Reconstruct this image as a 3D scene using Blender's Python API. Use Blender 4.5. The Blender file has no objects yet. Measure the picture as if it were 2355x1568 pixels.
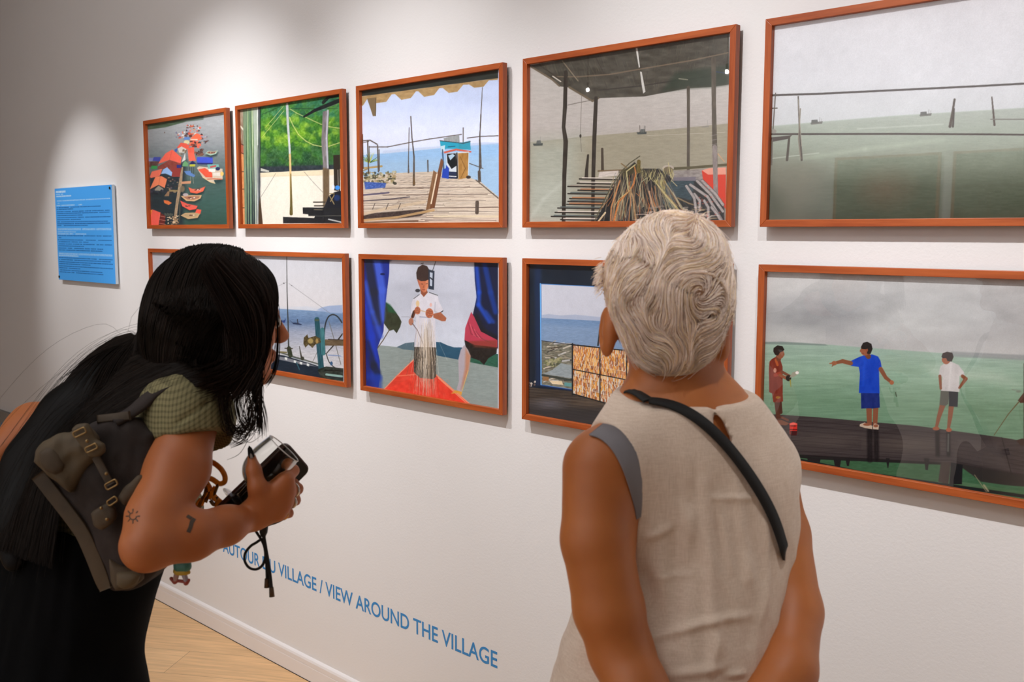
import bpy, math, random
import numpy as np
from mathutils import Vector, Matrix
SC = bpy.context.scene
COL = SC.collection
rng = np.random.default_rng(7)
random.seed(7)

# ---------------------------------------------------------------- camera model
FPX, W0, H0 = 2277.93, 2355.0, 1568.0
YAW, PIT, ROL = 0.76322964, 0.1090989, 0.00159050
CAM = np.array([0.0, -1.964, 1.6])
def _axes():
    cy, sy = math.cos(YAW), math.sin(YAW); cp, sp = math.cos(PIT), math.sin(PIT)
    f = np.array([-sy*cp, cy*cp, -sp]); r = np.array([cy, sy, 0.0]); u = np.cross(r, f)
    c, s = math.cos(ROL), math.sin(ROL)
    return c*r+s*u, -s*r+c*u, f
RX, UX, FX = _axes()
def at(px, py, d):
    """point seen at photo pixel (px, py) at distance d along the view axis"""
    return CAM + d*(FX + RX*(px-W0/2)/FPX + UX*(H0/2-py)/FPX)
def on_wall(px, py, y=0.0):
    v = FX + RX*(px-W0/2)/FPX + UX*(H0/2-py)/FPX
    return CAM + v*((y-CAM[1])/v[1])
def to_px(P):
    d = np.asarray(P)-CAM; z = d@FX
    return W0/2+FPX*(d@RX)/z, H0/2-FPX*(d@UX)/z

# ---------------------------------------------------------------- object helpers
def tag(o, label=None, cat=None, group=None, kind=None):
    if label: o['label'] = label
    if cat: o['category'] = cat
    if group: o['group'] = group
    if kind: o['kind'] = kind
    return o
def empty(name, loc):
    o = bpy.data.objects.new(name, None); COL.objects.link(o); o.location = loc
    o.empty_display_size = 0.1
    return o
def mesh_obj(name, V, F, mat, parent=None, smooth=True, mats=None, fm=None):
    me = bpy.data.meshes.new(name)
    V = np.asarray(V, dtype=np.float32)
    if isinstance(F, np.ndarray) and F.ndim == 2:
        n, k = F.shape
        me.vertices.add(len(V)); me.vertices.foreach_set('co', V.ravel())
        me.loops.add(n*k); me.loops.foreach_set('vertex_index', F.astype(np.int32).ravel())
        me.polygons.add(n)
        me.polygons.foreach_set('loop_start', np.arange(0, n*k, k, dtype=np.int32))
        me.update(calc_edges=True)
    else:
        me.from_pydata([tuple(map(float, v)) for v in V], [], [tuple(int(i) for i in f) for f in F])
    me.validate()
    if mat is not None: me.materials.append(mat)
    if smooth: me.polygons.foreach_set('use_smooth', [True]*len(me.polygons))
    me.update()
    o = bpy.data.objects.new(name, me); COL.objects.link(o)
    if parent is not None:
        o.parent = parent
        # children keep world-space mesh data; shift into the parent's frame
        l = np.array(parent_world(parent), dtype=np.float32)
        co = np.empty(len(me.vertices)*3, dtype=np.float32); me.vertices.foreach_get('co', co)
        co = co.reshape(-1, 3)-l; me.vertices.foreach_set('co', co.ravel()); me.update()
    return o
def parent_world(p):
    l = Vector(p.location)
    while p.parent: p = p.parent; l = l+Vector(p.location)
    return l
class MB:
    """collects primitives into one mesh"""
    def __init__(s): s.V = []; s.F = []
    def add(s, V, F):
        n = len(s.V); s.V += [tuple(v) for v in V]; s.F += [tuple(i+n for i in f) for f in F]
    def box(s, a, b):
        x0, y0, z0 = a; x1, y1, z1 = b
        s.add([(x0,y0,z0),(x1,y0,z0),(x1,y1,z0),(x0,y1,z0),(x0,y0,z1),(x1,y0,z1),(x1,y1,z1),(x0,y1,z1)],
              [(0,3,2,1),(4,5,6,7),(0,1,5,4),(1,2,6,5),(2,3,7,6),(3,0,4,7)])
    def tube(s, pts, r, n=10, closed=False, cap=True, flat=None):
        pts = [np.array(p, float) for p in pts]; m = len(pts)
        rs = r if hasattr(r, '__len__') else [r]*m
        up = None; V = []
        for i, p in enumerate(pts):
            if closed: t = pts[(i+1) % m]-pts[i-1]
            else: t = pts[min(i+1, m-1)]-pts[max(i-1, 0)]
            t /= np.linalg.norm(t)+1e-12
            if up is None:
                up = np.array([0, 0, 1.0]) if flat is None else np.array(flat, float)
                if abs(up@t) > .95 and flat is None: up = np.array([1.0, 0, 0])
            up = up-t*(up@t); up /= np.linalg.norm(up)+1e-12
            b = np.cross(t, up)
            ra, rb = (rs[i] if hasattr(rs[i], '__len__') else (rs[i], rs[i]))
            for k in range(n):
                a = 2*math.pi*k/n
                V.append(p+up*math.cos(a)*ra+b*math.sin(a)*rb)
        F = []
        for i in range(m if closed else m-1):
            j = (i+1) % m
            for k in range(n):
                l = (k+1) % n
                F.append((i*n+k, i*n+l, j*n+l, j*n+k))
        if cap and not closed:
            F.append(tuple(range(n-1, -1, -1))); F.append(tuple((m-1)*n+k for k in range(n)))
        s.add(V, F)
    def lathe(s, prof, o, ax, n=32):
        """prof: list of (r, h) along axis ax from origin o"""
        ax = np.array(ax, float); ax /= np.linalg.norm(ax)
        e = np.cross(ax, [0, 0, 1.0]); e = e/np.linalg.norm(e) if np.linalg.norm(e) > 1e-6 else np.array([1.0, 0, 0])
        g = np.cross(ax, e); V = []; F = []
        for r, h in prof:
            for k in range(n):
                a = 2*math.pi*k/n
                V.append(np.array(o)+ax*h+e*r*math.cos(a)+g*r*math.sin(a))
        for i in range(len(prof)-1):
            for k in range(n):
                l = (k+1) % n
                F.append((i*n+k, i*n+l, (i+1)*n+l, (i+1)*n+k))
        s.add(V, F)
    def prism(s, pts2, org, eu, ev, en, th):
        """polygon extruded by th along en, centred on org plane"""
        org, eu, ev, en = [np.array(q, float) for q in (org, eu, ev, en)]
        n = len(pts2)
        A = [org+eu*p[0]+ev*p[1]-en*th/2 for p in pts2]; B = [q+en*th for q in A]
        s.add(A+B, [tuple(range(n-1, -1, -1)), tuple(range(n, 2*n))]+[(i, (i+1) % n, n+(i+1) % n, n+i) for i in range(n)])
    def build(s, name, mat, parent=None, smooth=False, bevel=0, sub=0):
        o = mesh_obj(name, s.V, s.F, mat, parent, smooth)
        if bevel:
            m = o.modifiers.new('b', 'BEVEL'); m.width = bevel; m.segments = 2; m.limit_method = 'ANGLE'; m.angle_limit = math.radians(40)
        if sub:
            m = o.modifiers.new('s', 'SUBSURF'); m.levels = sub; m.render_levels = sub
        return o
def smooth_path(P, n=8, closed=False):
    P = [np.array(p, float) for p in P]; out = []; m = len(P)
    for i in range(m if closed else m-1):
        if closed: a, b, c, d = P[i-1], P[i], P[(i+1) % m], P[(i+2) % m]
        else: a, b, c, d = P[max(i-1, 0)], P[i], P[i+1], P[min(i+2, m-1)]
        for k in range(n):
            t = k/n
            out.append(.5*((2*b)+(c-a)*t+(2*a-5*b+4*c-d)*t*t+(-a+3*b-3*c+d)*t**3))
    if not closed: out.append(P[-1])
    return out

# ---------------------------------------------------------------- materials
def srgb(c):
    c = [v/255.0 for v in c]
    return tuple(v/12.92 if v <= .04045 else ((v+.055)/1.055)**2.4 for v in c)+(1.0,)
def new_mat(name):
    m = bpy.data.materials.new(name); m.use_nodes = True
    nt = m.node_tree; b = nt.nodes['Principled BSDF']
    return m, nt, b
def N(nt, t, **kw):
    n = nt.nodes.new(t)
    for k, v in kw.items():
        if k.startswith('i_'):
            n.inputs[k[2:].replace('_', ' ')].default_value = v
        else: setattr(n, k, v)
    return n
def simple(name, col, rough=.6, metal=0, spec=.5, noise=0, nscale=20, bump=0, bscale=200, sss=0, coat=0, bdist=.001, col2=None):
    m, nt, b = new_mat(name)
    b.inputs['Base Color'].default_value = srgb(col)
    b.inputs['Roughness'].default_value = rough; b.inputs['Metallic'].default_value = metal
    b.inputs['Specular IOR Level'].default_value = spec
    if coat: b.inputs['Coat Weight'].default_value = coat
    if sss:
        b.inputs['Subsurface Weight'].default_value = sss
        b.inputs['Subsurface Radius'].default_value = (.012, .005, .003); b.inputs['Subsurface Scale'].default_value = 1
    tc = N(nt, 'ShaderNodeTexCoord')
    if noise or col2:
        n = N(nt, 'ShaderNodeTexNoise', i_Scale=nscale, i_Detail=4.0)
        nt.links.new(tc.outputs['Object'], n.inputs['Vector'])
        cr = N(nt, 'ShaderNodeMix', data_type='RGBA')
        c2 = col2 or [max(0, v*(1-noise)) for v in col]
        cr.inputs[6].default_value = srgb(c2); cr.inputs[7].default_value = srgb(col)
        mr = N(nt, 'ShaderNodeMapRange'); mr.inputs[1].default_value = .35; mr.inputs[2].default_value = .65
        nt.links.new(n.outputs[0], mr.inputs[0]); nt.links.new(mr.outputs[0], cr.inputs[0])
        nt.links.new(cr.outputs[2], b.inputs['Base Color'])
    if bump:
        n2 = N(nt, 'ShaderNodeTexNoise', i_Scale=bscale, i_Detail=3.0)
        nt.links.new(tc.outputs['Object'], n2.inputs['Vector'])
        bp = N(nt, 'ShaderNodeBump', i_Strength=bump, i_Distance=bdist)
        nt.links.new(n2.outputs[0], bp.inputs['Height']); nt.links.new(bp.outputs[0], b.inputs['Normal'])
    return m
def wood_mat(name, c1, c2, axis='X', scale=1.0, rough=.4, stretch=14):
    m, nt, b = new_mat(name)
    tc = N(nt, 'ShaderNodeTexCoord'); mp = N(nt, 'ShaderNodeMapping')
    s = {'X': (1, stretch, stretch), 'Z': (stretch, stretch, 1)}[axis]
    mp.inputs['Scale'].default_value = tuple(v*scale for v in s)
    n = N(nt, 'ShaderNodeTexNoise', i_Scale=6.0, i_Detail=6.0, i_Roughness=.6)
    nt.links.new(tc.outputs['Object'], mp.inputs[0]); nt.links.new(mp.outputs[0], n.inputs['Vector'])
    cr = N(nt, 'ShaderNodeMix', data_type='RGBA'); cr.inputs[6].default_value = srgb(c1); cr.inputs[7].default_value = srgb(c2)
    mr = N(nt, 'ShaderNodeMapRange'); mr.inputs[1].default_value = .35; mr.inputs[2].default_value = .65
    nt.links.new(n.outputs[0], mr.inputs[0]); nt.links.new(mr.outputs[0], cr.inputs[0])
    nt.links.new(cr.outputs[2], b.inputs['Base Color']); b.inputs['Roughness'].default_value = rough
    return m
def glass_pane_mat():
    m = bpy.data.materials.new('picture_glass'); m.use_nodes = True; nt = m.node_tree
    nt.nodes.clear()
    out = N(nt, 'ShaderNodeOutputMaterial'); mix = N(nt, 'ShaderNodeMixShader')
    fr = N(nt, 'ShaderNodeFresnel', i_IOR=1.5)
    tr = N(nt, 'ShaderNodeBsdfTransparent'); gl = N(nt, 'ShaderNodeBsdfGlossy', i_Roughness=0.012)
    gl.inputs['Color'].default_value = (1, 1, 1, 1)
    ge = N(nt, 'ShaderNodeNewGeometry'); inv = N(nt, 'ShaderNodeMath', operation='SUBTRACT'); inv.inputs[0].default_value = 1.0
    mu = N(nt, 'ShaderNodeMath', operation='MULTIPLY')
    nt.links.new(ge.outputs['Backfacing'], inv.inputs[1]); nt.links.new(inv.outputs[0], mu.inputs[0]); d2 = N(nt, 'ShaderNodeMath', operation='MULTIPLY'); d2.inputs[1].default_value = 1.8; d2.use_clamp = True; nt.links.new(fr.outputs[0], d2.inputs[0]); nt.links.new(d2.outputs[0], mu.inputs[1])
    nt.links.new(mu.outputs[0], mix.inputs[0]); nt.links.new(tr.outputs[0], mix.inputs[1]); nt.links.new(gl.outputs[0], mix.inputs[2])
    nt.links.new(mix.outputs[0], out.inputs[0])
    return m

M = {}
def wall_mat(name, col):
    m, nt, b = new_mat(name)
    b.inputs['Base Color'].default_value = srgb(col); b.inputs['Roughness'].default_value = .75
    b.inputs['Specular IOR Level'].default_value = .25
    tc = N(nt, 'ShaderNodeTexCoord')
    n = N(nt, 'ShaderNodeTexNoise', i_Scale=130.0, i_Detail=4.0, i_Roughness=.6)
    v = N(nt, 'ShaderNodeTexVoronoi', i_Scale=9.0)
    mr = N(nt, 'ShaderNodeMapRange'); mr.inputs[1].default_value = 0.0; mr.inputs[2].default_value = .035; mr.inputs[3].default_value = 1.0; mr.inputs[4].default_value = 0.0
    ad = N(nt, 'ShaderNodeMath', operation='ADD')
    bp = N(nt, 'ShaderNodeBump', i_Strength=.35, i_Distance=.0012)
    nt.links.new(tc.outputs['Object'], n.inputs['Vector']); nt.links.new(tc.outputs['Object'], v.inputs['Vector'])
    nt.links.new(v.outputs['Distance'], mr.inputs[0]); nt.links.new(n.outputs[0], ad.inputs[0]); nt.links.new(mr.outputs[0], ad.inputs[1])
    nt.links.new(ad.outputs[0], bp.inputs['Height']); nt.links.new(bp.outputs[0], b.inputs['Normal'])
    return m
def floor_mat():
    m, nt, b = new_mat('oak_laminate_floor')
    tc = N(nt, 'ShaderNodeTexCoord'); mp = N(nt, 'ShaderNodeMapping'); mp.inputs['Rotation'].default_value = (0, 0, math.radians(-33))
    br = N(nt, 'ShaderNodeTexBrick', offset=.37)
    br.inputs['Scale'].default_value = 1.0; br.inputs['Brick Width'].default_value = 1.25; br.inputs['Row Height'].default_value = .19
    br.inputs['Mortar Size'].default_value = .0012
    br.inputs['Color1'].default_value = srgb((238, 196, 146)); br.inputs['Color2'].default_value = srgb((228, 184, 134)); br.inputs['Mortar'].default_value = srgb((170, 134, 98))
    mp2 = N(nt, 'ShaderNodeMapping'); mp2.inputs['Scale'].default_value = (1.3, 16, 1)
    n = N(nt, 'ShaderNodeTexNoise', i_Scale=3.0, i_Detail=6.0, i_Roughness=.6)
    mx = N(nt, 'ShaderNodeMix', data_type='RGBA', blend_type='MULTIPLY'); mx.inputs[0].default_value = 1
    cr = N(nt, 'ShaderNodeMapRange'); cr.inputs[1].default_value = .3; cr.inputs[2].default_value = .7; cr.inputs[3].default_value = .74; cr.inputs[4].default_value = 1.08
    nt.links.new(tc.outputs['Object'], mp.inputs[0]); nt.links.new(mp.outputs[0], br.inputs['Vector'])
    nt.links.new(mp.outputs[0], mp2.inputs[0]); nt.links.new(mp2.outputs[0], n.inputs['Vector'])
    nt.links.new(n.outputs[0], cr.inputs[0]); nt.links.new(br.outputs['Color'], mx.inputs[6]); nt.links.new(cr.outputs[0], mx.inputs[7])
    nt.links.new(mx.outputs[2], b.inputs['Base Color']); b.inputs['Roughness'].default_value = .42
    return m
M['wall'] = wall_mat('white_wall_paint', (235, 233, 233))
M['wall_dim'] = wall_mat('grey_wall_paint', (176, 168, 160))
M['ceil'] = simple('ceiling_paint', (120, 115, 110), .9)
M['floor'] = floor_mat()
M['trim'] = simple('white_gloss_trim', (236, 231, 230), .35)
M['frame_x'] = wood_mat('stained_wood_rail', (154, 69, 26), (183, 92, 42), 'X')
M['frame_z'] = wood_mat('stained_wood_stile', (154, 69, 26), (183, 92, 42), 'Z')
M['glass_pane'] = glass_pane_mat()
M['black'] = simple('black_plastic', (14, 14, 15), .5)
M['letter'] = simple('blue_vinyl', (58, 142, 208), .55)

def print_mat(name, gain):
    m, nt, b = new_mat(name)
    a = N(nt, 'ShaderNodeVertexColor', layer_name='ink')
    mx = N(nt, 'ShaderNodeVectorMath', operation='SCALE'); mx.inputs['Scale'].default_value = gain
    nt.links.new(a.outputs['Color'], mx.inputs[0]); nt.links.new(mx.outputs[0], b.inputs['Base Color'])
    b.inputs['Roughness'].default_value = .7; b.inputs['Specular IOR Level'].default_value = .15
    return m
M['print'] = print_mat('printed_paper', 1.15)
# ---------------------------------------------------------------- the room
def box_obj(name, a, b, mat, kind='structure', bevel=0):
    mb = MB(); mb.box(a, b); o = mb.build(name, mat, None, bevel=bevel)
    o['kind'] = kind
    return o
XL, XR, YO, ZC = -8.2, 2.6, -3.95, 4.1
box_obj('wall_back', (XL-.1, 0, 0), (XR+.1, .1, ZC), M['wall'])
box_obj('wall_left', (XL-.1, YO, 0), (XL, 0, ZC), M['wall_dim'])
box_obj('wall_right', (XR, YO, 0), (XR+.1, 0, ZC), M['wall_dim'])
box_obj('wall_front', (XL-.1, YO-.1, 0), (XR+.1, YO, ZC), M['wall'])
box_obj('floor', (XL-.1, YO-.1, -.1), (XR+.1, .1, 0), M['floor'])
box_obj('ceiling', (XL-.1, YO-.1, ZC), (XR+.1, .1, ZC+.1), M['ceil'])
# skirting board: flat body, a thin groove line and a rounded top lip
mb = MB()
prof = [(0, 0), (-.012, 0), (-.012, .054), (-.0105, .0555), (-.012, .057), (-.012, .074), (-.009, .081), (-.004, .085), (0, .087)]
V = [(x, y, z) for x in (XL, XR) for y, z in prof]; n = len(prof)
mb.add(V, [(i, (i+1) % n, n+(i+1) % n, n+i) for i in range(n)]+[tuple(range(n)), tuple(range(2*n-1, n-1, -1))])
o = mb.build('baseboard_back', M['trim']); o['kind'] = 'structure'
mb = MB(); mb.box((XL, -.0135, .0), (XR, -.0005, .0022)); o = mb.build('trim_1', simple('dark_floor_gap', (48, 36, 28), .9)); o['kind'] = 'structure'

def text_mesh(s, x0, x1, z0, cap, mat, name, y=-.0006, bold=.0):
    cu = bpy.data.curves.new('t', 'FONT'); cu.body = s; cu.size = 1; cu.offset = bold; cu.resolution_u = 6
    to = bpy.data.objects.new('t', cu); COL.objects.link(to)
    bpy.context.view_layer.update()
    me = bpy.data.meshes.new_from_object(to.evaluated_get(bpy.context.evaluated_depsgraph_get()))
    bpy.data.objects.remove(to)
    co = np.array([v.co for v in me.vertices]); 
    w0, w1 = co[:, 0].min(), co[:, 0].max()
    capu = 0.0
    # cap height of the built-in face measured on a flat letter
    capu = CAPU
    V = [(x0+(c[0]-w0)/(w1-w0)*(x1-x0), y, z0+c[1]/capu*cap) for c in co]
    F = [tuple(p.vertices) for p in me.polygons]
    o = mesh_obj(name, V, F, mat, None, False)
    return o
def _cap():
    cu = bpy.data.curves.new('t', 'FONT'); cu.body = 'H'; cu.size = 1
    to = bpy.data.objects.new('t', cu); COL.objects.link(to); bpy.context.view_layer.update()
    me = bpy.data.meshes.new_from_object(to.evaluated_get(bpy.context.evaluated_depsgraph_get())); bpy.data.objects.remove(to)
    return max(v.co[1] for v in me.vertices)
CAPU = _cap()
XA, XE = -3.462, -1.935
full = 'AUTOUR DU VILLAGE / VIEW AROUND THE VILLAGE'
o = text_mesh(full, XA, XE, .342, .0475, M['letter'], 'wall_lettering', bold=.012)
tag(o, 'blue lettering AUTOUR DU VILLAGE / VIEW AROUND THE VILLAGE low on the white wall', 'lettering')
mdl = bpy.data.meshes
o2 = text_mesh('VUE', XA-.165, XA-.035, .342, .0475, M['letter'], 'lettering_word', bold=.012)
o2.parent = o
# low grey board with the far lettering, at the left end of the wall
gb = empty('text_board', (-6.2, 0, .2))
tag(gb, 'low grey text board on the dark wall at the far left', 'board')
mb = MB(); mb.box((-7.4, -.02, .12), (-5.28, -.0005, .617)); mb.build('board', simple('grey_board', (150, 145, 138), .8), gb)
o = text_mesh('T AND', -5.875, -5.655, .505, .05, M['letter'], 'lettering', y=-.0206, bold=.012); o.parent = gb
o.data.transform(Matrix.Translation(-Vector(gb.location)))

# ---------------------------------------------------------------- print painting: colours on a fine grid of the print's own plane
def vnoise(x, y, seed=0):
    xi = np.floor(x).astype(np.int64); yi = np.floor(y).astype(np.int64); xf = x-xi; yf = y-yi
    def h(a, b):
        n = (a*374761393+b*668265263+seed*1442695041) & 0xffffffff
        n = ((n ^ (n >> 13))*1274126177) & 0xffffffff
        return ((n ^ (n >> 16)) & 0xffff)/65535.0
    u = xf*xf*(3-2*xf); v = yf*yf*(3-2*yf)
    return (h(xi, yi)*(1-u)+h(xi+1, yi)*u)*(1-v)+(h(xi, yi+1)*(1-u)+h(xi+1, yi+1)*u)*v
def fbm(x, y, o=3, seed=0):
    s = 0; a = .5; t = 0
    for k in range(o): s = s+a*vnoise(x*2**k, y*2**k, seed+k); t += a; a *= .5
    return s/t
class Canvas:
    def __init__(s, x0, x1, z0, z1, y, nx, nz):
        s.nx, s.nz, s.y = nx, nz, y
        xs = np.linspace(x0, x1, nx); zs = np.linspace(z0, z1, nz)
        s.x, s.z = [a.ravel() for a in np.meshgrid(xs, zs)]
        P = np.stack([s.x, np.full_like(s.x, y), s.z], 1)
        s.PX, s.PY = to_px(P)
        s.c = np.zeros((len(s.x), 3)); s.view(0, 0, 1)
    def view(s, ox, oy, k): s.X = (s.PX-ox)*k; s.Y = (s.PY-oy)*k; s.k = k
    def fill(s, c): s.c[:] = c
    def grad(s, stops, ax=(0, 1), mask=None):
        t = s.X*ax[0]+s.Y*ax[1]
        ts = [q[0] for q in stops]
        g = np.stack([np.interp(t, ts, [q[1][i] for q in stops]) for i in range(3)], 1)
        if mask is None: s.c[:] = g
        else: s.c += (g-s.c)*mask[:, None]
    def _bb(s, P, m):
        P = np.array(P, float)
        return np.nonzero((s.X > P[:, 0].min()-m) & (s.X < P[:, 0].max()+m) & (s.Y > P[:, 1].min()-m) & (s.Y < P[:, 1].max()+m))[0]
    def _col(s, c, i, nz):
        c = np.array(c, float)[None].repeat(len(i), 0)
        if nz:
            amp, sx, sy, seed = (list(nz)+[1])[:4]
            c = c+amp*2*(fbm(s.X[i]/sx, s.Y[i]/sy, 3, seed)-.5)[:, None]
        return c
    def poly(s, P, c, a=1.0, soft=None, nz=None):
        soft = soft or 1.0*s.k; i = s._bb(P, soft*2)
        if len(i) == 0: return
        x, y = s.X[i], s.Y[i]; n = len(P); ins = np.zeros(len(i), bool); d = np.full(len(i), 1e9)
        for k in range(n):
            x0, y0 = P[k]; x1, y1 = P[(k+1) % n]
            if y0 != y1:
                cr = ((y0 > y) != (y1 > y)) & (x < (x1-x0)*(y-y0)/(y1-y0)+x0); ins ^= cr
            dx, dy = x1-x0, y1-y0; L = dx*dx+dy*dy+1e-9
            t = np.clip(((x-x0)*dx+(y-y0)*dy)/L, 0, 1); d = np.minimum(d, (x-x0-t*dx)**2+(y-y0-t*dy)**2)
        sd = np.where(ins, 1, -1)*np.sqrt(d)
        al = np.clip(.5+sd/soft, 0, 1)*a
        s.c[i] += (s._col(c, i, nz)-s.c[i])*al[:, None]
    def line(s, P, w, c, a=1.0, soft=None, nz=None):
        soft = soft or 1.0*s.k; ws = w if hasattr(w, '__len__') else [w]*len(P)
        for k in range(len(P)-1):
            Q = [P[k], P[k+1]]; i = s._bb(Q, max(ws)+soft)
            if len(i) == 0: continue
            x, y = s.X[i], s.Y[i]; x0, y0 = P[k]; x1, y1 = P[k+1]; dx, dy = x1-x0, y1-y0
            t = np.clip(((x-x0)*dx+(y-y0)*dy)/(dx*dx+dy*dy+1e-9), 0, 1)
            d = np.hypot(x-x0-t*dx, y-y0-t*dy); ww = (ws[k]+(ws[k+1]-ws[k])*t)/2
            f = np.minimum(1, 2*ww/soft+.15)
            al = np.clip(.5+(ww-d)/soft, 0, 1)*a*f
            s.c[i] += (s._col(c, i, nz)-s.c[i])*al[:, None]
    def ell(s, cx, cy, rx, ry, c, a=1.0, soft=None, nz=None, rot=0):
        soft = soft or 1.0*s.k; m = max(rx, ry)+soft
        i = s._bb([(cx-m, cy-m), (cx+m, cy+m)], 0)
        if len(i) == 0: return
        x, y = s.X[i]-cx, s.Y[i]-cy; cr, sr = math.cos(rot), math.sin(rot); x, y = x*cr+y*sr, -x*sr+y*cr
        q = np.hypot(x/rx, y/ry); sd = (1-q)*min(rx, ry)
        al = np.clip(.5+sd/soft, 0, 1)*a
        s.c[i] += (s._col(c, i, nz)-s.c[i])*al[:, None]
    def noise(s, amp, sx, sy, seed=1, mask=None, o=3):
        v = amp*2*(fbm(s.X/sx, s.Y/sy, o, seed)-.5)
        if mask is not None: v = v*mask
        s.c += v[:, None]
    def above(s, P, soft=2.0):
        """1 above the polyline (smaller Y)"""
        y = np.interp(s.X, [p[0] for p in P], [p[1] for p in P]); return np.clip(.5+(y-s.Y)/soft, 0, 1)
    def build(s, name, parent, mat):
        nx, nz = s.nx, s.nz
        V = np.stack([s.x, np.full_like(s.x, s.y), s.z], 1)
        a = (np.arange(nz-1)[:, None]*nx+np.arange(nx-1)[None]).ravel()
        F = np.stack([a, a+1, a+nx+1, a+nx], 1)
        o = mesh_obj(name, V, F, mat, parent, False)
        me = o.data; at_ = me.color_attributes.new('ink', 'BYTE_COLOR', 'POINT')
        rgba = np.ones((len(V), 4), dtype=np.float32); rgba[:, :3] = np.clip(s.c/255.0, 0, 1)
        at_.data.foreach_set('color_srgb', rgba.ravel())
        return o
COLX = [(-3.94, -3.294), (-3.2314, -2.5945), (-2.5236, -1.886), (-1.8136, -1.178), (-1.1075, -.468)]
Z1T, Z1B, Z2T, Z2B = 2.0506, 1.6129, 1.5318, 1.0965
FD, FW, GAP = .030, .0152, .0125     # front face to wall, face width, stand-off from the wall
def picture(col, row, paint, label, nx, nz, group='wood framed photographs in the two rows'):
    x0, x1 = COLX[col]; zb, zt = (Z1B, Z1T) if row == 0 else (Z2B, Z2T)
    return framed(x0, x1, zb, zt, paint, label, nx, nz, group)
def framed(x0, x1, zb, zt, paint, label, nx, nz, group, yw=0.0, sgn=-1):
    root = empty('framed_photograph', ((x0+x1)/2, yw, zb)); tag(root, label, 'picture', group)
    yf, yb = yw+sgn*FD, yw+sgn*GAP
    for nm, pts in (('top', [(x0, zt), (x1, zt), (x1-FW, zt-FW), (x0+FW, zt-FW)]), ('bottom', [(x0, zb), (x1, zb), (x1-FW, zb+FW), (x0+FW, zb+FW)]),
                    ('l', [(x0, zb), (x0, zt), (x0+FW, zt-FW), (x0+FW, zb+FW)]), ('r', [(x1, zb), (x1, zt), (x1-FW, zt-FW), (x1-FW, zb+FW)])):
        mb = MB(); mb.prism(pts, (0, (yf+yb)/2, 0), (1, 0, 0), (0, 0, 1), (0, 1, 0), abs(yf-yb))
        o = mb.build('frame_rail' if nm in ('top', 'bottom') else 'frame_stile', M['frame_x' if nm in ('top', 'bottom') else 'frame_z'], root, bevel=.0009)
    yp = yw+sgn*(FD-.012)
    cv = Canvas(x0+FW-.001, x1-FW+.001, zb+FW-.001, zt-FW+.001, yp, nx, nz)
    paint(cv)
    g_ = fbm(cv.x*900, cv.z*900, 2, 77)-.5; g2 = fbm(cv.x*60, cv.z*60, 3, 78)-.5; cv.c = cv.c*(1+.07*g_+.035*g2)[:, None]; lum = cv.c.mean(1, keepdims=True); cv.c = lum+(cv.c-lum)*.97; cv.c = 128+(cv.c-128)*1.03+3
    cv.build('photo_print', root, M['print'])
    mb = MB(); mb.box((x0+FW-.002, min(yp+sgn*.0022, yp+sgn*.0042), zb+FW-.002), (x1-FW+.002, max(yp+sgn*.0022, yp+sgn*.0042), zt-FW+.002))
    mb.build('glass', M['glass_pane'], root)
    mb = MB(); mb.box((x0+.003, min(yb, yp+.004*(-sgn)), zb+.003), (x1-.003, max(yb, yp+.004*(-sgn)), zt-.003))
    mb.build('backing_board', M['black'], root)
    for xx in (x0+.10, x1-.10):
        mb = MB(); mb.box((xx-.012, min(yb, yw), zt-.06), (xx+.012, max(yb, yw), zt-.03)); mb.build('wall_hanger', M['frame_x'], root)
    return root
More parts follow.
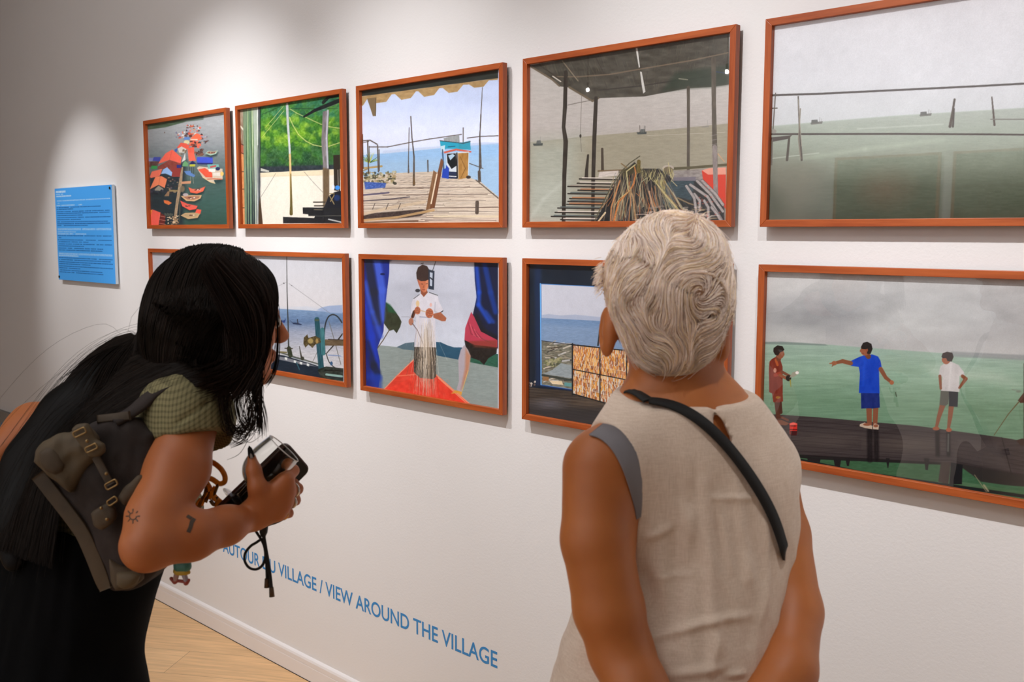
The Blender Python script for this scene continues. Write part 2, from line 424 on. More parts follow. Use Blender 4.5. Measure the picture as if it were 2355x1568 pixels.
# ---------------------------------------------------------------- the ten photographs
def paint_village(c):
    c.view(325, 240, 5.405)
    c.grad([(-200, (176, 182, 186)), (250, (170, 174, 178)), (500, (142, 148, 152)), (700, (110, 124, 126)), (950, (72, 98, 94)), (1200, (64, 98, 92)), (1500, (52, 86, 76))])
    c.poly([(560, 700), (520, 1500), (80, 1500), (60, 900)], (30, 44, 54), .85, soft=60)
    c.noise(9, 60, 18, 3)
    c.poly([(40, 240), (770, 120), (770, 190), (560, 215), (300, 285), (50, 318)], (76, 98, 76), 1, 8, (22, 60, 16))
    c.poly([(300, 150), (790, 100), (775, 190), (560, 215)], (120, 132, 130), .6, 10)
    c.ell(290, 350, 7, 9, (110, 90, 80))
    R = random.Random(4)
    def clutter(x0, y0, x1, y1, n, pal, s=(8, 26)):
        for _ in range(n):
            x, y = R.uniform(x0, x1), R.uniform(y0, y1); w, h = R.uniform(*s), R.uniform(*s)*.6; t = R.uniform(-.5, .5)
            c.poly([(x-w, y-h*t), (x, y-h), (x+w, y+h*t), (x+w*.8, y+h), (x-w*.8, y+h)], R.choice(pal))
    red, dark, wht = [(236, 108, 84), (214, 92, 70), (230, 130, 90)], [(60, 50, 56), (84, 70, 66), (96, 60, 56)], [(220, 214, 214), (170, 168, 186), (190, 150, 130), (120, 120, 150)]
    clutter(560, 255, 730, 330, 34, red+dark+wht, (7, 18)); clutter(430, 330, 700, 410, 44, red+dark+wht+wht, (8, 24))
    clutter(610, 370, 750, 540, 40, red+red+dark, (14, 34)); clutter(740, 395, 840, 480, 18, dark+wht, (7, 18))
    clutter(660, 550, 770, 640, 22, dark+[(130, 90, 76)], (8, 26))
    c.poly([(625, 405), (690, 370), (745, 400), (735, 445), (610, 450)], (238, 112, 78)); c.poly([(610, 430), (700, 430), (700, 446), (610, 446)], (240, 200, 180))
    c.poly([(535, 405), (600, 405), (600, 440), (525, 440)], (96, 136, 200)); c.ell(563, 468, 36, 24, (216, 206, 160))
    c.poly([(440, 540), (490, 475), (560, 485), (600, 520), (570, 560)], (226, 92, 74)); c.poly([(455, 550), (500, 522), (560, 555), (545, 600), (470, 600)], (206, 200, 190)); clutter(470, 560, 560, 630, 10, [(120, 100, 80), (150, 140, 120)], (8, 18))
    c.poly([(415, 560), (450, 545), (440, 590), (420, 590)], (50, 90, 170))
    c.poly([(205, 740), (300, 610), (385, 560), (500, 660), (490, 735), (350, 690)], (238, 104, 84)); c.line([(385, 562), (350, 690)], 4, (200, 80, 66))
    c.poly([(210, 770), (350, 690), (490, 735), (495, 900), (380, 900), (320, 800), (200, 800)], (140, 66, 58), 1, None, (18, 20, 20))
    c.poly([(385, 770), (490, 770), (485, 900), (380, 895)], (150, 60, 56))
    c.poly([(575, 560), (640, 545), (680, 700), (590, 705)], (240, 108, 86)); c.poly([(590, 600), (570, 540), (655, 530), (660, 600)], (228, 96, 76))
    c.poly([(500, 720), (545, 600), (550, 690)], (214, 212, 210)); c.poly([(510, 770), (515, 735), (545, 700), (582, 730), (582, 770)], (110, 168, 116)); c.poly([(600, 745), (670, 745), (670, 770), (600, 770)], (190, 190, 60)); c.poly([(590, 745), (635, 700), (690, 740)], (30, 44, 100))
    c.poly([(75, 690), (100, 662), (150, 664), (140, 706), (80, 706)], (130, 140, 190)); c.poly([(140, 700), (155, 655), (245, 655), (225, 710)], (64, 76, 170)); c.poly([(80, 710), (220, 710), (200, 780), (90, 780)], (96, 66, 66), 1, None, (30, 20, 20)); c.poly([(120, 790), (130, 760), (200, 765), (195, 800), (125, 805)], (50, 150, 80))
    c.poly([(440, 750), (500, 755), (495, 790), (440, 790)], (40, 50, 130))
    c.poly([(690, 720), (690, 655), (885, 655), (890, 725), (810, 735)], (66, 88, 206)); c.poly([(690, 725), (890, 728), (880, 750), (700, 745)], (40, 50, 110))
    c.poly([(105, 900), (130, 835), (260, 800), (245, 860), (225, 890), (120, 915)], (232, 116, 92)); c.poly([(245, 865), (270, 810), (320, 780), (385, 845), (375, 890), (300, 860)], (150, 188, 236))
    c.poly([(105, 1055), (175, 900), (250, 890), (320, 930), (290, 1040), (215, 1000)], (238, 136, 96)); c.line([(215, 1000), (235, 895)], 4, (196, 100, 70)); c.poly([(160, 1060), (215, 1010), (275, 1050), (270, 1075), (160, 1070)], (156, 150, 136))
    clutter(320, 900, 490, 1100, 40, [(70, 60, 56), (50, 46, 60), (140, 120, 100), (90, 80, 90)], (8, 20)); clutter(90, 1060, 300, 1110, 16, [(24, 30, 44), (60, 60, 80)], (10, 22))
    c.poly([(500, 780), (520, 780), (505, 1000), (470, 1180), (430, 1480), (395, 1480), (430, 1200), (470, 950)], (168, 144, 116), 1, None, (30, 6, 14)); c.line([(485, 1050), (480, 1200), (476, 1450)], 6, (120, 110, 86))
    clutter(330, 1380, 470, 1490, 34, [(206, 176, 140), (230, 206, 170), (150, 120, 90)], (6, 18))
    for x in (600, 625, 650): c.line([(x, 780), (x, 860)], 6, (40, 44, 56))
    c.poly([(530, 830), (610, 825), (620, 850), (670, 880), (655, 905), (560, 870)], (96, 136, 196)); c.line([(610, 900), (615, 980)], 4, (190, 180, 160)); c.line([(640, 900), (650, 980)], 4, (190, 180, 160))
    c.poly([(495, 960), (620, 950), (610, 985), (500, 990)], (206, 150, 116)); c.ell(510, 1050, 30, 40, (124, 110, 90), 1, 14, (20, 12, 12))
    c.poly([(285, 1140), (330, 1080), (350, 1085), (345, 1140)], (150, 118, 90)); c.poly([(345, 1060), (450, 1065), (450, 1085), (345, 1085)], (150, 130, 90))
    c.poly([(700, 800), (820, 960), (960, 990), (1010, 960), (990, 900)], (34, 60, 62), .8, 40)
    def boat(P, c1, c2, c3):
        c.poly([(x+6, y+26) for x, y in P], (30, 50, 52), .75, 26); c.poly(P, c1)
        cx = sum(p[0] for p in P)/len(P); cy = sum(p[1] for p in P)/len(P)
        c.poly([(cx+(x-cx)*.82, cy+(y-cy)*.6-2) for x, y in P], c2)
        for k in range(5): c.ell(cx+R.uniform(-50, 50)*.8, cy+R.uniform(-8, 6), 11, 7, c3 if k % 2 else (110, 64, 56))
    boat([(795, 610), (830, 575), (900, 585), (952, 570), (930, 615), (860, 635)], (160, 196, 176), (170, 130, 110), (220, 214, 200))
    c.poly([(690, 790), (720, 770), (1010, 800), (1010, 930), (900, 940), (920, 985), (850, 965), (760, 905)], (206, 190, 170)); c.poly([(705, 810), (790, 790), (880, 850), (885, 910), (800, 905)], (226, 90, 66)); c.poly([(820, 745), (960, 745), (970, 790), (830, 800)], (120, 180, 170)); c.poly([(850, 770), (930, 755), (930, 775), (860, 790)], (200, 80, 80)); c.poly([(835, 800), (920, 805), (915, 840), (840, 835)], (226, 230, 226)); c.ell(950, 800, 28, 22, (40, 50, 96)); c.poly([(890, 850), (980, 845), (980, 890), (895, 885)], (222, 216, 206)); c.ell(1003, 862, 20, 26, (250, 196, 110)); c.line([(820, 930), (900, 925), (1000, 930)], 12, (204, 110, 76))
    c.line([(765, 905), (860, 965), (915, 980)], 10, (226, 200, 150))
    boat([(585, 1030), (640, 1050), (720, 1050), (795, 1020), (770, 1080), (690, 1108), (610, 1095)], (240, 104, 76), (226, 120, 96), (240, 220, 210))
    boat([(490, 1140), (580, 1130), (750, 1128), (735, 1170), (660, 1205), (560, 1200)], (216, 176, 130), (170, 120, 96), (220, 214, 206))
    c.ell(550, 1122, 34, 18, (190, 176, 180))
    boat([(483, 1195), (570, 1235), (700, 1262), (680, 1300), (600, 1315), (510, 1265)], (244, 92, 80), (226, 104, 88), (200, 70, 66))
    boat([(490, 1380), (540, 1350), (640, 1345), (735, 1350), (700, 1410), (580, 1425)], (206, 170, 126), (186, 160, 120), (230, 210, 190)); c.poly([(670, 1345), (690, 1300), (745, 1310), (735, 1360)], (240, 94, 76))
    c.poly([(278, 1190), (330, 1195), (380, 1225), (340, 1250), (285, 1225)], (226, 120, 66))
    c.poly([(105, 1500), (110, 1400), (140, 1305), (240, 1345), (215, 1500)], (240, 98, 84)); c.poly([(90, 1410), (95, 1320), (140, 1305), (112, 1400)], (240, 140, 60)); c.poly([(240, 1350), (300, 1385), (290, 1495), (220, 1500)], (110, 40, 38))
    for y in (1385, 1430, 1475): c.line([(225, y), (300, y+16)], 5, (224, 150, 130))
    for k in range(9): c.line([(290+k*12, 1350+k % 3*5), (292+k*12, 1385)], 4, (160, 150, 120))
def paint_mangrove(c):
    c.view(535, 200, 4.752)
    c.grad([(0, (46, 100, 74)), (330, (62, 124, 56)), (620, (64, 116, 44)), (820, (46, 84, 50)), (930, (40, 56, 62))])
    R = random.Random(9)
    for k in range(420):
        x = R.uniform(300, 1180); y = R.uniform(60, 860); b = (y-60)/800
        top = y < 330
        g = R.choice([(46, 116, 86), (38, 92, 70), (70, 140, 110), (88, 150, 60)]) if top else R.choice([(104, 160, 40), (126, 176, 48), (70, 130, 42), (44, 98, 40), (150, 186, 60)])
        if y > 640: g = R.choice([(50, 104, 52), (70, 130, 46), (36, 78, 50), (60, 108, 60)])
        r = R.uniform(16, 46)
        c.ell(x, y, r, r*R.uniform(.7, 1.3), g, .5, 16, (26, 14, 14, k))
    c.noise(22, 14, 16, 5, mask=c.above([(0, 920), (1300, 900)]))
    c.poly([(300, 870), (1200, 850), (1200, 900), (980, 908), (300, 938)], (44, 54, 62), 1, 18, (18, 20, 30))
    c.poly([(300, 938), (980, 906), (1200, 895), (1200, 1500), (300, 1500)], (222, 216, 204), 1, 3, (7, 10, 6))
    c.poly([(300, 938), (980, 906), (1200, 895), (1200, 960), (300, 985)], (222, 206, 176), .9, 12); c.line([(300, 975), (960, 962)], 4, (190, 176, 150), .6)
    c.poly([(306, 885), (400, 915), (395, 928), (306, 920)], (186, 186, 176))
    # foliage ropes
    for P, w in (([(560, 205), (360, 440)], 5), ([(560, 260), (320, 550)], 5), ([(620, 235), (700, 285), (840, 350), (960, 405), (1060, 435), (1165, 450)], 8), ([(620, 330), (660, 420), (720, 520), (800, 590), (880, 632), (970, 650), (1060, 645), (1165, 610)], 9)): c.line(P, w, (206, 206, 130), .8)
    c.line([(600, 235), (960, 238), (1150, 235)], 5, (24, 44, 50), .8); c.line([(320, 300), (520, 215)], 5, (24, 44, 40), .7)
    c.line([(470, 945), (400, 1060), (310, 1200)], 4, (90, 90, 90), .8); c.line([(780, 925), (880, 1040), (985, 1150)], 5, (110, 110, 106), .8)
    # green plank wall
    c.poly([(40, 230), (130, 220), (150, 1500), (80, 1500)], (150, 132, 112), 1, None, (30, 30, 60))
    c.poly([(45, 600), (118, 640), (135, 1500), (85, 1500)], (206, 140, 88), 1, None, (20, 10, 30)); c.poly([(45, 560), (118, 640), (118, 740), (60, 700)], (170, 96, 74))
    for y in (610, 705, 925, 1115, 1320): c.line([(60, y), (130, y+ (30 if y < 800 else 0))], 8, (50, 34, 30))
    c.line([(60, 400), (120, 470)], 16, (210, 206, 190)); c.line([(70, 480), (80, 590)], 12, (180, 190, 150))
    for k, (x0, x1, col) in enumerate([(112, 150, (120, 140, 112)), (150, 172, (150, 172, 136)), (172, 205, (116, 146, 118)), (205, 224, (170, 184, 150)), (224, 262, (170, 182, 168)), (262, 278, (206, 210, 206)), (278, 298, (80, 84, 92)), (298, 306, (30, 34, 40))]):
        s = 22 if x0 < 250 else 10
        c.poly([(x0, 200), (x1, 200), (x1+s*.2, 1500), (x0+s, 1500)], col, 1, 4, (26, 5, 120, k))
    c.line([(190, 240), (215, 900), (225, 1490)], 4, (70, 84, 70)); c.line([(150, 240), (150, 930), (168, 1490)], 5, (60, 84, 80), .7); c.line([(275, 640), (262, 1490)], 8, (84, 92, 90), .7)
    c.poly([(300, 1180), (330, 1500), (280, 1500), (285, 1310)], (70, 52, 36)); c.poly([(296, 1180), (318, 1320), (330, 1500), (306, 1500)], (226, 222, 212), .0)
    # poles
    c.line([(595, 190), (604, 400), (620, 640), (626, 760)], [26, 26, 22, 22], (186, 190, 194), 1, None, (26, 8, 40)); c.line([(626, 740), (632, 950), (640, 1260)], [24, 22, 26], (206, 176, 122), 1, None, (20, 8, 40)); c.line([(636, 950), (640, 1260), (640, 1385)], [8, 24, 36], (96, 84, 40), 1, None, (20, 8, 20))
    c.poly([(985, 270), (1055, 250), (1040, 560), (1052, 900), (1055, 1160), (1040, 1240), (990, 1330), (990, 900), (970, 600)], (128, 122, 124), 1, None, (30, 14, 60)); c.line([(1040, 255), (1025, 560), (1040, 880)], 16, (196, 200, 214), .8, 8); c.poly([(985, 880), (1055, 900), (1055, 1200), (990, 1320)], (104, 84, 58), .9, 16, (16, 10, 30))
    c.line([(780, 325), (900, 255), (1160, 150)], [20, 34, 46], (28, 34, 36)); c.line([(990, 170), (1050, 110), (1150, 90)], 34, (24, 34, 34)); c.line([(930, 270), (1010, 240), (1150, 180)], 5, (110, 120, 120), .7)
    c.poly([(1100, 745), (1170, 740), (1175, 1140), (1110, 1130)], (46, 38, 32)); c.line([(1150, 905), (1155, 1150)], 5, (200, 190, 180))
    c.poly([(1050, 1190), (1110, 1150), (1190, 1130), (1190, 1330), (990, 1330), (1010, 1290)], (24, 28, 38)); c.ell(1145, 1100, 26, 24, (60, 140, 226)); c.ell(1100, 1095, 16, 26, (216, 222, 236), .9); c.ell(1140, 1210, 34, 34, (30, 56, 110), .8, 16)
    for P in ([(1060, 1165), (1110, 1165)], [(1060, 1190), (1110, 1280)], [(1110, 1180), (1070, 1250)]): c.line(P, 10, (150, 130, 90))
    for y, x in ((1258, 885), (1298, 895)): c.line([(x, y), (1010, y)], 14, (60, 54, 46))
    c.poly([(765, 1315), (1190, 1320), (1190, 1410), (830, 1410), (825, 1392), (768, 1385)], (30, 32, 36), 1, None, (12, 20, 8)); c.line([(830, 1410), (1180, 1408)], 5, (120, 120, 110)); c.line([(890, 1340), (980, 1342)], 6, (140, 130, 110))
    c.poly([(550, 1418), (890, 1432), (900, 1410), (1190, 1410), (1190, 1490), (552, 1490)], (32, 34, 38), 1, None, (12, 14, 8)); c.line([(1050, 1445), (1190, 1478)], 14, (176, 180, 180))
def paint_pier(c):
    c.view(800, 130, 3.7325)
    c.grad([(100, (186, 200, 232)), (400, (196, 208, 236)), (600, (212, 220, 242)), (740, (216, 222, 240)), (830, (200, 214, 236))])
    c.noise(5, 160, 90, 2)
    c.poly([(90, 850), (500, 815), (900, 775), (1300, 740), (1300, 1200), (90, 1200)], (150, 188, 226), 1, 3, (8, 30, 6)); c.poly([(90, 900), (1300, 860), (1300, 1200), (90, 1200)], (160, 190, 218), .7, 60, (10, 24, 6))
    c.poly([(300, 808), (500, 790), (800, 770), (900, 775), (300, 835)], (190, 202, 226), .8, 8); c.poly([(1040, 745), (1180, 735), (1300, 740), (1300, 752), (1040, 766)], (184, 198, 226), .8, 6)
    # deck
    c.poly([(100, 1040), (400, 1000), (740, 985), (1050, 1040), (1140, 1075), (1300, 1210), (1300, 1450), (100, 1450)], (202, 188, 172), 1, 3, (22, 80, 5))
    R = random.Random(3)
    for k in range(46):
        y = 1030+((k/46)**1.3)*400; x0 = R.uniform(90, 700); L = R.uniform(200, 760); w = 2+5*(y-1000)/400
        xe = min(x0+L, 1130+(y-1060)*1.1)
        c.line([(x0, y), ((x0+xe)/2, y+R.uniform(-5, 5)), (xe, y+R.uniform(-6, 8))], w*.6, R.choice([(104, 84, 74), (70, 52, 44), (130, 108, 96)]), .85, 3)
        c.line([(x0+20, y+w), (xe-10, y+w+R.uniform(-4, 4))], w*1.1, R.choice([(232, 222, 210), (222, 206, 186)]), .7, 4)
    for y in (1100, 1160, 1270, 1350): c.line([(300 if y < 1200 else 740, y+30), (1150+(y-1100)*.8, y+22)], 5, (90, 70, 62), .9)
    c.poly([(130, 1350), (400, 1330), (640, 1310), (700, 1325), (620, 1370), (400, 1395), (130, 1400)], (60, 48, 46), .9, 8, (34, 14, 6))
    for P, w, col in (([(120, 1355), (400, 1290), (660, 1248)], 26, (206, 186, 160)), ([(140, 1405), (420, 1380), (735, 1318)], 20, (190, 156, 110)), ([(120, 1240), (350, 1225), (530, 1205)], 9, (80, 72, 84)), ([(120, 1190), (350, 1168)], 14, (90, 84, 110)), ([(740, 1370), (1290, 1372)], 16, (222, 208, 180)), ([(120, 1425), (600, 1410)], 12, (110, 84, 64))): c.line(P, w, col, .95, None, (14, 40, 5))
    for x in (220, 335, 440): c.line([(x+12, 1262), (x-8, 1310)], 6, (70, 60, 56), .8)
    # traps and plants left
    for k in range(110): c.ell(R.uniform(120, 410), R.uniform(990, 1095), R.uniform(6, 18), R.uniform(5, 12), R.choice([(150, 140, 100), (96, 92, 66), (196, 190, 160), (60, 62, 52), (170, 150, 110)]), .85)
    c.poly([(140, 1075), (330, 1085), (320, 1125), (150, 1140)], (54, 90, 176), .9, 6, (40, 14, 8))
    for k in range(26):
        a = R.uniform(-2.9, -.2); L = R.uniform(40, 95); c.line([(185, 910), (185+L*math.cos(a), 910+L*math.sin(a))], [8, 3], R.choice([(70, 120, 60), (150, 170, 60), (50, 96, 60), (200, 200, 90)]), .85)
    c.line([(115, 960), (290, 942)], 16, (180, 150, 96)); c.line([(115, 985), (180, 960)], 10, (150, 130, 90))
    brn = (86, 74, 66)
    for P, w in (([(126, 670), (132, 960)], 9), ([(170, 720), (178, 1000)], 11), ([(183, 770), (186, 900)], 6), ([(255, 760), (262, 990)], 10), ([(268, 800), (270, 980)], 8), ([(110, 725), (190, 718), (250, 752)], 10), ([(110, 745), (180, 728)], 6), ([(184, 776), (340, 776), (560, 732), (700, 708), (975, 668)], 8), ([(540, 515), (550, 690), (568, 860), (566, 1100)], [10, 9, 12, 20]), ([(526, 610), (520, 900), (521, 995)], [6, 7, 14]), ([(686, 892), (688, 988)], 11), ([(990, 612), (990, 745)], 8), ([(1155, 265), (1142, 500), (1130, 720), (1140, 960)], [5, 8, 8, 10]), ([(1143, 500), (1132, 700), (1130, 1060)], [9, 9, 14]), ([(1135, 690), (1146, 950)], 7), ([(1025, 700), (1130, 686), (1290, 680)], 8), ([(1045, 918), (1160, 960)], 7), ([(1128, 990), (1130, 1065)], 26), ([(1100, 1060), (1290, 1215)], 9), ([(1110, 1250), (1108, 1340)], 30)): c.line(P, w, brn, .95, None, (20, 20, 20))
    c.poly([(566, 1000), (580, 1100), (558, 1100)], (110, 84, 50))
    # wheelhouse
    c.poly([(820, 700), (955, 672), (960, 735), (830, 730)], (150, 154, 156), 1, None, (16, 8, 30)); c.poly([(790, 722), (1050, 745), (1055, 800), (850, 790), (800, 810)], (40, 160, 190)); c.poly([(950, 745), (1050, 722), (1054, 800), (955, 790)], (50, 150, 176)); c.poly([(795, 770), (835, 760), (830, 815), (800, 820)], (190, 214, 226))
    c.line([(790, 722), (990, 745), (1050, 730)], 7, (60, 66, 72)); c.line([(860, 775), (920, 770)], 5, (20, 60, 90)); c.poly([(820, 818), (930, 790), (1060, 812), (1060, 825), (930, 806), (830, 832)], (206, 96, 76))
    c.poly([(845, 830), (1040, 815), (1035, 1040), (850, 1050)], (206, 214, 222)); c.poly([(850, 835), (925, 830), (935, 935), (890, 965), (855, 910)], (20, 26, 30)); c.poly([(860, 850), (900, 835), (920, 850), (880, 890)], (170, 196, 216)); c.poly([(850, 985), (940, 990), (940, 1050), (850, 1045)], (40, 50, 80)); c.line([(850, 1025), (930, 1030)], 8, (220, 222, 226)); c.line([(935, 830), (940, 1040)], 12, (40, 34, 30))
    c.poly([(945, 830), (1035, 825), (1030, 1040), (950, 1055)], (170, 126, 66), 1, None, (30, 24, 60)); c.line([(965, 860), (1010, 960), (970, 1040)], 5, (110, 76, 36), .8)
    c.poly([(845, 930), (870, 960), (865, 1050), (805, 1040), (815, 965), (840, 960)], (36, 70, 180)); c.line([(812, 800), (822, 960)], 12, (60, 90, 120)); c.ell(1035, 1035, 20, 14, (60, 50, 46))
    c.poly([(735, 975), (765, 1000), (700, 1310), (670, 1315)], (132, 96, 66), 1, None, (20, 8, 60)); c.poly([(800, 870), (822, 900), (745, 1300), (700, 1310)], (116, 74, 50), 1, None, (20, 8, 60)); c.line([(765, 1010), (715, 1260)], 12, (226, 206, 180))
    # awning
    c.poly([(95, 290), (1290, 90), (1290, 185), (95, 345)], (46, 50, 46), 1, 3, (10, 80, 20))
    sc = [(95, 345), (95, 432), (130, 420), (165, 365), (245, 400), (330, 388), (375, 325), (405, 322), (460, 372), (540, 356), (585, 298), (605, 298), (655, 346), (740, 330), (785, 272), (815, 270), (865, 312), (940, 302), (990, 242), (1040, 240), (1085, 268), (1165, 258), (1210, 205), (1285, 200), (1290, 185)]
    c.poly(sc, (170, 140, 96), 1, None, (20, 30, 20)); c.poly([(165, 360), (245, 350), (240, 510), (215, 512)], (124, 104, 76)); c.line([(240, 360), (238, 508)], 6, (90, 76, 60))
def paint_shelter(c):
    c.view(1190, 40, 3.0154)
    c.grad([(300, (186, 182, 178)), (750, (176, 170, 166)), (860, (170, 164, 158))])
    c.poly([(60, 868), (500, 822), (1000, 780), (1470, 735), (1470, 1450), (60, 1450)], (152, 146, 128), 1, 3); 
    c.poly([(60, 868), (420, 830), (420, 1450), (60, 1450)], (160, 164, 154), .8, 160); c.poly([(60, 1150), (330, 1080), (330, 1450), (60, 1450)], (172, 176, 166), .5, 120)
    c.noise(8, 40, 8, 5); c.line([(80, 1400), (180, 1260), (320, 1140)], 20, (196, 200, 192), .35, 24); c.line([(900, 820), (1440, 796)], 3, (200, 196, 186), .6)
    dk = (52, 46, 40)
    def ship(x, y, s, a=1):
        c.poly([(x-38*s, y), (x+36*s, y-4*s), (x+34*s, y+14*s), (x-30*s, y+16*s)], (72, 78, 76), a); c.poly([(x-8*s, y-22*s), (x+20*s, y-24*s), (x+24*s, y), (x-12*s, y)], (96, 100, 98), a); c.line([(x+14*s, y), (x+18*s, y-50*s)], 2, (120, 122, 120), a)
    ship(142, 875, .95); ship(862, 796, .95); c.line([(848, 750), (850, 800)], 3, dk); c.line([(885, 755), (884, 800)], 3, dk); c.line([(1280, 760), (1325, 756)], 6, (130, 128, 124)); c.line([(1318, 715), (1320, 755)], 2, (140, 138, 132))
    # roof of mats
    roof = [(70, 335), (1470, 90), (1470, 465), (1360, 482), (1180, 492), (880, 548), (560, 560), (520, 580), (490, 570), (360, 486), (290, 478), (240, 430), (100, 345)]
    c.poly(roof, (74, 70, 62), 1, 4, (20, 60, 26))
    R = random.Random(8)
    for k in range(420):
        x = R.uniform(150, 1460); t = 325-(x-100)*.175; b = 560-(x-560)*.09 if x > 540 else 340+(x-150)*.55
        y = R.uniform(t, max(t+5, b-30)); L = R.uniform(20, 70)
        c.line([(x, y), (x+L*(.35 if x < 850 else -.15), min(y+L, b))], 2.2, R.choice([(112, 106, 92), (50, 48, 42), (92, 84, 70), (60, 66, 56)]), .55, 2.5)
    for P, w, col in (([(245, 410), (420, 412), (640, 395), (900, 350), (1200, 300), (1460, 245)], 9, (120, 104, 86)), ([(560, 505), (860, 475), (1080, 440), (1440, 395)], 8, (50, 46, 42)), ([(150, 330), (340, 460)], 8, (60, 54, 46)), ([(310, 300), (420, 440)], 7, (140, 126, 106)), ([(540, 270), (600, 390)], 6, (60, 54, 48))): c.line(P, w, col, .8)
    c.poly([(1100, 380), (1460, 330), (1460, 465), (1360, 482), (1180, 492), (1000, 515)], (44, 56, 44), .75, 30); c.line([(1120, 425), (1180, 432)], 7, (150, 146, 130), .8); c.line([(1370, 375), (1460, 390)], 6, (40, 56, 90))
    c.poly([(818, 205), (832, 205), (850, 345), (842, 350)], (206, 204, 200)); c.poly([(850, 375), (862, 378), (888, 515), (872, 528), (862, 470)], (196, 194, 190)); c.line([(245, 408), (300, 445)], 8, (196, 190, 180)); c.line([(360, 485), (520, 580), (560, 560)], 14, (104, 92, 74)); c.line([(100, 345), (240, 430), (290, 475)], 12, (110, 98, 82))
    for P, w in (([(335, 380), (330, 620), (320, 760), (335, 860), (325, 1100), (320, 1430)], [26, 28, 24, 32, 28, 26]), ([(545, 560), (533, 850), (525, 1130), (522, 1420)], [26, 28, 26, 22]), ([(1185, 485), (1186, 780), (1184, 1095)], [22, 20, 20]), ([(1360, 290), (1362, 600), (1368, 900), (1378, 1230)], [34, 30, 34, 34])): c.line(P, w, (84, 76, 66) if w[0] != 26 else dk, 1, None, (16, 10, 50))
    for k in range(14): c.line([(1346, 820+k*32), (1386, 812+k*32)], 4, (150, 146, 146), .6)
    c.line([(445, 540), (440, 700), (436, 820), (444, 930)], 3.5, (110, 104, 98), .9); c.ell(437, 822, 7, 12, dk); c.line([(350, 608), (420, 592), (510, 575)], 5, (110, 104, 96))
    c.line([(490, 955), (480, 1060), (478, 1110)], [14, 22, 26], dk); c.line([(588, 912), (590, 1060)], [16, 20], (70, 60, 50))
    # planks
    for k, (y, x0) in enumerate([(1120, 430), (1150, 415), (1172, 350), (1198, 420), (1222, 350), (1256, 362), (1276, 350), (1296, 342), (1322, 280), (1352, 262), (1380, 235), (1402, 300)]):
        c.line([(x0, y), (700, y+6)], 9, (44, 38, 34)); c.line([(x0+20, y-8), (700, y-5)], 8, R.choice([(186, 176, 166), (150, 140, 128), (170, 110, 70), (206, 196, 186), (84, 96, 96)]), .9)
    c.line([(560, 1065), (760, 1058)], 10, (110, 90, 66)); c.poly([(570, 1070), (700, 1062), (720, 1095), (560, 1110)], (200, 190, 184), .9, None, (14, 20, 5))
    # right deck, red box
    c.line([(1060, 1050), (1200, 1042), (1450, 1022)], 18, (84, 78, 54)); c.poly([(1040, 1068), (1440, 1040), (1440, 1420), (1000, 1420)], (140, 132, 130), .9, 6, (30, 26, 10))
    c.poly([(1278, 1060), (1330, 1045), (1445, 1040), (1445, 1090), (1320, 1092)], (222, 150, 130)); c.poly([(1278, 1060), (1322, 1090), (1445, 1090), (1445, 1330), (1370, 1230), (1290, 1150)], (206, 52, 26)); c.line([(1390, 945), (1435, 1000)], 4, (210, 150, 100))
    c.line([(1368, 900), (1376, 1225)], 32, (136, 126, 124), 1, None, (16, 10, 30)); c.ell(1045, 1045, 40, 22, (176, 166, 156)); c.ell(1045, 1065, 36, 30, (96, 84, 60), .8)
    # pile of branches
    c.view(1340, 330, 6.542)
    c.poly([(180, 1200), (380, 800), (560, 480), (780, 280), (860, 380), (1150, 380), (1400, 560), (1750, 560), (2130, 960), (2130, 1200)], (34, 34, 36), 1, 20, (16, 40, 60))
    c.poly([(1240, 600), (1360, 560), (1680, 560), (1640, 860), (1420, 800), (1380, 1000), (1200, 900)], (52, 74, 84), .9, 24, (20, 60, 14)); c.poly([(1080, 540), (1250, 560), (1240, 820), (1160, 700)], (132, 120, 62), .9, 20); c.poly([(1340, 510), (1700, 500), (1700, 560), (1340, 560)], (110, 104, 116), .9, 14)
    c.poly([(540, 430), (800, 300), (860, 420), (620, 520)], (74, 68, 44), .8, 20)
    pal = [(190, 176, 130), (150, 130, 100), (110, 96, 80), (196, 120, 66), (70, 66, 60), (130, 116, 110), (60, 76, 76), (170, 160, 130)]
    for k in range(150):
        xt = R.uniform(460, 1250); yt = R.uniform(400, 760); xb = 640+(xt-700)*1.5+R.uniform(-160, 160); yb = R.uniform(900, 1250); mx = (xt+xb)/2+R.uniform(-40, 40)
        c.line([(xt, yt), (mx, (yt+yb)/2), (xb, yb)], [R.uniform(4, 12), R.uniform(8, 16), R.uniform(10, 20)], R.choice(pal), R.uniform(.35, .8), 6)
    for k in range(70): c.line([(R.uniform(460, 1400), R.uniform(330, 520)) for _ in range(1)]+[(0, 0)][:0]+[(R.uniform(460, 1400), R.uniform(400, 620))], 6, R.choice(pal), .0)
    for k in range(46):
        x = R.uniform(820, 1360); y = R.uniform(350, 470); c.line([(x, y), (x+R.uniform(-30, 30), y+60), (x+R.uniform(-40, 40), y+R.uniform(90, 190))], [6, 10, 8], R.choice([(196, 186, 130), (150, 140, 96), (110, 100, 70)]), .75, 5)
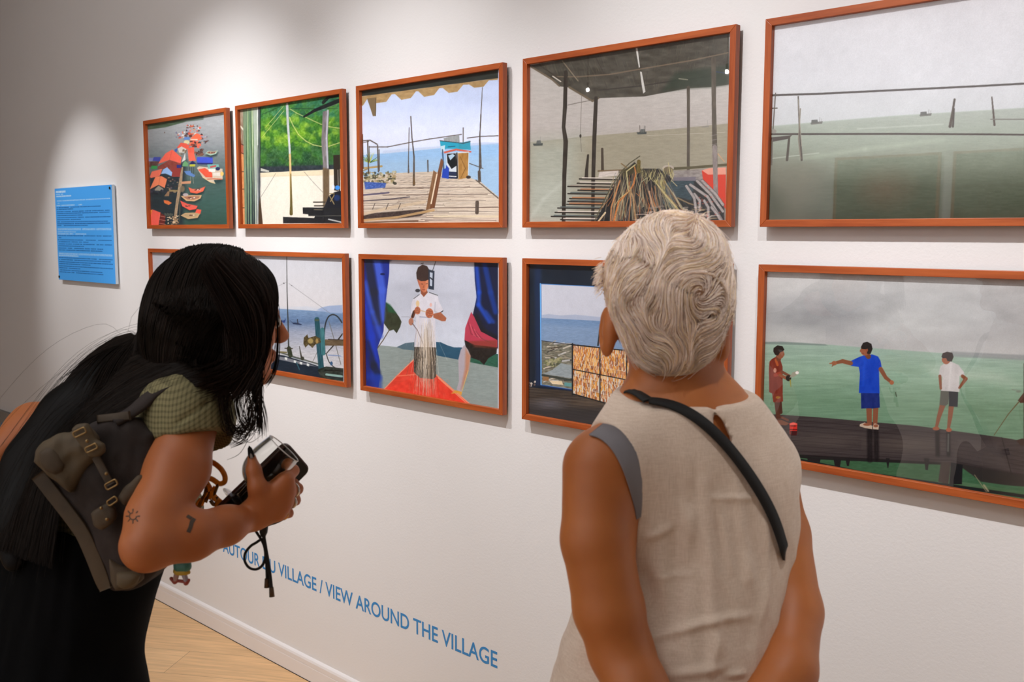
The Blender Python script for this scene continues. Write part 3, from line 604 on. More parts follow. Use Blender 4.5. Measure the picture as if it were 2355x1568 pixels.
    for P, w, col in (([(860, 190), (700, 300), (600, 400), (450, 620), (320, 860), (180, 1170)], 16, (84, 80, 62)), ([(790, 320), (660, 420), (680, 640), (690, 720)], 18, (186, 176, 130)), ([(780, 350), (800, 440), (770, 600), (720, 690), (540, 880), (470, 1170)], [16, 20, 22, 20, 26, 30], (190, 120, 66)), ([(700, 640), (760, 820), (800, 1160)], [16, 24, 30], (166, 134, 96)), ([(560, 560), (500, 740), (430, 960), (420, 1180)], 22, (186, 130, 84)), ([(1000, 720), (1040, 900), (1110, 1090)], [20, 26, 30], (186, 150, 120)), ([(1080, 560), (1220, 740), (1400, 950), (1440, 1000)], [14, 24, 30, 30], (186, 170, 120)), ([(1430, 820), (1600, 900), (1790, 960)], 20, (140, 120, 90)), ([(340, 1040), (230, 1180)], 26, (206, 186, 150)), ([(490, 920), (560, 820), (720, 700)], 12, (176, 160, 110)), ([(850, 690), (880, 580), (960, 520)], 12, (150, 150, 120)), ([(1340, 560), (1420, 640)], 10, (196, 180, 140)), ([(580, 300), (660, 360)], 16, (120, 96, 60)), ([(1360, 740), (1430, 880), (1480, 970), (1580, 990)], 12, (170, 166, 140)), ([(1290, 290), (1310, 440), (1350, 530)], 12, (190, 180, 130))): c.line(P, w, col, .95, 5, (20, 20, 20))
    c.line([(845, 270), (840, 420)], 56, (104, 90, 48), 1, None, (14, 14, 20))
    for P in ([(1620, 620), (1880, 800), (2090, 1150)], [(1720, 560), (1920, 760), (2110, 1020)], [(1680, 760), (1760, 860), (1760, 1000)], [(1830, 860), (1890, 960), (1890, 1150)], [(1800, 560), (2000, 760), (2110, 920)], [(1560, 640), (1680, 820), (1720, 1100)], [(1940, 960), (2020, 1060), (2080, 1160)]): c.line(P, 50, (58, 54, 58), .9, 8); c.line(P, 38, (166, 158, 156), .95, 8, (22, 22, 12)); 
    for k in range(24): c.ell(R.uniform(1700, 2100), R.uniform(620, 1160), 14, 10, (196, 90, 76), .6, 8)
def paint_lines(c):
    c.view(1740, 0, 2.8)
    c.grad([(0, (208, 208, 214)), (500, (200, 202, 208)), (760, (190, 194, 198))])
    c.poly([(60, 815), (400, 785), (900, 745), (1720, 695), (2200, 668), (2200, 1500), (60, 1500)], (160, 172, 162), 1, 10)
    c.grad([(700, (164, 172, 166)), (900, (148, 158, 146)), (1050, (124, 132, 118)), (1200, (86, 92, 78)), (1420, (62, 67, 53))], mask=1-c.above([(60, 822), (400, 790), (900, 750), (1720, 700), (2200, 672)], 14))
    c.noise(5, 50, 7, 3, mask=1-c.above([(60, 815), (1720, 695)])); c.noise(5, 260, 200, 6)
    c.poly([(60, 1040), (300, 1030), (420, 1120), (360, 1300), (200, 1500), (60, 1500)], (112, 108, 94), .55, 160); c.poly([(60, 1200), (160, 1260), (240, 1440), (60, 1500)], (56, 62, 46), .6, 120)  # grey-brown patch: reflection of the opposite wall painted into the print
    c.line([(290, 1020), (700, 960), (1200, 900)], 22, (176, 190, 172), .35, 26); c.line([(650, 830), (1200, 800)], 8, (196, 204, 196), .4, 8); c.line([(100, 1020), (400, 985)], 6, (196, 204, 194), .5, 6)
    dk = (78, 70, 64)
    def ship(x, y):
        c.poly([(x-40, y+2), (x+40, y-10), (x+36, y+6), (x-34, y+12)], (96, 96, 92), .9); c.poly([(x-32, y-18), (x+6, y-20), (x+10, y), (x-34, y+2)], (84, 86, 84), .9); c.line([(x+20, y), (x+22, y-34)], 2.5, (110, 110, 106)); c.line([(x+30, y-2), (x+34, y-26)], 2, (120, 120, 116))
    ship(386, 790); ship(1088, 738); c.ell(640, 770, 14, 4, (160, 166, 164), .8)
    c.line([(80, 614), (400, 604), (900, 580), (1400, 556), (1800, 534), (2100, 518)], 13, (66, 60, 58), 1, None, (8, 30, 6)); c.line([(80, 864), (900, 862), (1500, 865), (2100, 872)], 12, (64, 56, 52), 1, None, (8, 30, 6))
    c.line([(92, 698), (132, 696)], 8, dk); c.line([(122, 600), (106, 830)], 7, dk); c.line([(268, 622), (275, 800), (290, 1030)], [9, 10, 14], dk, 1, None, (20, 6, 20)); c.line([(282, 700), (270, 900), (284, 1020)], 7, (120, 112, 100)); c.line([(268, 640), (290, 940)], 4, (150, 144, 130))
    c.poly([(90, 885), (230, 870), (200, 895), (95, 914)], (70, 62, 58)); c.line([(210, 885), (196, 1030)], [14, 16], (70, 64, 56)); c.line([(100, 900), (96, 1060)], 10, (90, 84, 76)); c.ell(110, 845, 18, 14, (136, 134, 126))
    c.line([(1275, 640), (1262, 720), (1245, 815)], [14, 14, 18], (74, 66, 60), 1, None, (14, 8, 14)); c.line([(1272, 700), (1264, 815)], [10, 14], (66, 60, 56)); c.line([(1515, 625), (1524, 720), (1532, 805)], [8, 12, 14], (78, 68, 62)); c.line([(1508, 768), (2100, 768)], 7, (110, 108, 102))
def paint_grey_sea(c):
    c.view(560, 560, 4.354)
    c.grad([(100, (196, 198, 206)), (620, (206, 204, 208)), (680, (190, 196, 208))])
    c.poly([(-1200, 600), (400, 655), (980, 690), (980, 1500), (-1200, 1500)], (110, 138, 172), 1, 4); c.grad([(640, (126, 154, 188)), (780, (96, 122, 158)), (880, (150, 158, 178)), (1100, (190, 190, 196)), (1300, (200, 200, 204))], mask=1-c.above([(-1200, 590), (370, 655), (1000, 690)], 6))
    c.noise(16, 26, 5, 3, mask=1-c.above([(-1200, 600), (1000, 690)]))
def paint_winch(c):
    paint_grey_sea(c)
    c.poly([(730, 668), (780, 640), (860, 622), (990, 615), (990, 700), (850, 690)], (150, 168, 200), .95, 8); c.poly([(480, 640), (640, 625), (730, 668)], (196, 202, 214), .6, 14)
    c.line([(433, 100), (436, 480), (446, 780), (452, 1060)], [5, 8, 11, 13], (50, 52, 50)); c.line([(455, 400), (480, 418), (870, 700)], 3.5, (120, 122, 128), .9); c.line([(340, 430), (400, 400), (436, 385)], 3, (130, 130, 136), .8); c.ell(404, 398, 7, 7, (90, 90, 96)); c.ell(482, 420, 5, 5, (90, 90, 96))
    c.poly([(458, 762), (490, 790), (540, 792), (585, 808), (575, 816), (500, 808)], (40, 54, 84)); c.line([(540, 760), (545, 800)], 9, (50, 50, 60)); c.poly([(360, 775), (405, 770), (425, 750), (415, 792), (380, 790)], (40, 60, 120))
    c.line([(560, 1030), (580, 1140)], [6, 16], (60, 58, 50)); c.line([(740, 1080), (690, 1190)], 4, (90, 90, 86))
    # hull and deck
    c.poly([(330, 1110), (480, 1130), (760, 1230), (1000, 1260), (1000, 1420), (800, 1400), (300, 1260), (180, 1250)], (26, 40, 56), 1, 4, (12, 40, 8)); c.line([(350, 1085), (560, 1150), (770, 1212)], 14, (90, 96, 90)); c.line([(350, 1100), (770, 1228)], 6, (190, 196, 200)); c.poly([(350, 1128), (420, 1140), (560, 1180), (750, 1235), (560, 1205), (350, 1160)], (150, 150, 156), .8)
    for x, y in ((425, 1150), (515, 1180), (645, 1212), (575, 1196)): c.poly([(x-12, y-14), (x+14, y-8), (x+12, y+18), (x-12, y+10)], (214, 218, 216))
    c.line([(455, 1050), (470, 1120)], 44, (54, 62, 44), 1, None, (26, 14, 14)); c.line([(415, 1048), (490, 1052)], 9, (60, 54, 40)); c.line([(370, 1085), (430, 1090)], 14, (120, 110, 70)); c.ell(590, 1150, 18, 20, (60, 62, 50)); c.line([(530, 1190), (560, 1260)], 10, (50, 96, 110))
    # wheel
    c.line(smooth_path([(815, 1100), (808, 900), (835, 760), (885, 712), (940, 730), (985, 790)], 6), 13, (44, 50, 56)); c.line(smooth_path([(830, 1110), (860, 1190), (920, 1245), (985, 1262)], 6), 9, (60, 62, 60))
    c.line([(855, 780), (905, 950), (975, 1210)], 7, (110, 110, 106)); c.line([(825, 1105), (920, 1000), (990, 905)], [8, 14, 12], (54, 52, 48))
    c.line([(800, 990), (1000, 992)], 62, (104, 88, 66), 1, None, (20, 40, 14)); c.line([(850, 960), (1000, 965)], 10, (60, 50, 40))
    c.line([(735, 760), (755, 1000), (780, 1260)], [50, 54, 56], (38, 84, 96), 1, None, (22, 10, 60)); c.line([(790, 860), (800, 1100)], 40, (60, 116, 122), 1, None, (22, 8, 50)); c.ell(735, 766, 25, 12, (70, 84, 66))
    c.poly([(605, 940), (640, 908), (650, 945), (720, 925), (770, 950), (775, 990), (720, 1010), (690, 1045), (650, 1010), (620, 1042), (600, 1000)], (84, 72, 44), 1, None, (40, 14, 14)); c.ell(672, 975, 26, 26, (180, 160, 100), .8, 8); c.ell(735, 975, 14, 24, (180, 150, 90), .8, 8)
    c.poly([(740, 1260), (830, 1230), (1000, 1250), (1000, 1420), (790, 1380)], (44, 52, 46), 1, 6, (34, 20, 12)); c.line([(830, 1310), (985, 1330)], 22, (140, 176, 170)); c.line([(850, 1335), (990, 1345)], 10, (30, 40, 50)); c.line([(820, 1270), (990, 1275)], 10, (26, 24, 22)); c.ell(880, 1200, 14, 20, (50, 90, 130)); c.line([(850, 1370), (990, 1385)], 22, (110, 120, 110), .8)
    c.poly([(840, 1110), (960, 1118), (990, 1130), (850, 1122)], (110, 140, 190), .8)
def paint_boy(c):
    c.view(800, 560, 3.5625)
    c.grad([(130, (198, 202, 216)), (500, (192, 196, 210)), (800, (206, 212, 226))]); c.noise(10, 220, 120, 5)
    c.poly([(230, 830), (540, 862), (1230, 985), (1230, 1420), (200, 1420)], (146, 158, 156), 1, 4, (10, 36, 8))
    c.poly([(400, 848), (470, 815), (545, 808), (560, 878), (450, 866)], (86, 112, 126)); c.poly([(720, 806), (760, 808), (820, 835), (870, 850), (930, 850), (990, 870), (1230, 905), (1230, 1000), (900, 950), (720, 915)], (42, 88, 116), 1, 3, (10, 40, 20)); c.poly([(1000, 940), (1230, 905), (1230, 1015), (1000, 972)], (44, 96, 76), 1, 4, (16, 20, 12))
    # boat
    c.poly([(295, 1192), (540, 950), (560, 1000), (560, 1230), (420, 1225)], (226, 70, 52), 1, None, (14, 60, 20)); c.poly([(720, 1075), (760, 1100), (1010, 1325), (900, 1330), (540, 1250), (300, 1200), (560, 1080)], (232, 64, 46), 1, None, (16, 30, 30)); c.line([(295, 1195), (400, 1085), (540, 950)], 8, (236, 150, 120)); c.line([(400, 1085), (560, 1072)], 9, (240, 120, 90)); c.line([(722, 1075), (830, 1170), (1012, 1326)], 10, (240, 150, 116)); c.line([(740, 1100), (980, 1315)], 4, (250, 190, 150))
    # dark green far sleeve
    c.poly([(310, 480), (360, 520), (420, 600), (440, 640), (430, 680), (400, 735), (375, 705), (340, 715), (300, 660), (290, 640)], (56, 62, 44), 1, 4, (20, 12, 30)); c.poly([(310, 480), (345, 500), (400, 575), (330, 560)], (40, 92, 60), .9, 16); c.line([(350, 690), (290, 790), (240, 860)], 7, (90, 74, 56)); c.line([(440, 600), (500, 600), (560, 640)], 4, (150, 150, 160), .7)
    for k in range(12): c.line([(430+k*14, 640), (440+k*13, 760+k % 4*25)], 2, (220, 220, 226), .5)
    # nets
    R = random.Random(5)
    # boy: shorts, shirt
    c.poly([(545, 845), (722, 848), (722, 1090), (700, 1110), (590, 1100), (540, 1050), (540, 900)], (66, 60, 54), 1, 4, (30, 10, 14))
    c.poly([(595, 412), (640, 400), (690, 400), (735, 420), (745, 470), (783, 548), (750, 568), (712, 548), (718, 700), (724, 850), (545, 846), (552, 700), (560, 600), (530, 590), (518, 560), (520, 490), (540, 440)], (216, 214, 224), 1, 3, (7, 30, 60)); c.line([(540, 450), (585, 418)], 6, (90, 96, 106)); c.line([(668, 400), (735, 424)], 7, (80, 86, 96)); c.line([(715, 480), (712, 560)], 5, (176, 176, 190)); c.poly([(748, 568), (782, 545), (780, 556), (755, 570)], (40, 40, 44)); c.line([(555, 700), (556, 830)], 6, (190, 190, 206), .7)
    c.ell(572, 492, 14, 26, (224, 196, 150)); c.ell(680, 502, 10, 16, (226, 180, 170), .9)
    c.line([(590, 600), (665, 606)], 8, (150, 156, 180), .8)
    skin = (170, 100, 70)
    c.poly([(700, 575), (760, 562), (808, 610), (800, 636), (770, 636), (700, 606)], skin, 1, 4, (10, 20, 20)); c.line([(530, 600), (545, 560), (560, 548)], 26, (120, 66, 46)); c.ell(571, 548, 24, 32, (190, 112, 80), 1, 4, (26, 10, 10)); c.ell(668, 570, 32, 40, (186, 108, 76), 1, 4, (26, 10, 10)); c.line([(596, 548), (640, 560)], 8, (206, 180, 150)); c.ell(518, 640, 20, 30, (180, 120, 96)); c.line([(535, 560), (530, 600)], 9, (40, 34, 34))
    for k in range(3): c.line([(555, 530+k*16), (590, 538+k*16)], 3, (110, 60, 46), .8); c.line([(645, 548+k*18), (690, 556+k*18)], 3, (110, 60, 46), .8)
    c.line([(530, 655), (570, 710), (600, 780), (630, 855)], [8, 5, 4, 4], (110, 90, 90))
    c.poly([(592, 370), (645, 375), (655, 400), (622, 438), (600, 412)], (150, 84, 58)); c.poly([(570, 300), (575, 290), (662, 285), (664, 345), (640, 395), (622, 402), (598, 380), (578, 330)], (196, 116, 82), 1, 4); c.poly([(640, 290), (664, 290), (662, 345), (640, 392), (630, 392)], (226, 150, 112), .7, 8); c.poly([(565, 290), (560, 240), (575, 195), (612, 172), (650, 185), (672, 225), (668, 290), (640, 305), (600, 308), (575, 296)], (66, 50, 46), 1, 4, (14, 6, 20)); c.line([(600, 330), (614, 332)], 4, (60, 36, 30)); c.line([(640, 330), (652, 328)], 4, (60, 36, 30)); c.line([(622, 345), (618, 362)], 6, (150, 84, 60), .8); c.line([(610, 378), (632, 378)], 5, (150, 66, 54))
    c.line([(572, 296), (586, 335)], 8, (176, 100, 74))
    c.poly([(660, 210), (710, 225), (705, 380), (660, 372)], (50, 60, 76)); c.poly([(672, 235), (695, 240), (690, 350), (672, 345)], (190, 200, 216)); c.line([(722, 140), (690, 235)], 5, (40, 44, 50)); c.ell(572, 385, 20, 14, (60, 60, 66)); c.line([(600, 165), (620, 160)], 5, (50, 50, 56)); c.line([(675, 280), (700, 300)], 10, (40, 46, 56))
    # net falling
    for k in range(170):
        x = R.gauss(640, 32); y0 = R.uniform(600, 900); x1 = x+(x-640)*R.uniform(.3, 1.2)+R.uniform(-10, 10); y1 = min(R.uniform(950, 1290), 1262+(x1-540)*.11)
        c.line([(x, y0), ((x+x1)/2+R.uniform(-6, 6), (y0+y1)/2), (x1, y1)], 2.4, R.choice([(222, 206, 186), (176, 156, 130), (120, 100, 80), (240, 230, 216)]), R.uniform(.25, .7), 3)
    for k in range(50):
        x = R.uniform(545, 720); y = R.uniform(860, 1080); c.line([(x, y), (x+R.uniform(-6, 6), y+R.uniform(20, 60))], 3, R.choice([(150, 136, 110), (44, 40, 36)]), .6, 3)
    for k in range(40):
        x = R.uniform(470, 840); y = R.uniform(1100, 1240); c.line([(x, y), (x+R.uniform(-10, 10), y+R.uniform(10, 50))], 2.5, (236, 150, 120), .5, 3)
    # left blue figure
    c.poly([(110, 110), (342, 120), (338, 250), (300, 560), (292, 720), (240, 860), (262, 960), (262, 1100), (252, 1180), (100, 1180)], (34, 52, 150), 1, 3); 
    for P, w, col, a in (([(240, 140), (280, 380), (270, 620)], 60, (70, 100, 214), .9), ([(170, 150), (210, 400), (240, 640)], 70, (36, 40, 60), .85), ([(140, 320), (200, 560), (270, 760)], 34, (60, 90, 200), .8), ([(120, 480), (190, 760), (230, 1060)], 60, (30, 60, 190), .9), ([(150, 820), (210, 1000), (240, 1060)], 60, (30, 36, 60), .8), ([(130, 640), (160, 900), (170, 1160)], 40, (22, 36, 120), .7), ([(150, 120), (340, 130)], 30, (60, 66, 90), .8), ([(120, 1080), (250, 1100), (250, 1180)], 60, (26, 60, 170), .6)): c.line(P, w, col, a, 26)
    c.ell(285, 250, 20, 9, (24, 34, 90))
    # right figure
    c.poly([(1035, 150), (1230, 160), (1230, 860), (1100, 780), (1020, 600), (1055, 440), (1040, 300)], (22, 30, 62), 1, 4); 
    for P, w, col in (([(1055, 200), (1075, 400), (1070, 500), (1160, 640)], 34, (30, 80, 200)), ([(1120, 170), (1170, 400), (1210, 560)], 40, (20, 60, 150)), ([(1130, 560), (1190, 640)], 30, (26, 66, 160)), ([(1050, 600), (1110, 720), (1200, 770)], 46, (26, 26, 32))): c.line(P, w, col, .8, 22)
    c.poly([(1010, 560), (1035, 600), (1090, 720), (1225, 790), (1225, 850), (1040, 850), (955, 790), (962, 690)], (186, 60, 84), 1, 4)
    for k in range(5): c.line([(985+k*16, 640+k*20), (1010+k*22, 740+k*10), (1200, 820+k*2)], 5, (230, 120, 130) if k % 2 else (110, 36, 50), .7, 5)
    c.poly([(955, 790), (1040, 830), (1222, 850), (1218, 900), (1150, 940), (1115, 995), (1080, 960), (1000, 930), (965, 850)], (36, 30, 28), 1, 4, (18, 12, 12)); c.poly([(985, 800), (1222, 790), (1222, 860), (1040, 850)], (130, 56, 34), .6, 18)
    c.poly([(955, 830), (985, 870), (1005, 920), (990, 1040), (950, 1150), (930, 1225), (890, 1195), (910, 1130), (905, 950), (925, 870)], (180, 170, 180), 1, 6); c.poly([(965, 860), (1005, 920), (990, 1040), (950, 1150), (925, 1200), (960, 1020)], (190, 130, 100), .9, 20); c.poly([(845, 1230), (880, 1200), (935, 1215), (930, 1245), (900, 1225)], (226, 160, 70)); c.line([(985, 1040), (930, 1230)], 4, (226, 190, 90))
def paint_doorway(c):
    c.view(1180, 580, 3.646)
    c.fill((16, 30, 46)); c.noise(7, 60, 60, 3); c.poly([(180, 100), (235, 100), (240, 1120), (190, 1120)], (24, 50, 96), .6, 30)
    c.poly([(115, 1130), (500, 1165), (2000, 1330), (2000, 1600), (100, 1600)], (70, 60, 52), 1, 3, (20, 160, 6)); 
    for k in range(12): c.line([(115, 1150+k*20), (900, 1215+k*30), (1700, 1320+k*44)], 4, (34, 28, 28), .7, 4, (14, 60, 10))
    c.poly([(120, 1290), (500, 1300), (980, 1340), (900, 1480), (120, 1400)], (40, 42, 50), .55, 80); c.ell(300, 1270, 120, 40, (120, 120, 136), .45, 60, (20, 60, 8)); c.ell(640, 1260, 120, 30, (130, 110, 90), .35, 50)
    c.poly([(228, 262), (1250, 312), (1400, 320), (1400, 1220), (500, 1158), (232, 1115)], (60, 120, 190), 1); D = [(238, 268), (1400, 325), (1400, 1200), (505, 1148), (240, 1108)]
    c.poly(D, (196, 198, 210), 1, 2); c.poly([(240, 525), (300, 518), (400, 530), (520, 522), (640, 535), (760, 545), (1400, 590), (1400, 620), (240, 552)], (168, 178, 200), 1, 6); c.poly([(240, 550), (1400, 612), (1400, 900), (240, 770)], (112, 142, 180), 1, 3, (10, 24, 5)); c.poly([(240, 600), (1400, 680), (1400, 860), (240, 760)], (134, 156, 186), .6, 40, (10, 24, 5))
    c.poly([(240, 745), (520, 780), (520, 1150), (240, 1108)], (120, 118, 104), 1, 3, (40, 20, 8)); R = random.Random(2)
    for k in range(46):
        x, y = R.uniform(245, 480), R.uniform(760, 1090); a = R.uniform(-.6, .3); L = R.uniform(30, 90); c.line([(x, y), (min(x+L*math.cos(a), 505), y+L*math.sin(a))], R.uniform(5, 13), R.choice([(214, 204, 190), (70, 60, 50), (40, 40, 44), (170, 156, 136), (196, 196, 200)]), .8)
    for k in range(40): c.ell(R.uniform(250, 400), R.uniform(880, 965), R.uniform(8, 18), R.uniform(6, 14), R.choice([(110, 116, 84), (160, 156, 116), (80, 84, 66)]), .8)
    c.poly([(400, 930), (505, 950), (505, 1060), (250, 1020), (330, 985)], (150, 162, 168), .9, 6, (12, 20, 6)); c.line([(245, 1030), (505, 1075)], 18, (60, 66, 60)); c.poly([(250, 1040), (300, 1045), (298, 1080), (250, 1075)], (150, 110, 70)); c.poly([(300, 1075), (410, 1080), (420, 1112), (330, 1105)], (226, 206, 170)); c.poly([(430, 1090), (505, 1098), (505, 1130), (430, 1120)], (96, 150, 150))
    c.line([(240, 742), (490, 775)], 6, (50, 50, 56)); c.line([(228, 262), (234, 1115)], 8, (110, 176, 236)); c.line([(232, 1118), (505, 1158)], 9, (22, 44, 90))
    for k in range(9): c.ell(R.uniform(132, 186), R.uniform(1080, 1120), 8, 9, (190, 180, 170) if k % 2 else (110, 90, 84))
    # screen with drying fish
    Q = lambda u, v: (498+u*640, 775+u*70+v*(412+u*110))
    c.poly([Q(0, 0), Q(1, 0), Q(1, 1), Q(0, 1)], (206, 196, 184), 1, 3, (14, 14, 14))
    pal = [(206, 130, 40), (226, 150, 50), (170, 84, 30), (196, 110, 50), (236, 176, 90), (120, 56, 24)]
    for j in range(14):
        for i in range(62):
            u, v = (i+.5+R.uniform(-.3, .3))/62, (j+.5+R.uniform(-.2, .2))/14
            if 0.58 < u < .68 and .66 < v < .78: continue
            if R.random() < .13 and v > .5: continue
            x, y = Q(u, v); a = R.uniform(-.3, .3); c.line([(x-a*14, y-15), (x+a*14, y+15)], R.uniform(6, 9), R.choice(pal), .9)
    for u in (.13, .24, .46, .6, .83): c.line([Q(u, .55), Q(u, .98)], 9, (226, 222, 216), .6, 4)
    for v in (.36, .62, .84): c.line([Q(.02, v), Q(.98, v)], 6, (226, 210, 190), .5, 4)
    bar = (26, 30, 34)
    for P, w in (([Q(-.02, 0), Q(1, 0)], 10), ([Q(0, 1), Q(1, 1)], 11), ([Q(0, -.02), Q(0, 1.02)], 12), ([Q(.36, 0), Q(.36, 1)], 9), ([Q(.71, 0), Q(.71, 1)], 9), ([Q(0, .5), Q(1, .5)], 8)): c.line(P, w, bar)
    c.line([(728, 650), (712, 780)], 14, (40, 46, 50)); c.line([(745, 700), (740, 785)], 8, (60, 66, 70))
    c.poly([(1250, 300), (1900, 330), (1900, 1400), (1200, 1330)], (20, 24, 28), 1, 4); c.poly([(1640, 640), (1735, 700), (1735, 830), (1640, 800)], (196, 196, 200), 1, 4)
    c.poly([(1655, 880), (1735, 840), (1735, 1180), (1600, 1150)], (34, 40, 42), 1, 6)
    for k in range(12): c.line([(1650+k*6, 1100), (1690+k*4, 870)], 3, (150, 156, 150), .7)
    c.line([(1640, 905), (1735, 935)], 4, (176, 180, 176))
def paint_boys(c):
    c.view(1720, 590, 2.57)
    c.grad([(100, (188, 188, 188)), (400, (166, 166, 168)), (600, (182, 182, 182))]); 
    for k, (x, y, rx, ry, col, a) in enumerate([(230, 200, 240, 90, (196, 196, 196), .6), (420, 330, 330, 110, (146, 148, 152), .6), (200, 400, 260, 70, (150, 152, 154), .5), (900, 250, 340, 90, (176, 178, 180), .5), (1100, 380, 320, 90, (184, 186, 186), .6), (1400, 300, 400, 120, (170, 172, 174), .5), (820, 430, 160, 60, (196, 198, 198), .5), (150, 470, 220, 40, (192, 194, 192), .7)]): c.ell(x, y, rx, ry, col, a, 90, (14, 120, 50, k))
    c.noise(7, 150, 60, 4)
    c.poly([(80, 505), (300, 510), (460, 520), (760, 545), (1200, 575), (1700, 612), (1800, 620), (1800, 1700), (80, 1700)], (140, 168, 152), 1, 8); c.grad([(480, (150, 172, 160)), (640, (140, 168, 148)), (820, (110, 142, 116)), (1000, (104, 138, 112)), (1400, (60, 96, 62))], ax=(-.06, 1), mask=1-c.above([(60, 506), (460, 522), (1800, 620)], 10))
    c.noise(12, 120, 9, 3, mask=1-c.above([(60, 520), (1800, 630)])); c.poly([(80, 505), (200, 502), (460, 518), (470, 526), (80, 516)], (110, 122, 120), .7, 6); c.poly([(1200, 560), (1800, 590), (1800, 622), (1200, 590)], (136, 140, 142), .8, 10)
    for k in range(14): c.line([(900+k*30, 740+k*14), (1300+k*30, 790+k*18)], 5, (84, 116, 90), .28, 10)
    c.poly([(1050, 640), (1500, 690), (1600, 760), (1100, 700)], (186, 196, 184), .4, 60)
    # pier
    c.poly([(60, 925), (400, 948), (1000, 1000), (1220, 1030), (1500, 1068), (1800, 1120), (1800, 1330), (1560, 1290), (1200, 1225), (1000, 1215), (400, 1185), (150, 1140), (60, 1100)], (62, 54, 54), 1, 3, (10, 90, 5))
    for k in range(7): c.line([(60, 950+k*30), (500, 985+k*30), (1190, 1050+k*26)], 3.5, (36, 28, 30), .6, 4); c.line([(1200, 1085+k*24), (1800, 1190+k*26)], 3.5, (34, 28, 30), .6, 4)
    c.ell(450, 1085, 250, 50, (96, 86, 80), .4, 60); c.ell(950, 1110, 220, 44, (100, 90, 82), .45, 60); c.poly([(1240, 1080), (1480, 1110), (1560, 1270), (1220, 1190)], (86, 78, 76), .6, 40)
    c.poly([(180, 1150), (400, 1190), (1140, 1222), (1140, 1330), (900, 1330), (240, 1200)], (58, 96, 66), 1, 4, (10, 30, 8)); c.poly([(240, 1165), (500, 1180), (1200, 1220), (1800, 1340), (1800, 1380), (1560, 1300), (1200, 1232), (400, 1198), (240, 1182)], (30, 24, 26), .9, 4)
    c.poly([(1260, 1230), (1560, 1290), (1800, 1330), (1800, 1420), (1400, 1350), (1250, 1330)], (60, 100, 70), 1, 4, (10, 30, 8)); c.poly([(1250, 1222), (1800, 1320), (1800, 1370), (1540, 1352), (1380, 1330), (1270, 1250)], (46, 40, 40), .95, 6)
    for x0, x1, y1 in ((350, 430, 1235), (505, 552, 1245), (575, 605, 1238), (815, 838, 1250), (1040, 1072, 1262)): c.poly([(x0, 1190), (x1, 1192), (x1-8, y1), (x0+10, y1-2)], (32, 28, 30))
    c.poly([(1140, 1215), (1200, 1215), (1185, 1345), (1125, 1330)], (60, 50, 46), 1, None, (10, 20, 40)); c.poly([(1200, 1215), (1270, 1230), (1265, 1345), (1190, 1345)], (24, 24, 28)); c.line([(240, 1190), (700, 1282), (1100, 1340), (1800, 1440)], 20, (26, 32, 32)); c.line([(1500, 1068), (1560, 1290)], 4, (30, 24, 26)); c.line([(1340, 1290), (1410, 1390)], 4, (150, 140, 110), .8); c.line([(1395, 1350), (1420, 1385)], 10, (160, 150, 120), .8); c.line([(470, 1235), (515, 1245)], 8, (150, 140, 110), .8)
    for x, w, y0, y1 in ((185, 30, 1000, 1130), (720, 34, 1025, 1200), (758, 30, 1025, 1195), (1120, 26, 1035, 1170), (1185, 24, 1045, 1170)): c.line([(x, y0), (x+2, y1)], w, (24, 18, 20), .8, 12, (10, 10, 20))
    c.line([(1185, 1050), (1183, 1150)], 9, (110, 116, 110), .7, 6)
    skin = (130, 78, 54)
    # boy in dark red
    c.line([(172, 850), (178, 930), (182, 975)], [34, 26, 22], (84, 48, 36)); c.line([(190, 860), (195, 920)], 20, (70, 40, 32)); c.poly([(165, 968), (200, 965), (245, 985), (225, 998), (170, 992)], (120, 76, 58)); c.line([(200, 950), (236, 966)], 13, (110, 66, 50))
    c.poly([(142, 800), (205, 800), (208, 855), (185, 862), (150, 860)], (120, 52, 38)); c.poly([(142, 605), (165, 592), (192, 610), (205, 650), (206, 805), (150, 812), (126, 800), (124, 660), (128, 620)], (118, 46, 34), 1, 3, (12, 12, 60)); c.line([(165, 610), (175, 640)], 14, (170, 84, 44)); c.ell(160, 672, 9, 14, (206, 160, 140), .8); c.ell(178, 832, 13, 8, (160, 120, 50), .8); c.line([(162, 700), (192, 690)], 22, (150, 60, 44))
    c.line([(188, 700), (235, 722)], 18, (140, 84, 60)); c.line([(200, 680), (245, 705)], 16, (120, 72, 54)); c.ell(240, 718, 16, 18, (40, 34, 32)); c.poly([(245, 715), (262, 685), (300, 672), (302, 690), (270, 712)], (150, 146, 130)); c.ell(291, 686, 10, 9, (226, 220, 216)); c.line([(250, 730), (254, 768)], [8, 4], (150, 140, 60))
    c.line([(180, 590), (182, 605)], 28, (110, 64, 46)); c.ell(190, 574, 24, 30, (140, 84, 60)); c.poly([(150, 560), (152, 540), (175, 524), (205, 530), (216, 550), (205, 560), (190, 566), (178, 585), (160, 580)], (38, 30, 28)); c.line([(213, 570), (214, 582)], 5, (140, 84, 60))
    c.poly([(246, 985), (268, 978), (292, 986), (290, 1048), (248, 1048)], (206, 50, 40)); c.ell(269, 990, 22, 9, (230, 96, 84)); c.ell(269, 1000, 18, 5, (130, 30, 26)); c.line([(248, 1022), (291, 1022)], 6, (110, 24, 22)); c.poly([(250, 1030), (292, 1030), (288, 1056), (252, 1056)], (70, 26, 26))
    # boy in blue
    c.line([(716, 890), (718, 990)], [34, 28], skin); c.line([(756, 890), (752, 990)], [32, 26], skin); c.poly([(662, 990), (690, 980), (735, 1000), (735, 1020), (690, 1012), (660, 1002)], (190, 170, 150)); c.poly([(738, 1000), (750, 985), (775, 995), (772, 1022), (740, 1020)], (190, 170, 150)); c.ell(705, 992, 24, 8, (140, 84, 60)); c.ell(756, 1000, 14, 9, (140, 84, 60))
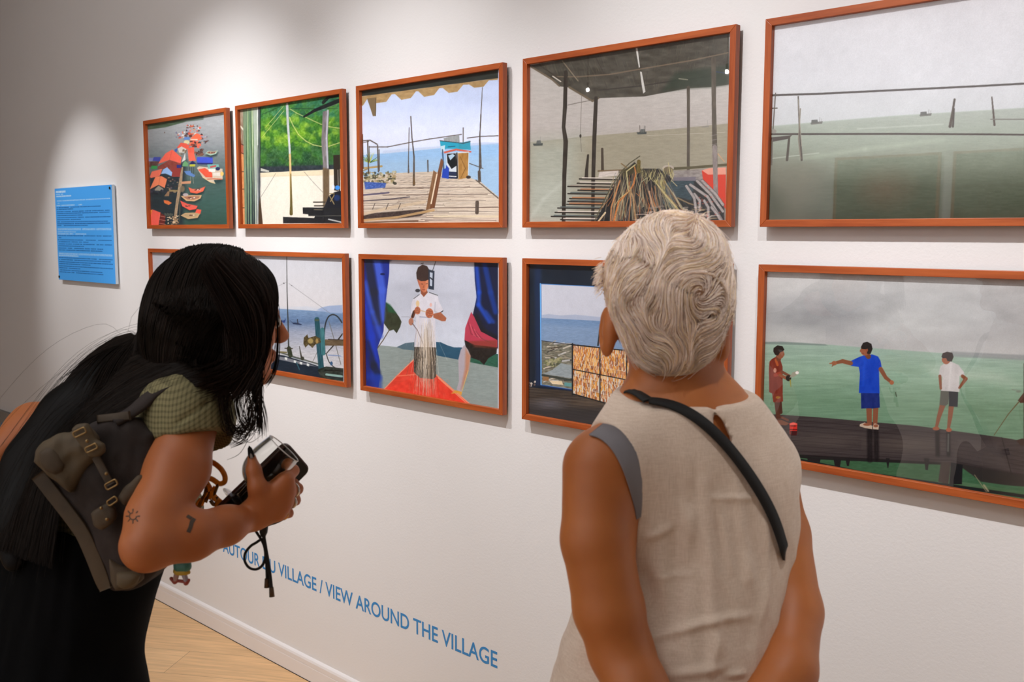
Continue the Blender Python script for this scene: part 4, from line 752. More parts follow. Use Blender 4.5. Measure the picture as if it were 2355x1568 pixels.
    c.poly([(668, 800), (776, 795), (780, 892), (735, 898), (725, 896), (670, 898)], (24, 40, 110), 1, None, (12, 20, 30)); c.poly([(605, 618), (660, 592), (690, 582), (735, 578), (770, 590), (785, 620), (792, 660), (775, 672), (778, 808), (656, 806), (662, 690), (655, 652), (610, 645)], (22, 64, 180), 1, 3, (14, 40, 60)); c.line([(690, 620), (680, 760)], 14, (30, 84, 206), .5, 14)
    c.line([(608, 630), (560, 618), (525, 626)], [26, 24, 18], skin); c.ell(510, 630, 16, 13, (150, 92, 64)); c.line([(505, 630), (484, 631)], 6, (150, 92, 64)); c.line([(505, 640), (498, 647)], 6, skin); c.line([(785, 665), (815, 715), (845, 740)], [26, 22, 18], skin); c.ell(850, 744, 13, 13, (160, 96, 66)); c.line([(862, 760), (880, 820)], 2, (150, 150, 140), .6); c.line([(872, 802), (878, 826)], 5, (60, 70, 50))
    c.line([(700, 570), (712, 590)], 30, (110, 66, 46)); c.ell(692, 555, 26, 30, (150, 88, 62)); c.poly([(668, 535), (680, 510), (705, 503), (730, 515), (737, 545), (725, 575), (705, 575), (700, 548), (672, 545)], (40, 34, 32)); c.ell(704, 553, 6, 9, (140, 80, 58)); c.line([(664, 552), (664, 562)], 5, (150, 88, 62)); c.line([(674, 570), (684, 571)], 3, (96, 50, 40))
    # boy in white
    c.line([(1150, 880), (1128, 950), (1115, 1005)], [34, 24, 18], skin); c.line([(1202, 885), (1195, 950), (1186, 1010)], [32, 26, 18], skin); c.ell(1112, 1016, 20, 11, (150, 84, 56)); c.ell(1188, 1024, 17, 12, (160, 84, 56))
    c.poly([(1140, 790), (1190, 795), (1185, 870), (1168, 882), (1132, 876)], (84, 84, 76)); c.poly([(1188, 795), (1243, 792), (1240, 888), (1188, 884)], (30, 32, 40)); c.poly([(1140, 645), (1170, 628), (1200, 620), (1245, 640), (1275, 680), (1282, 700), (1250, 706), (1250, 800), (1142, 792), (1150, 710), (1128, 705), (1132, 670)], (190, 186, 186), 1, 3, (10, 30, 60)); c.line([(1200, 640), (1190, 780)], 9, (206, 204, 204), .6, 10)
    c.line([(1135, 706), (1140, 780)], [18, 14], skin); c.line([(1268, 706), (1288, 722), (1250, 775)], [20, 22, 14], skin); c.ell(1172, 610, 24, 26, (150, 90, 64)); c.poly([(1144, 590), (1152, 570), (1178, 562), (1208, 568), (1216, 592), (1205, 620), (1180, 618), (1172, 600), (1150, 600)], (50, 40, 38)); c.line([(1148, 606), (1150, 618)], 5, (150, 90, 64))
    # fourth figure and rod at the edge
    c.line([(1455, 1055), (1540, 930), (1600, 860)], [4, 5, 7], (96, 80, 50)); c.poly([(1595, 850), (1640, 790), (1700, 780), (1700, 860), (1610, 865)], (80, 52, 42)); c.poly([(1585, 1085), (1620, 1075), (1700, 1085), (1700, 1110), (1610, 1115)], (60, 40, 36)); c.line([(1560, 785), (1610, 792)], 5, (120, 124, 116), .7)
    c.line([(1660, 640), (1660, 1090)], 60, (60, 44, 40)); c.ell(1600, 798, 16, 5, (110, 110, 100), .6)
def paint_red_far(c):
    c.fill((40, 42, 36)); c.noise(12, 60, 60, 3, o=3); t = (c.x-c.x.min())/(c.x.max()-c.x.min()); v = (c.z.max()-c.z)/(c.z.max()-c.z.min())
    m = np.clip(1-np.hypot((t-.5)/.36, (v-.42)/.36), 0, 1)**.5; c.c += (np.array([186, 66, 44])-c.c)*m[:, None]*.9
def paint_blue_far(c):
    c.fill((56, 62, 44)); c.noise(20, 60, 60, 5); t = (c.x-c.x.min())/(c.x.max()-c.x.min()); v = (c.z.max()-c.z)/(c.z.max()-c.z.min())
    m = ((t > .72) & (v > .12) & (v < .7)).astype(float); c.c += (np.array([110, 150, 206])-c.c)*m[:, None]*.9
g = 'wood framed photographs in two rows on the white wall'
picture(0, 0, paint_village, 'framed photo of a fishing village with orange roofs and moored boats, seen from above', 200, 250, g)
picture(1, 0, paint_mangrove, 'framed photo of green mangroves beyond a plank wall and two poles', 250, 270, g)
picture(2, 0, paint_pier, 'framed photo of a sunlit bamboo pier with a blue wheelhouse under a scalloped awning', 330, 310, g)
picture(3, 0, paint_shelter, 'framed photo of a mat-roofed shelter with a pile of branches above a grey sea', 480, 430, g)
picture(4, 0, paint_lines, 'framed photo of a misty grey sea crossed by two horizontal poles, at top right', 600, 460, g)
picture(0, 1, paint_grey_sea, 'framed photo of a pale sky mostly hidden behind the long dark hair', 110, 130, g)
picture(1, 1, paint_winch, 'framed photo of a boat winch and spoked wheel above choppy water', 250, 290, g)
picture(2, 1, paint_boy, 'framed photo of a boy in white shirt holding a fishing net on a red boat', 320, 320, g)
picture(3, 1, paint_doorway, 'framed photo of a dark doorway and drying fish rack behind the white-haired head', 440, 390, g)
picture(4, 1, paint_boys, 'framed photo of three boys standing on a wet pier by a green sea', 660, 500, g)
# two prints on the opposite wall, seen only as reflections in the glass
framed(-2.84, -2.2, 1.6, 2.06, paint_red_far, 'dark photo with a red centre on the opposite wall, reflected in glass', 60, 50, 'photographs on the opposite wall', YO, 1)
framed(-2.13, -1.49, 1.6, 2.06, paint_blue_far, 'green photo with a blue panel on the opposite wall, reflected in glass', 60, 50, 'photographs on the opposite wall', YO, 1)

# blue text panel: three languages of fine print, unreadable at this size
def paint_panel(c):
    c.view(100, 400, 5.227)
    c.fill((74, 162, 240))
    u = (c.x-c.x.min())/(c.x.max()-c.x.min())*.61; v = c.z.max()-c.z
    R = random.Random(6)
    def words(v0, h, u0, u1, col, a=.8, seed=0):
        x = u0; k = 0; rr = random.Random(seed+int(v0*1e4))
        m = (v > v0) & (v < v0+h)
        bits = vnoise(u/.0022, v/.004+seed, seed)*.7+.3
        gap = (vnoise(u/.016, v*0+v0*100, seed+5) > .16)
        mm = (m & (u > u0) & (u < u1) & gap)*bits*a
        c.c[:] += (np.array(col)-c.c)*mm[:, None]
    W_, D_ = (226, 238, 252), (18, 62, 124)
    words(.012, .009, .012, .125, W_, 1, 1); words(.026, .005, .012, .095, W_, .7, 2); words(.035, .006, .012, .185, W_, .9, 3)
    words(.056, .006, .012, .59, (200, 222, 250), .8, 4); words(.068, .004, .012, .05, W_, .6, 5); words(.078, .005, .012, .30, W_, .75, 6)
    y = .088; k = 0
    for blk in ((.52, .2), (.58, .58, .3), (.59, .28), (.56, .58, .35)):
        for w in blk: words(y, .0042, .012, w, D_, .8, 10+k); y += .0088; k += 1
        y += .002
    words(y+.004, .009, .012, .59, (200, 222, 250), .7, 30); words(y+.018, .005, .012, .22, (200, 222, 250), .7, 31); words(y+.028, .005, .012, .33, W_, .8, 32); y += .037
    for blk in ((.6, .05), (.59, .35), (.59, .3), (.5, .49)):
        for w in blk: words(y, .0042, .012, w, D_, .8, 50+k); y += .0088; k += 1
        y += .002
    words(y+.004, .009, .012, .59, (200, 222, 250), .7, 70); words(y+.016, .005, .012, .24, W_, .8, 71); y += .026
    for blk in ((.59, .57), (.59, .36), (.59, .25), (.48, .49)):
        for w in blk: words(y, .0042, .012, w, D_, .8, 90+k); y += .0088; k += 1
        y += .002
pn = empty('information_sign', (-4.58, 0, 1.371)); tag(pn, 'light blue rectangular text panel at the left end of the picture rows', 'panel')
mb = MB(); mb.box((-4.886, -.019, 1.3712), (-4.274, -.006, 1.8045)); mb.build('panel_board', simple('white_foam_board', (214, 226, 238), .6), pn)
cv = Canvas(-4.886, -4.274, 1.3712, 1.8045, -.0194, 380, 420); paint_panel(cv); cv.build('printed_face', pn, M['print'])
for x, z in ((-4.29, 1.79), (-4.878, 1.385)):
    mb = MB(); mb.lathe([(0, .0), (.006, .0), (.006, .003), (0, .004)], (x, -.0195, z), (0, -1, 0), 12); mb.build('corner_pin', M['black'], pn)
# ---------------------------------------------------------------- implicit-surface modeller for bodies and cloth
def nrm(v): v = np.asarray(v, float); return v/(np.linalg.norm(v)+1e-12)
class Sdf:
    def __init__(s, res=.004): s.res = res; s.P = []
    def cone(s, a, b, ra, rb, k=.02, sq=None, op='add'):
        """tapered capsule; sq=(axis, factor) flattens it along axis"""
        a, b = np.array(a, float), np.array(b, float); m = max(ra, rb)
        lo = np.minimum(a, b)-m; hi = np.maximum(a, b)+m
        ax, f = (nrm(sq[0]), sq[1]) if sq else (None, 1)
        def fn(P):
            D = P-a.astype(np.float32); d = (b-a)
            if ax is not None:
                D = D+(D@ax.astype(np.float32))[..., None]*((1/f-1)*ax).astype(np.float32); d = d+ax*(d@ax)*(1/f-1)
            d = d.astype(np.float32); L = float(d@d)+1e-9
            t = np.clip((D@d)/L, 0, 1)
            r = np.linalg.norm(D-t[..., None]*d, axis=-1)
            return (r-(ra+(rb-ra)*t))*(1 if ax is None else (1+f)/2)
        s.P.append((fn, lo, hi, k, op)); return s
    def chain(s, pts, rs, k=.015, sq=None, op='add'):
        for i in range(len(pts)-1): s.cone(pts[i], pts[i+1], rs[i], rs[i+1], k, sq, op)
        return s
    def ell(s, c, r, ax=None, k=.02, op='add'):
        c = np.array(c, float); A = np.eye(3) if ax is None else np.stack([nrm(v) for v in ax]); r = np.array(r, float); m = r.max()
        def fn(P):
            Q = (P-c.astype(np.float32))@A.T.astype(np.float32)
            k0 = np.linalg.norm(Q/r.astype(np.float32), axis=-1); k1 = np.linalg.norm(Q/(r*r).astype(np.float32), axis=-1)+1e-9
            return k0*(k0-1)/k1
        s.P.append((fn, c-m, c+m, k, op)); return s
    def half(s, p, n, k=.004):
        """cuts away the side n points to"""
        p, n = np.array(p, float), nrm(n)
        s.P.append((lambda P: (p-P)@n.astype(np.float32)*1.0, None, None, k, 'sub')); return s
    def custom(s, fn, lo, hi, k=.004, op='add'): s.P.append((fn, lo, hi, k, op)); return s
    def grid(s, inflate=0):
        add = [p for p in s.P if p[4] == 'add']
        lo = np.min([p[1] for p in add], 0)-.02-inflate; hi = np.max([p[2] for p in add], 0)+.02+inflate
        n = np.ceil((hi-lo)/s.res).astype(int)+1
        g = np.full(n, .06, np.float32)
        ax = [lo[i]+np.arange(n[i])*s.res for i in range(3)]
        for fn, a, b, k, op in s.P:
            if a is None: sl = [slice(0, n[i]) for i in range(3)]
            else:
                mg = .05 if op == 'add' else .02
                i0 = np.maximum(0, np.floor((a-mg-lo)/s.res).astype(int)); i1 = np.minimum(n, np.ceil((b+mg-lo)/s.res).astype(int)+1)
                if (i1 <= i0).any(): continue
                sl = [slice(i0[i], i1[i]) for i in range(3)]
            X = np.stack(np.meshgrid(*[ax[i][sl[i]].astype(np.float32) for i in range(3)], indexing='ij'), -1)
            d = fn(X).astype(np.float32); cur = g[tuple(sl)]
            if op == 'add':
                h = np.maximum(k-np.abs(cur-d), 0)/k; g[tuple(sl)] = np.minimum(cur, d)-h*h*k*.25
            else:
                d = -d; h = np.maximum(k-np.abs(cur-d), 0)/k; g[tuple(sl)] = np.maximum(cur, d)+h*h*k*.25
        return g, lo
    def surface(s, smooth=1):
        g, lo = s.grid(); V, F = nets(g); V = V*s.res+lo
        if smooth: V = lap(V, F, smooth)
        return V, F
def nets(g):
    nx, ny, nz = g.shape; ins = g < 0
    c = [(i, j, k) for i in (0, 1) for j in (0, 1) for k in (0, 1)]
    cnt = np.zeros((nx-1, ny-1, nz-1), np.int8)
    for i, j, k in c: cnt += ins[i:nx-1+i, j:ny-1+j, k:nz-1+k]
    act = (cnt > 0) & (cnt < 8)
    I, J, K = np.nonzero(act); n = len(I)
    idx = np.full(act.shape, -1, np.int32); idx[I, J, K] = np.arange(n)
    vals = [g[I+i, J+j, K+k] for i, j, k in c]
    pos = np.zeros((n, 3)); w = np.zeros(n)
    for a in range(8):
        for b in range(a+1, 8):
            if sum(abs(c[a][q]-c[b][q]) for q in range(3)) != 1: continue
            va, vb = vals[a], vals[b]; m = (va < 0) != (vb < 0)
            t = np.where(m, va/np.where(m, va-vb, 1), 0)
            for q in range(3): pos[:, q] += np.where(m, c[a][q]+(c[b][q]-c[a][q])*t, 0)
            w += m
    V = pos/w[:, None]+np.stack([I, J, K], 1)
    Fs = []
    for ax in range(3):
        A = [slice(None)]*3; B = [slice(None)]*3; A[ax] = slice(0, -1); B[ax] = slice(1, None)
        a, b = ins[tuple(A)], ins[tuple(B)]
        e = np.nonzero(a != b); e = np.stack(e, 1)
        u, v = [(1, 2), (2, 0), (0, 1)][ax]
        ok = (e[:, u] > 0) & (e[:, v] > 0) & (e[:, u] < g.shape[u]-1) & (e[:, v] < g.shape[v]-1)
        e = e[ok]; 
        def cell(du, dv):
            q = e.copy(); q[:, u] += du; q[:, v] += dv; return idx[q[:, 0], q[:, 1], q[:, 2]]
        Q = np.stack([cell(-1, -1), cell(0, -1), cell(0, 0), cell(-1, 0)], 1)
        fl = ins[e[:, 0], e[:, 1], e[:, 2]]
        Q[~fl] = Q[~fl][:, ::-1]
        Fs.append(Q)
    F = np.concatenate(Fs); F = F[(F >= 0).all(1)]
    return V, F
def lap(V, F, it=1, lam=.5):
    E = np.concatenate([F[:, [0, 1]], F[:, [1, 2]], F[:, [2, 3]], F[:, [3, 0]]]); n = len(V)
    E = np.concatenate([E, E[:, ::-1]])
    deg = np.bincount(E[:, 0], minlength=n)+1e-9
    for _ in range(it):
        S = np.stack([np.bincount(E[:, 0], weights=V[E[:, 1], q], minlength=n) for q in range(3)], 1)/deg[:, None]
        V = V+lam*(S-V)
    return V
def normals(V, F):
    a = V[F[:, 2]]-V[F[:, 0]]; b = V[F[:, 3]]-V[F[:, 1]]; fn = np.cross(a, b); n = len(V); out = np.zeros((n, 3))
    for q in range(4):
        for d in range(3): out[:, d] += np.bincount(F[:, q], weights=fn[:, d], minlength=n)
    return out/(np.linalg.norm(out, axis=1)[:, None]+1e-12)
def dist_poly(V, P):
    d = np.full(len(V), 1e9); P = [np.array(p, float) for p in P]
    for a, b in zip(P[:-1], P[1:]):
        L = (b-a)@(b-a)+1e-12; t = np.clip((V-a)@(b-a)/L, 0, 1); d = np.minimum(d, np.linalg.norm(V-a-t[:, None]*(b-a), axis=1))
    return d
from mathutils.bvhtree import BVHTree
def bvh_of(V, F): return BVHTree.FromPolygons([tuple(v) for v in V], [tuple(int(i) for i in f) for f in F])
def cast_px(b, px, py, off=.0):
    """first surface met along the sight line, lifted by off along the normal"""
    d = nrm(FX+RX*(px-W0/2)/FPX+UX*(H0/2-py)/FPX)
    l, n, i, t = b.ray_cast(Vector(CAM), Vector(d))
    if l is None: return None, None
    n = np.array(n); n = n if n@d < 0 else -n
    return np.array(l)+n*off, n
def cast_min(bs, px, py):
    best = (None, None); bd = 1e9
    for b in bs:
        l, n = cast_px(b, px, py)
        if l is not None and (l-CAM)@FX < bd: bd = (l-CAM)@FX; best = (l, n)
    return best
def ribbon(mb, pts, nrs, w, th):
    """flat band following pts, lying across normals nrs"""
    V = []; m = len(pts); ws = w if hasattr(w, '__len__') else [w]*m
    for i in range(m):
        t = nrm(pts[min(i+1, m-1)]-pts[max(i-1, 0)]); n = nrm(nrs[i]); n = nrm(n-t*(n@t)); s = np.cross(t, n)
        h = ws[i]/2
        V += [pts[i]-s*h, pts[i]+s*h, pts[i]+s*h*.96+n*th, pts[i]-s*h*.96+n*th]
    F = []
    for i in range(m-1):
        a, b = i*4, i*4+4
        for q in range(4): F.append((a+q, a+(q+1) % 4, b+(q+1) % 4, b+q))
    F += [(0, 1, 2, 3), (m*4-1, m*4-2, m*4-3, m*4-4)]
    mb.add(V, F)
def head_sdf(S, c, R, Fw, U, s=1.0, ears=True):
    c = np.array(c); q = lambda x, y, z: c+s*(R*x+Fw*y+U*z); A = (R, Fw, U); e = lambda r: [v*s for v in r]
    S.ell(q(0, -.012, .035), e((.074, .092, .085)), A, .01); S.ell(q(0, .035, -.02), e((.058, .055, .085)), A, .02)
    S.ell(q(0, .045, -.078), e((.043, .043, .032)), A, .02); S.ell(q(0, .076, -.100), e((.018, .016, .015)), A, .02)
    S.ell(q(0, .078, .020), e((.044, .014, .010)), A, .02)
    for sd in (-1, 1):
        S.ell(q(sd*.036, .062, -.025), e((.024, .024, .022)), A, .02); S.ell(q(sd*.031, .097, .003), e((.014, .012, .010)), A, .008, 'sub')
        S.ell(q(sd*.031, .082, .003), e((.0145, .012, .0105)), A, .004)
        S.ell(q(sd*.010, .099, -.030), e((.0075, .010, .007)), A, .006)
        if ears:
            S.ell(q(sd*.079, -.012, -.012), e((.009, .017, .031)), (nrm(R*1+Fw*-.35*sd*sd), Fw, U), .008)
            S.ell(q(sd*.088, -.004, -.010), e((.005, .009, .018)), A, .004, 'sub')
    S.cone(q(0, .086, .016), q(0, .110, -.022), .0075*s, .0105*s, .012)
    S.cone(q(-.019, .089, -.054), q(.019, .089, -.054), .0055*s, .0055*s, .005); S.ell(q(0, .094, -.055), e((.014, .006, .005)), A, .006)
    S.ell(q(0, .091, -.066), e((.017, .008, .0065)), A, .005)
    return q
def eyes(q, s, parent):
    for sd in (-1, 1):
        mb = MB(); p = q(sd*.031, .0855, .003)
        V = []; F = []; n, m = 12, 8; r = .0118*s
        for i in range(m+1):
            for j in range(n):
                a, b = math.pi*i/m, 2*math.pi*j/n; V.append(p+r*np.array([math.sin(a)*math.cos(b), math.sin(a)*math.sin(b), math.cos(a)]))
        for i in range(m):
            for j in range(n): F.append((i*n+j, i*n+(j+1) % n, (i+1)*n+(j+1) % n, (i+1)*n+j))
        mb.add(V, F); mb.build('eye', M['eye'], parent, True)
        mb = MB(); f = nrm(q(0, 1, 0)-q(0, 0, 0)); mb.lathe([(0, .0), (.0052*s, -.0006), (.0052*s, -.002), (0, -.002)], p+f*(r+.0004), f, 14); mb.build('iris', M['iris'], parent, True)
def hand_sdf(S, w, d, pn, lat, curl=(.5, .6, .7, .7), s=1.0, thumb=None, spread=.02):
    """generic relaxed hand: w wrist, d pointing to the fingers, pn palm normal, lat towards the thumb side"""
    w, d, pn, lat = np.array(w), nrm(d), nrm(pn), nrm(lat)
    kn = [(.086, .027), (.090, .009), (.085, -.010), (.076, -.027)]; L = [(.040, .024, .018), (.044, .027, .019), (.040, .025, .018), (.031, .018, .016)]; rr = [.0088, .0090, .0085, .0074]
    for i, (l, t) in enumerate(kn):
        K = w+(d*l+lat*t)*s; S.cone(w+(d*.012+lat*t*.45)*s, K, .015*s, .0115*s, .012, (pn, .85))
        p = K; a = 0; r = rr[i]*s
        for j in range(3):
            a += curl[i]*(.8 if j == 0 else 1.15); dd = nrm(d*math.cos(a)+pn*math.sin(a)+lat*(1.2-i)*spread*(1 if j == 0 else .3))
            p2 = p+dd*L[i][j]*s; S.cone(p, p2, r, r*.9, .004); r *= .9; p = p2
    tb = w+(d*.02+lat*.020)*s; t1 = tb+(d*.030+lat*.024+pn*.014)*s; t2 = t1+nrm(d*.8+lat*.25+pn*.45)*.032*s; t3 = t2+nrm(d*.9+lat*.0+pn*.55)*.026*s
    S.chain([tb, t1, t2, t3], [.015*s, .0125*s, .0095*s, .0075*s], .008)
def foot_sdf(S, ankle, fw, floor_z, s=1.0):
    a = np.array(ankle, float); f = nrm([fw[0], fw[1], 0]); side = np.array([-f[1], f[0], 0])
    h = np.array([a[0], a[1], floor_z+.030]); 
    S.chain([a, h-f*.02], [.036*s, .032*s], .02); S.cone(h-f*.035, h+f*.10, .032*s, .030*s, .02, ((0, 0, 1), .85)); S.cone(h+f*.09+side*.005-np.array([0, 0, .006]), h+f*.175-np.array([0, 0, .010]), .034*s, .024*s, .02, ((0, 0, 1), .6))
def add_color(o, cols, name='ink'):
    me = o.data; a = me.color_attributes.new(name, 'BYTE_COLOR', 'POINT'); c = np.ones((len(me.vertices), 4), np.float32); c[:, :3] = np.clip(np.asarray(cols)/255.0, 0, 1)
    a.data.foreach_set('color_srgb', c.ravel())
def strands(paths, rad, n=3):
    """paths: (S, K, 3); returns verts, quads of thin tapered fibres"""
    P = np.asarray(paths, float); S, K, _ = P.shape
    T = np.gradient(P, axis=1); T /= np.linalg.norm(T, axis=2, keepdims=True)+1e-12
    up = np.tile(np.array([.3, .2, 1.0]), (S, K, 1)); B = np.cross(T, up); B /= np.linalg.norm(B, axis=2, keepdims=True)+1e-9; C = np.cross(T, B)
    r = np.asarray(rad); r = r[..., None] if r.ndim == 2 else r[None, :, None]
    V = np.stack([P+r*(B*math.cos(2*math.pi*q/n)+C*math.sin(2*math.pi*q/n)) for q in range(n)], 2)   # S,K,n,3
    idx = np.arange(S*K*n).reshape(S, K, n); a = idx[:, :-1]; b = idx[:, 1:]
    F = np.stack([a, np.roll(a, -1, 2), np.roll(b, -1, 2), b], -1).reshape(-1, 4)
    return V.reshape(-1, 3), F
def skin_mat(name, c1, c2, rough=.5):
    m, nt, b = new_mat(name)
    tc = N(nt, 'ShaderNodeTexCoord'); n = N(nt, 'ShaderNodeTexNoise', i_Scale=9.0, i_Detail=4.0); cr = N(nt, 'ShaderNodeMix', data_type='RGBA')
    cr.inputs[6].default_value = srgb(c1); cr.inputs[7].default_value = srgb(c2); mr = N(nt, 'ShaderNodeMapRange'); mr.inputs[1].default_value = .35; mr.inputs[2].default_value = .65
    n2 = N(nt, 'ShaderNodeTexNoise', i_Scale=350.0, i_Detail=2.0); bp = N(nt, 'ShaderNodeBump', i_Strength=.15, i_Distance=.0006)
    for a, c in ((tc.outputs['Object'], n.inputs['Vector']), (tc.outputs['Object'], n2.inputs['Vector']), (n.outputs[0], mr.inputs[0]), (mr.outputs[0], cr.inputs[0]), (cr.outputs[2], b.inputs['Base Color']), (n2.outputs[0], bp.inputs['Height']), (bp.outputs[0], b.inputs['Normal'])): nt.links.new(a, c)
    b.inputs['Roughness'].default_value = rough; b.inputs['Subsurface Weight'].default_value = .25; b.inputs['Subsurface Radius'].default_value = (.010, .004, .002); b.inputs['Subsurface Scale'].default_value = 1
    return m
def hair_mat(name, gain=1.0, rough=.45, spec=.4):
    m, nt, b = new_mat(name); a = N(nt, 'ShaderNodeVertexColor', layer_name='ink'); mx = N(nt, 'ShaderNodeVectorMath', operation='SCALE'); mx.inputs['Scale'].default_value = gain
    nt.links.new(a.outputs['Color'], mx.inputs[0]); nt.links.new(mx.outputs[0], b.inputs['Base Color'])
    b.inputs['Roughness'].default_value = rough; b.inputs['Specular IOR Level'].default_value = spec
    return m
M['eye'] = simple('eye_white', (225, 218, 210), .2); M['iris'] = simple('iris_brown', (50, 30, 20), .2)
M['skin_a'] = skin_mat('tanned_skin', (176, 102, 50), (192, 116, 60)); M['skin_b'] = skin_mat('warm_skin', (172, 98, 52), (186, 110, 62))
M['hair_white'] = hair_mat('white_hair', 1.3, .5, .35); M['hair_dark'] = hair_mat('dark_hair', .85, .5, .14)
# ---------------------------------------------------------------- the white-haired visitor, seen from behind
VH = nrm([FX[0], FX[1], 0]); RH = nrm([RX[0], RX[1], 0]); UP = np.array([0, 0, 1.0])
def rotz(v, deg): a = math.radians(deg); return np.array([v[0]*math.cos(a)-v[1]*math.sin(a), v[0]*math.sin(a)+v[1]*math.cos(a), v[2]])
fA = rotz(VH, 18); lA = rotz(fA, 90)                       # the way she faces, her left
hip = at(1528, 1640, 1.40)
person_a = empty('person', (hip[0], hip[1], 0)); tag(person_a, 'person with short white hair and beige sleeveless top, seen from behind', 'person')
hf = nrm(rotz(VH, 10)+UP*.10); hr = nrm(np.cross(hf, UP)); hu = np.cross(hr, hf)
hc = at(1529, 694, 1.40)
S = Sdf(.0036)
qA = head_sdf(S, hc+hu*.0, hr, hf, hu, .93, False)
for px_, sd in ((1397, -1), (1665, 1)):
    ec_ = at(px_, 762, 1.385); S.ell(ec_, (.010, .019, .035), (nrm(RX*1-FX*.45*sd), nrm(FX+RX*.45*sd), nrm(UX+RX*.26*sd)), .008); S.ell(ec_+RX*sd*.009, (.005, .010, .020), (RX, FX, UX), .004, 'sub'); S.cone(ec_-RX*sd*.006, qA(sd*.055, -.01, -.03), .012, .014, .01)
nb = at(1556, 935, 1.40); nt_ = at(1536, 775, 1.405)
S.cone(nt_, nb, .053, .058, .03, (fA, 1.0))
SL, SR = at(1377, 1078, 1.325), at(1752, 1088, 1.49)
chest, ribs, waist = at(1588, 1120, 1.43), at(1590, 1270, 1.43), at(1572, 1430, 1.42)
torso = [(at(1570, 1020, 1.42), .105), (chest, .137), (ribs, .132), (waist, .128), (hip, .148)]
def torso_prims(T, inf=0, k=.05):
    for (a, ra), (b, rb) in zip(torso[:-1], torso[1:]): T.cone(a, b, ra+inf*1.2, rb+inf*1.2, k, (fA, .64))
    T.cone(nb-UP*.005+lA*.02, SL+UP*.010-lA*.02, .036+inf, .040+inf, k, (fA, .95)); T.cone(nb-UP*.005-lA*.02, SR+UP*.010+lA*.012, .036+inf, .042+inf, k, (fA, .95))
    # shoulder blades
    T.ell(at(1490, 1120, 1.345), (.055+inf, .022+inf, .075+inf), (lA, fA, UP), k); T.ell(at(1690, 1130, 1.42), (.055+inf, .022+inf, .075+inf), (lA, fA, UP), k)
    T.ell(chest+fA*.075-UP*.04+lA*.06, (.06+inf, .045+inf, .06+inf), (lA, fA, UP), .03); T.ell(chest+fA*.075-UP*.04-lA*.06, (.06+inf, .045+inf, .06+inf), (lA, fA, UP), .03)
torso_prims(S)
EL, ER = at(1428, 1496, 1.30), at(1820, 1405, 1.42)
WL, WR = at(1545, 1700, 1.235), at(1690, 1705, 1.27)
def arm_a(T, inf=0, k=.03):
    T.cone(SL, at(1372, 1240, 1.305), .0485+inf, .0465+inf, .03); T.chain([at(1372, 1240, 1.305), at(1400, 1400, 1.30), EL], [.0465+inf, .046+inf, .0415+inf], .010)
    T.chain([EL, at(1465, 1585, 1.27), WL], [.0415+inf, .040+inf, .026+inf], .012)
    T.cone(SR, at(1790, 1230, 1.465), .043+inf, .045+inf, .025); T.cone(at(1790, 1230, 1.465), ER, .045+inf, .043+inf, .01); T.chain([ER, at(1808, 1540, 1.36), WR], [.043+inf, .041+inf, .026+inf], .012)
arm_a(S)
bk = -fA
hand_sdf(S, WL, nrm(WR-WL+bk*.01-UP*.05), fA*.0+bk*-1, -UP*-1, (.35, .4, .45, .5), .92)
hand_sdf(S, WR+bk*.016, nrm(WL-WR+bk*.02-UP*.12), fA, UP, (.55, .6, .6, .6), .92)
legL, legR = hip+lA*.085, hip-lA*.085
for hj, sd in ((legL, 1), (legR, -1)):
    kn = np.array([hj[0], hj[1], .46])+fA*.01; an = np.array([hj[0], hj[1], .075])-fA*.02-lA*sd*.01
    S.chain([hj-UP*.04, kn, kn-UP*.12, an], [.086, .056, .054, .036], .03); foot_sdf(S, an, fA, 0.0)
VA, FA = S.surface(1)
skinA = mesh_obj('body', VA, FA, M['skin_a'], person_a)
bvA = bvh_of(VA, FA)
eyes(qA, .93, person_a)
# sleeveless top
T = Sdf(.0036)
torso_prims(T, .009, .05)
T.cone(nb-UP*.06-fA*.008, nb+UP*.02, .078, .0655, .04)
T.cone(hip+UP*.02, hip-UP*.10, .150, .154, .05, (fA, .70)); T.cone(waist-lA*.0, hip, .134, .150, .05, (fA, .72))
T.chain([at(1400, 1700, 1.34), at(1372, 1560, 1.36)], [.028, .010], .04)
# openings: armholes, neck, back slit, hem
T.ell(at(1350, 1150, 1.30), (.066, .12, .112), (lA, fA, UP), .006, 'sub'); T.ell(SL+lA*.035+UP*.02, (.050, .10, .065), (lA, fA, UP), .006, 'sub')
T.ell(at(1900, 1200, 1.50), (.062, .12, .105), (lA, fA, UP), .006, 'sub')
T.half(nb+UP*.019, nrm(UP+fA*-.12+lA*-.04))
_v, _f = T.surface(1); c0 = cast_px(bvh_of(_v, _f), 1656, 975)[0]; dpt = (c0-CAM)@FX
slit = [((1634, 912), 3), ((1641, 945), 8), ((1654, 978), 13), ((1669, 1010), 12), ((1680, 1040), 5), ((1684, 1054), 2)]
for (a, ra), (b, rb) in zip(slit[:-1], slit[1:]):
    for dd in (-.012, .0, .012, .024): T.cone(at(*a, dpt+dd), at(*b, dpt+dd), ra*dpt/FPX, rb*dpt/FPX, .002, None, 'sub')
VT, FT = T.surface(2)
NT = normals(VT, FT)
tx, ty = to_px(VT)
def at_srf(b, pts): return [cast_px(b, *p)[0] for p in pts]
bvT = bvh_of(VT, FT)
disp = np.zeros(len(VT))
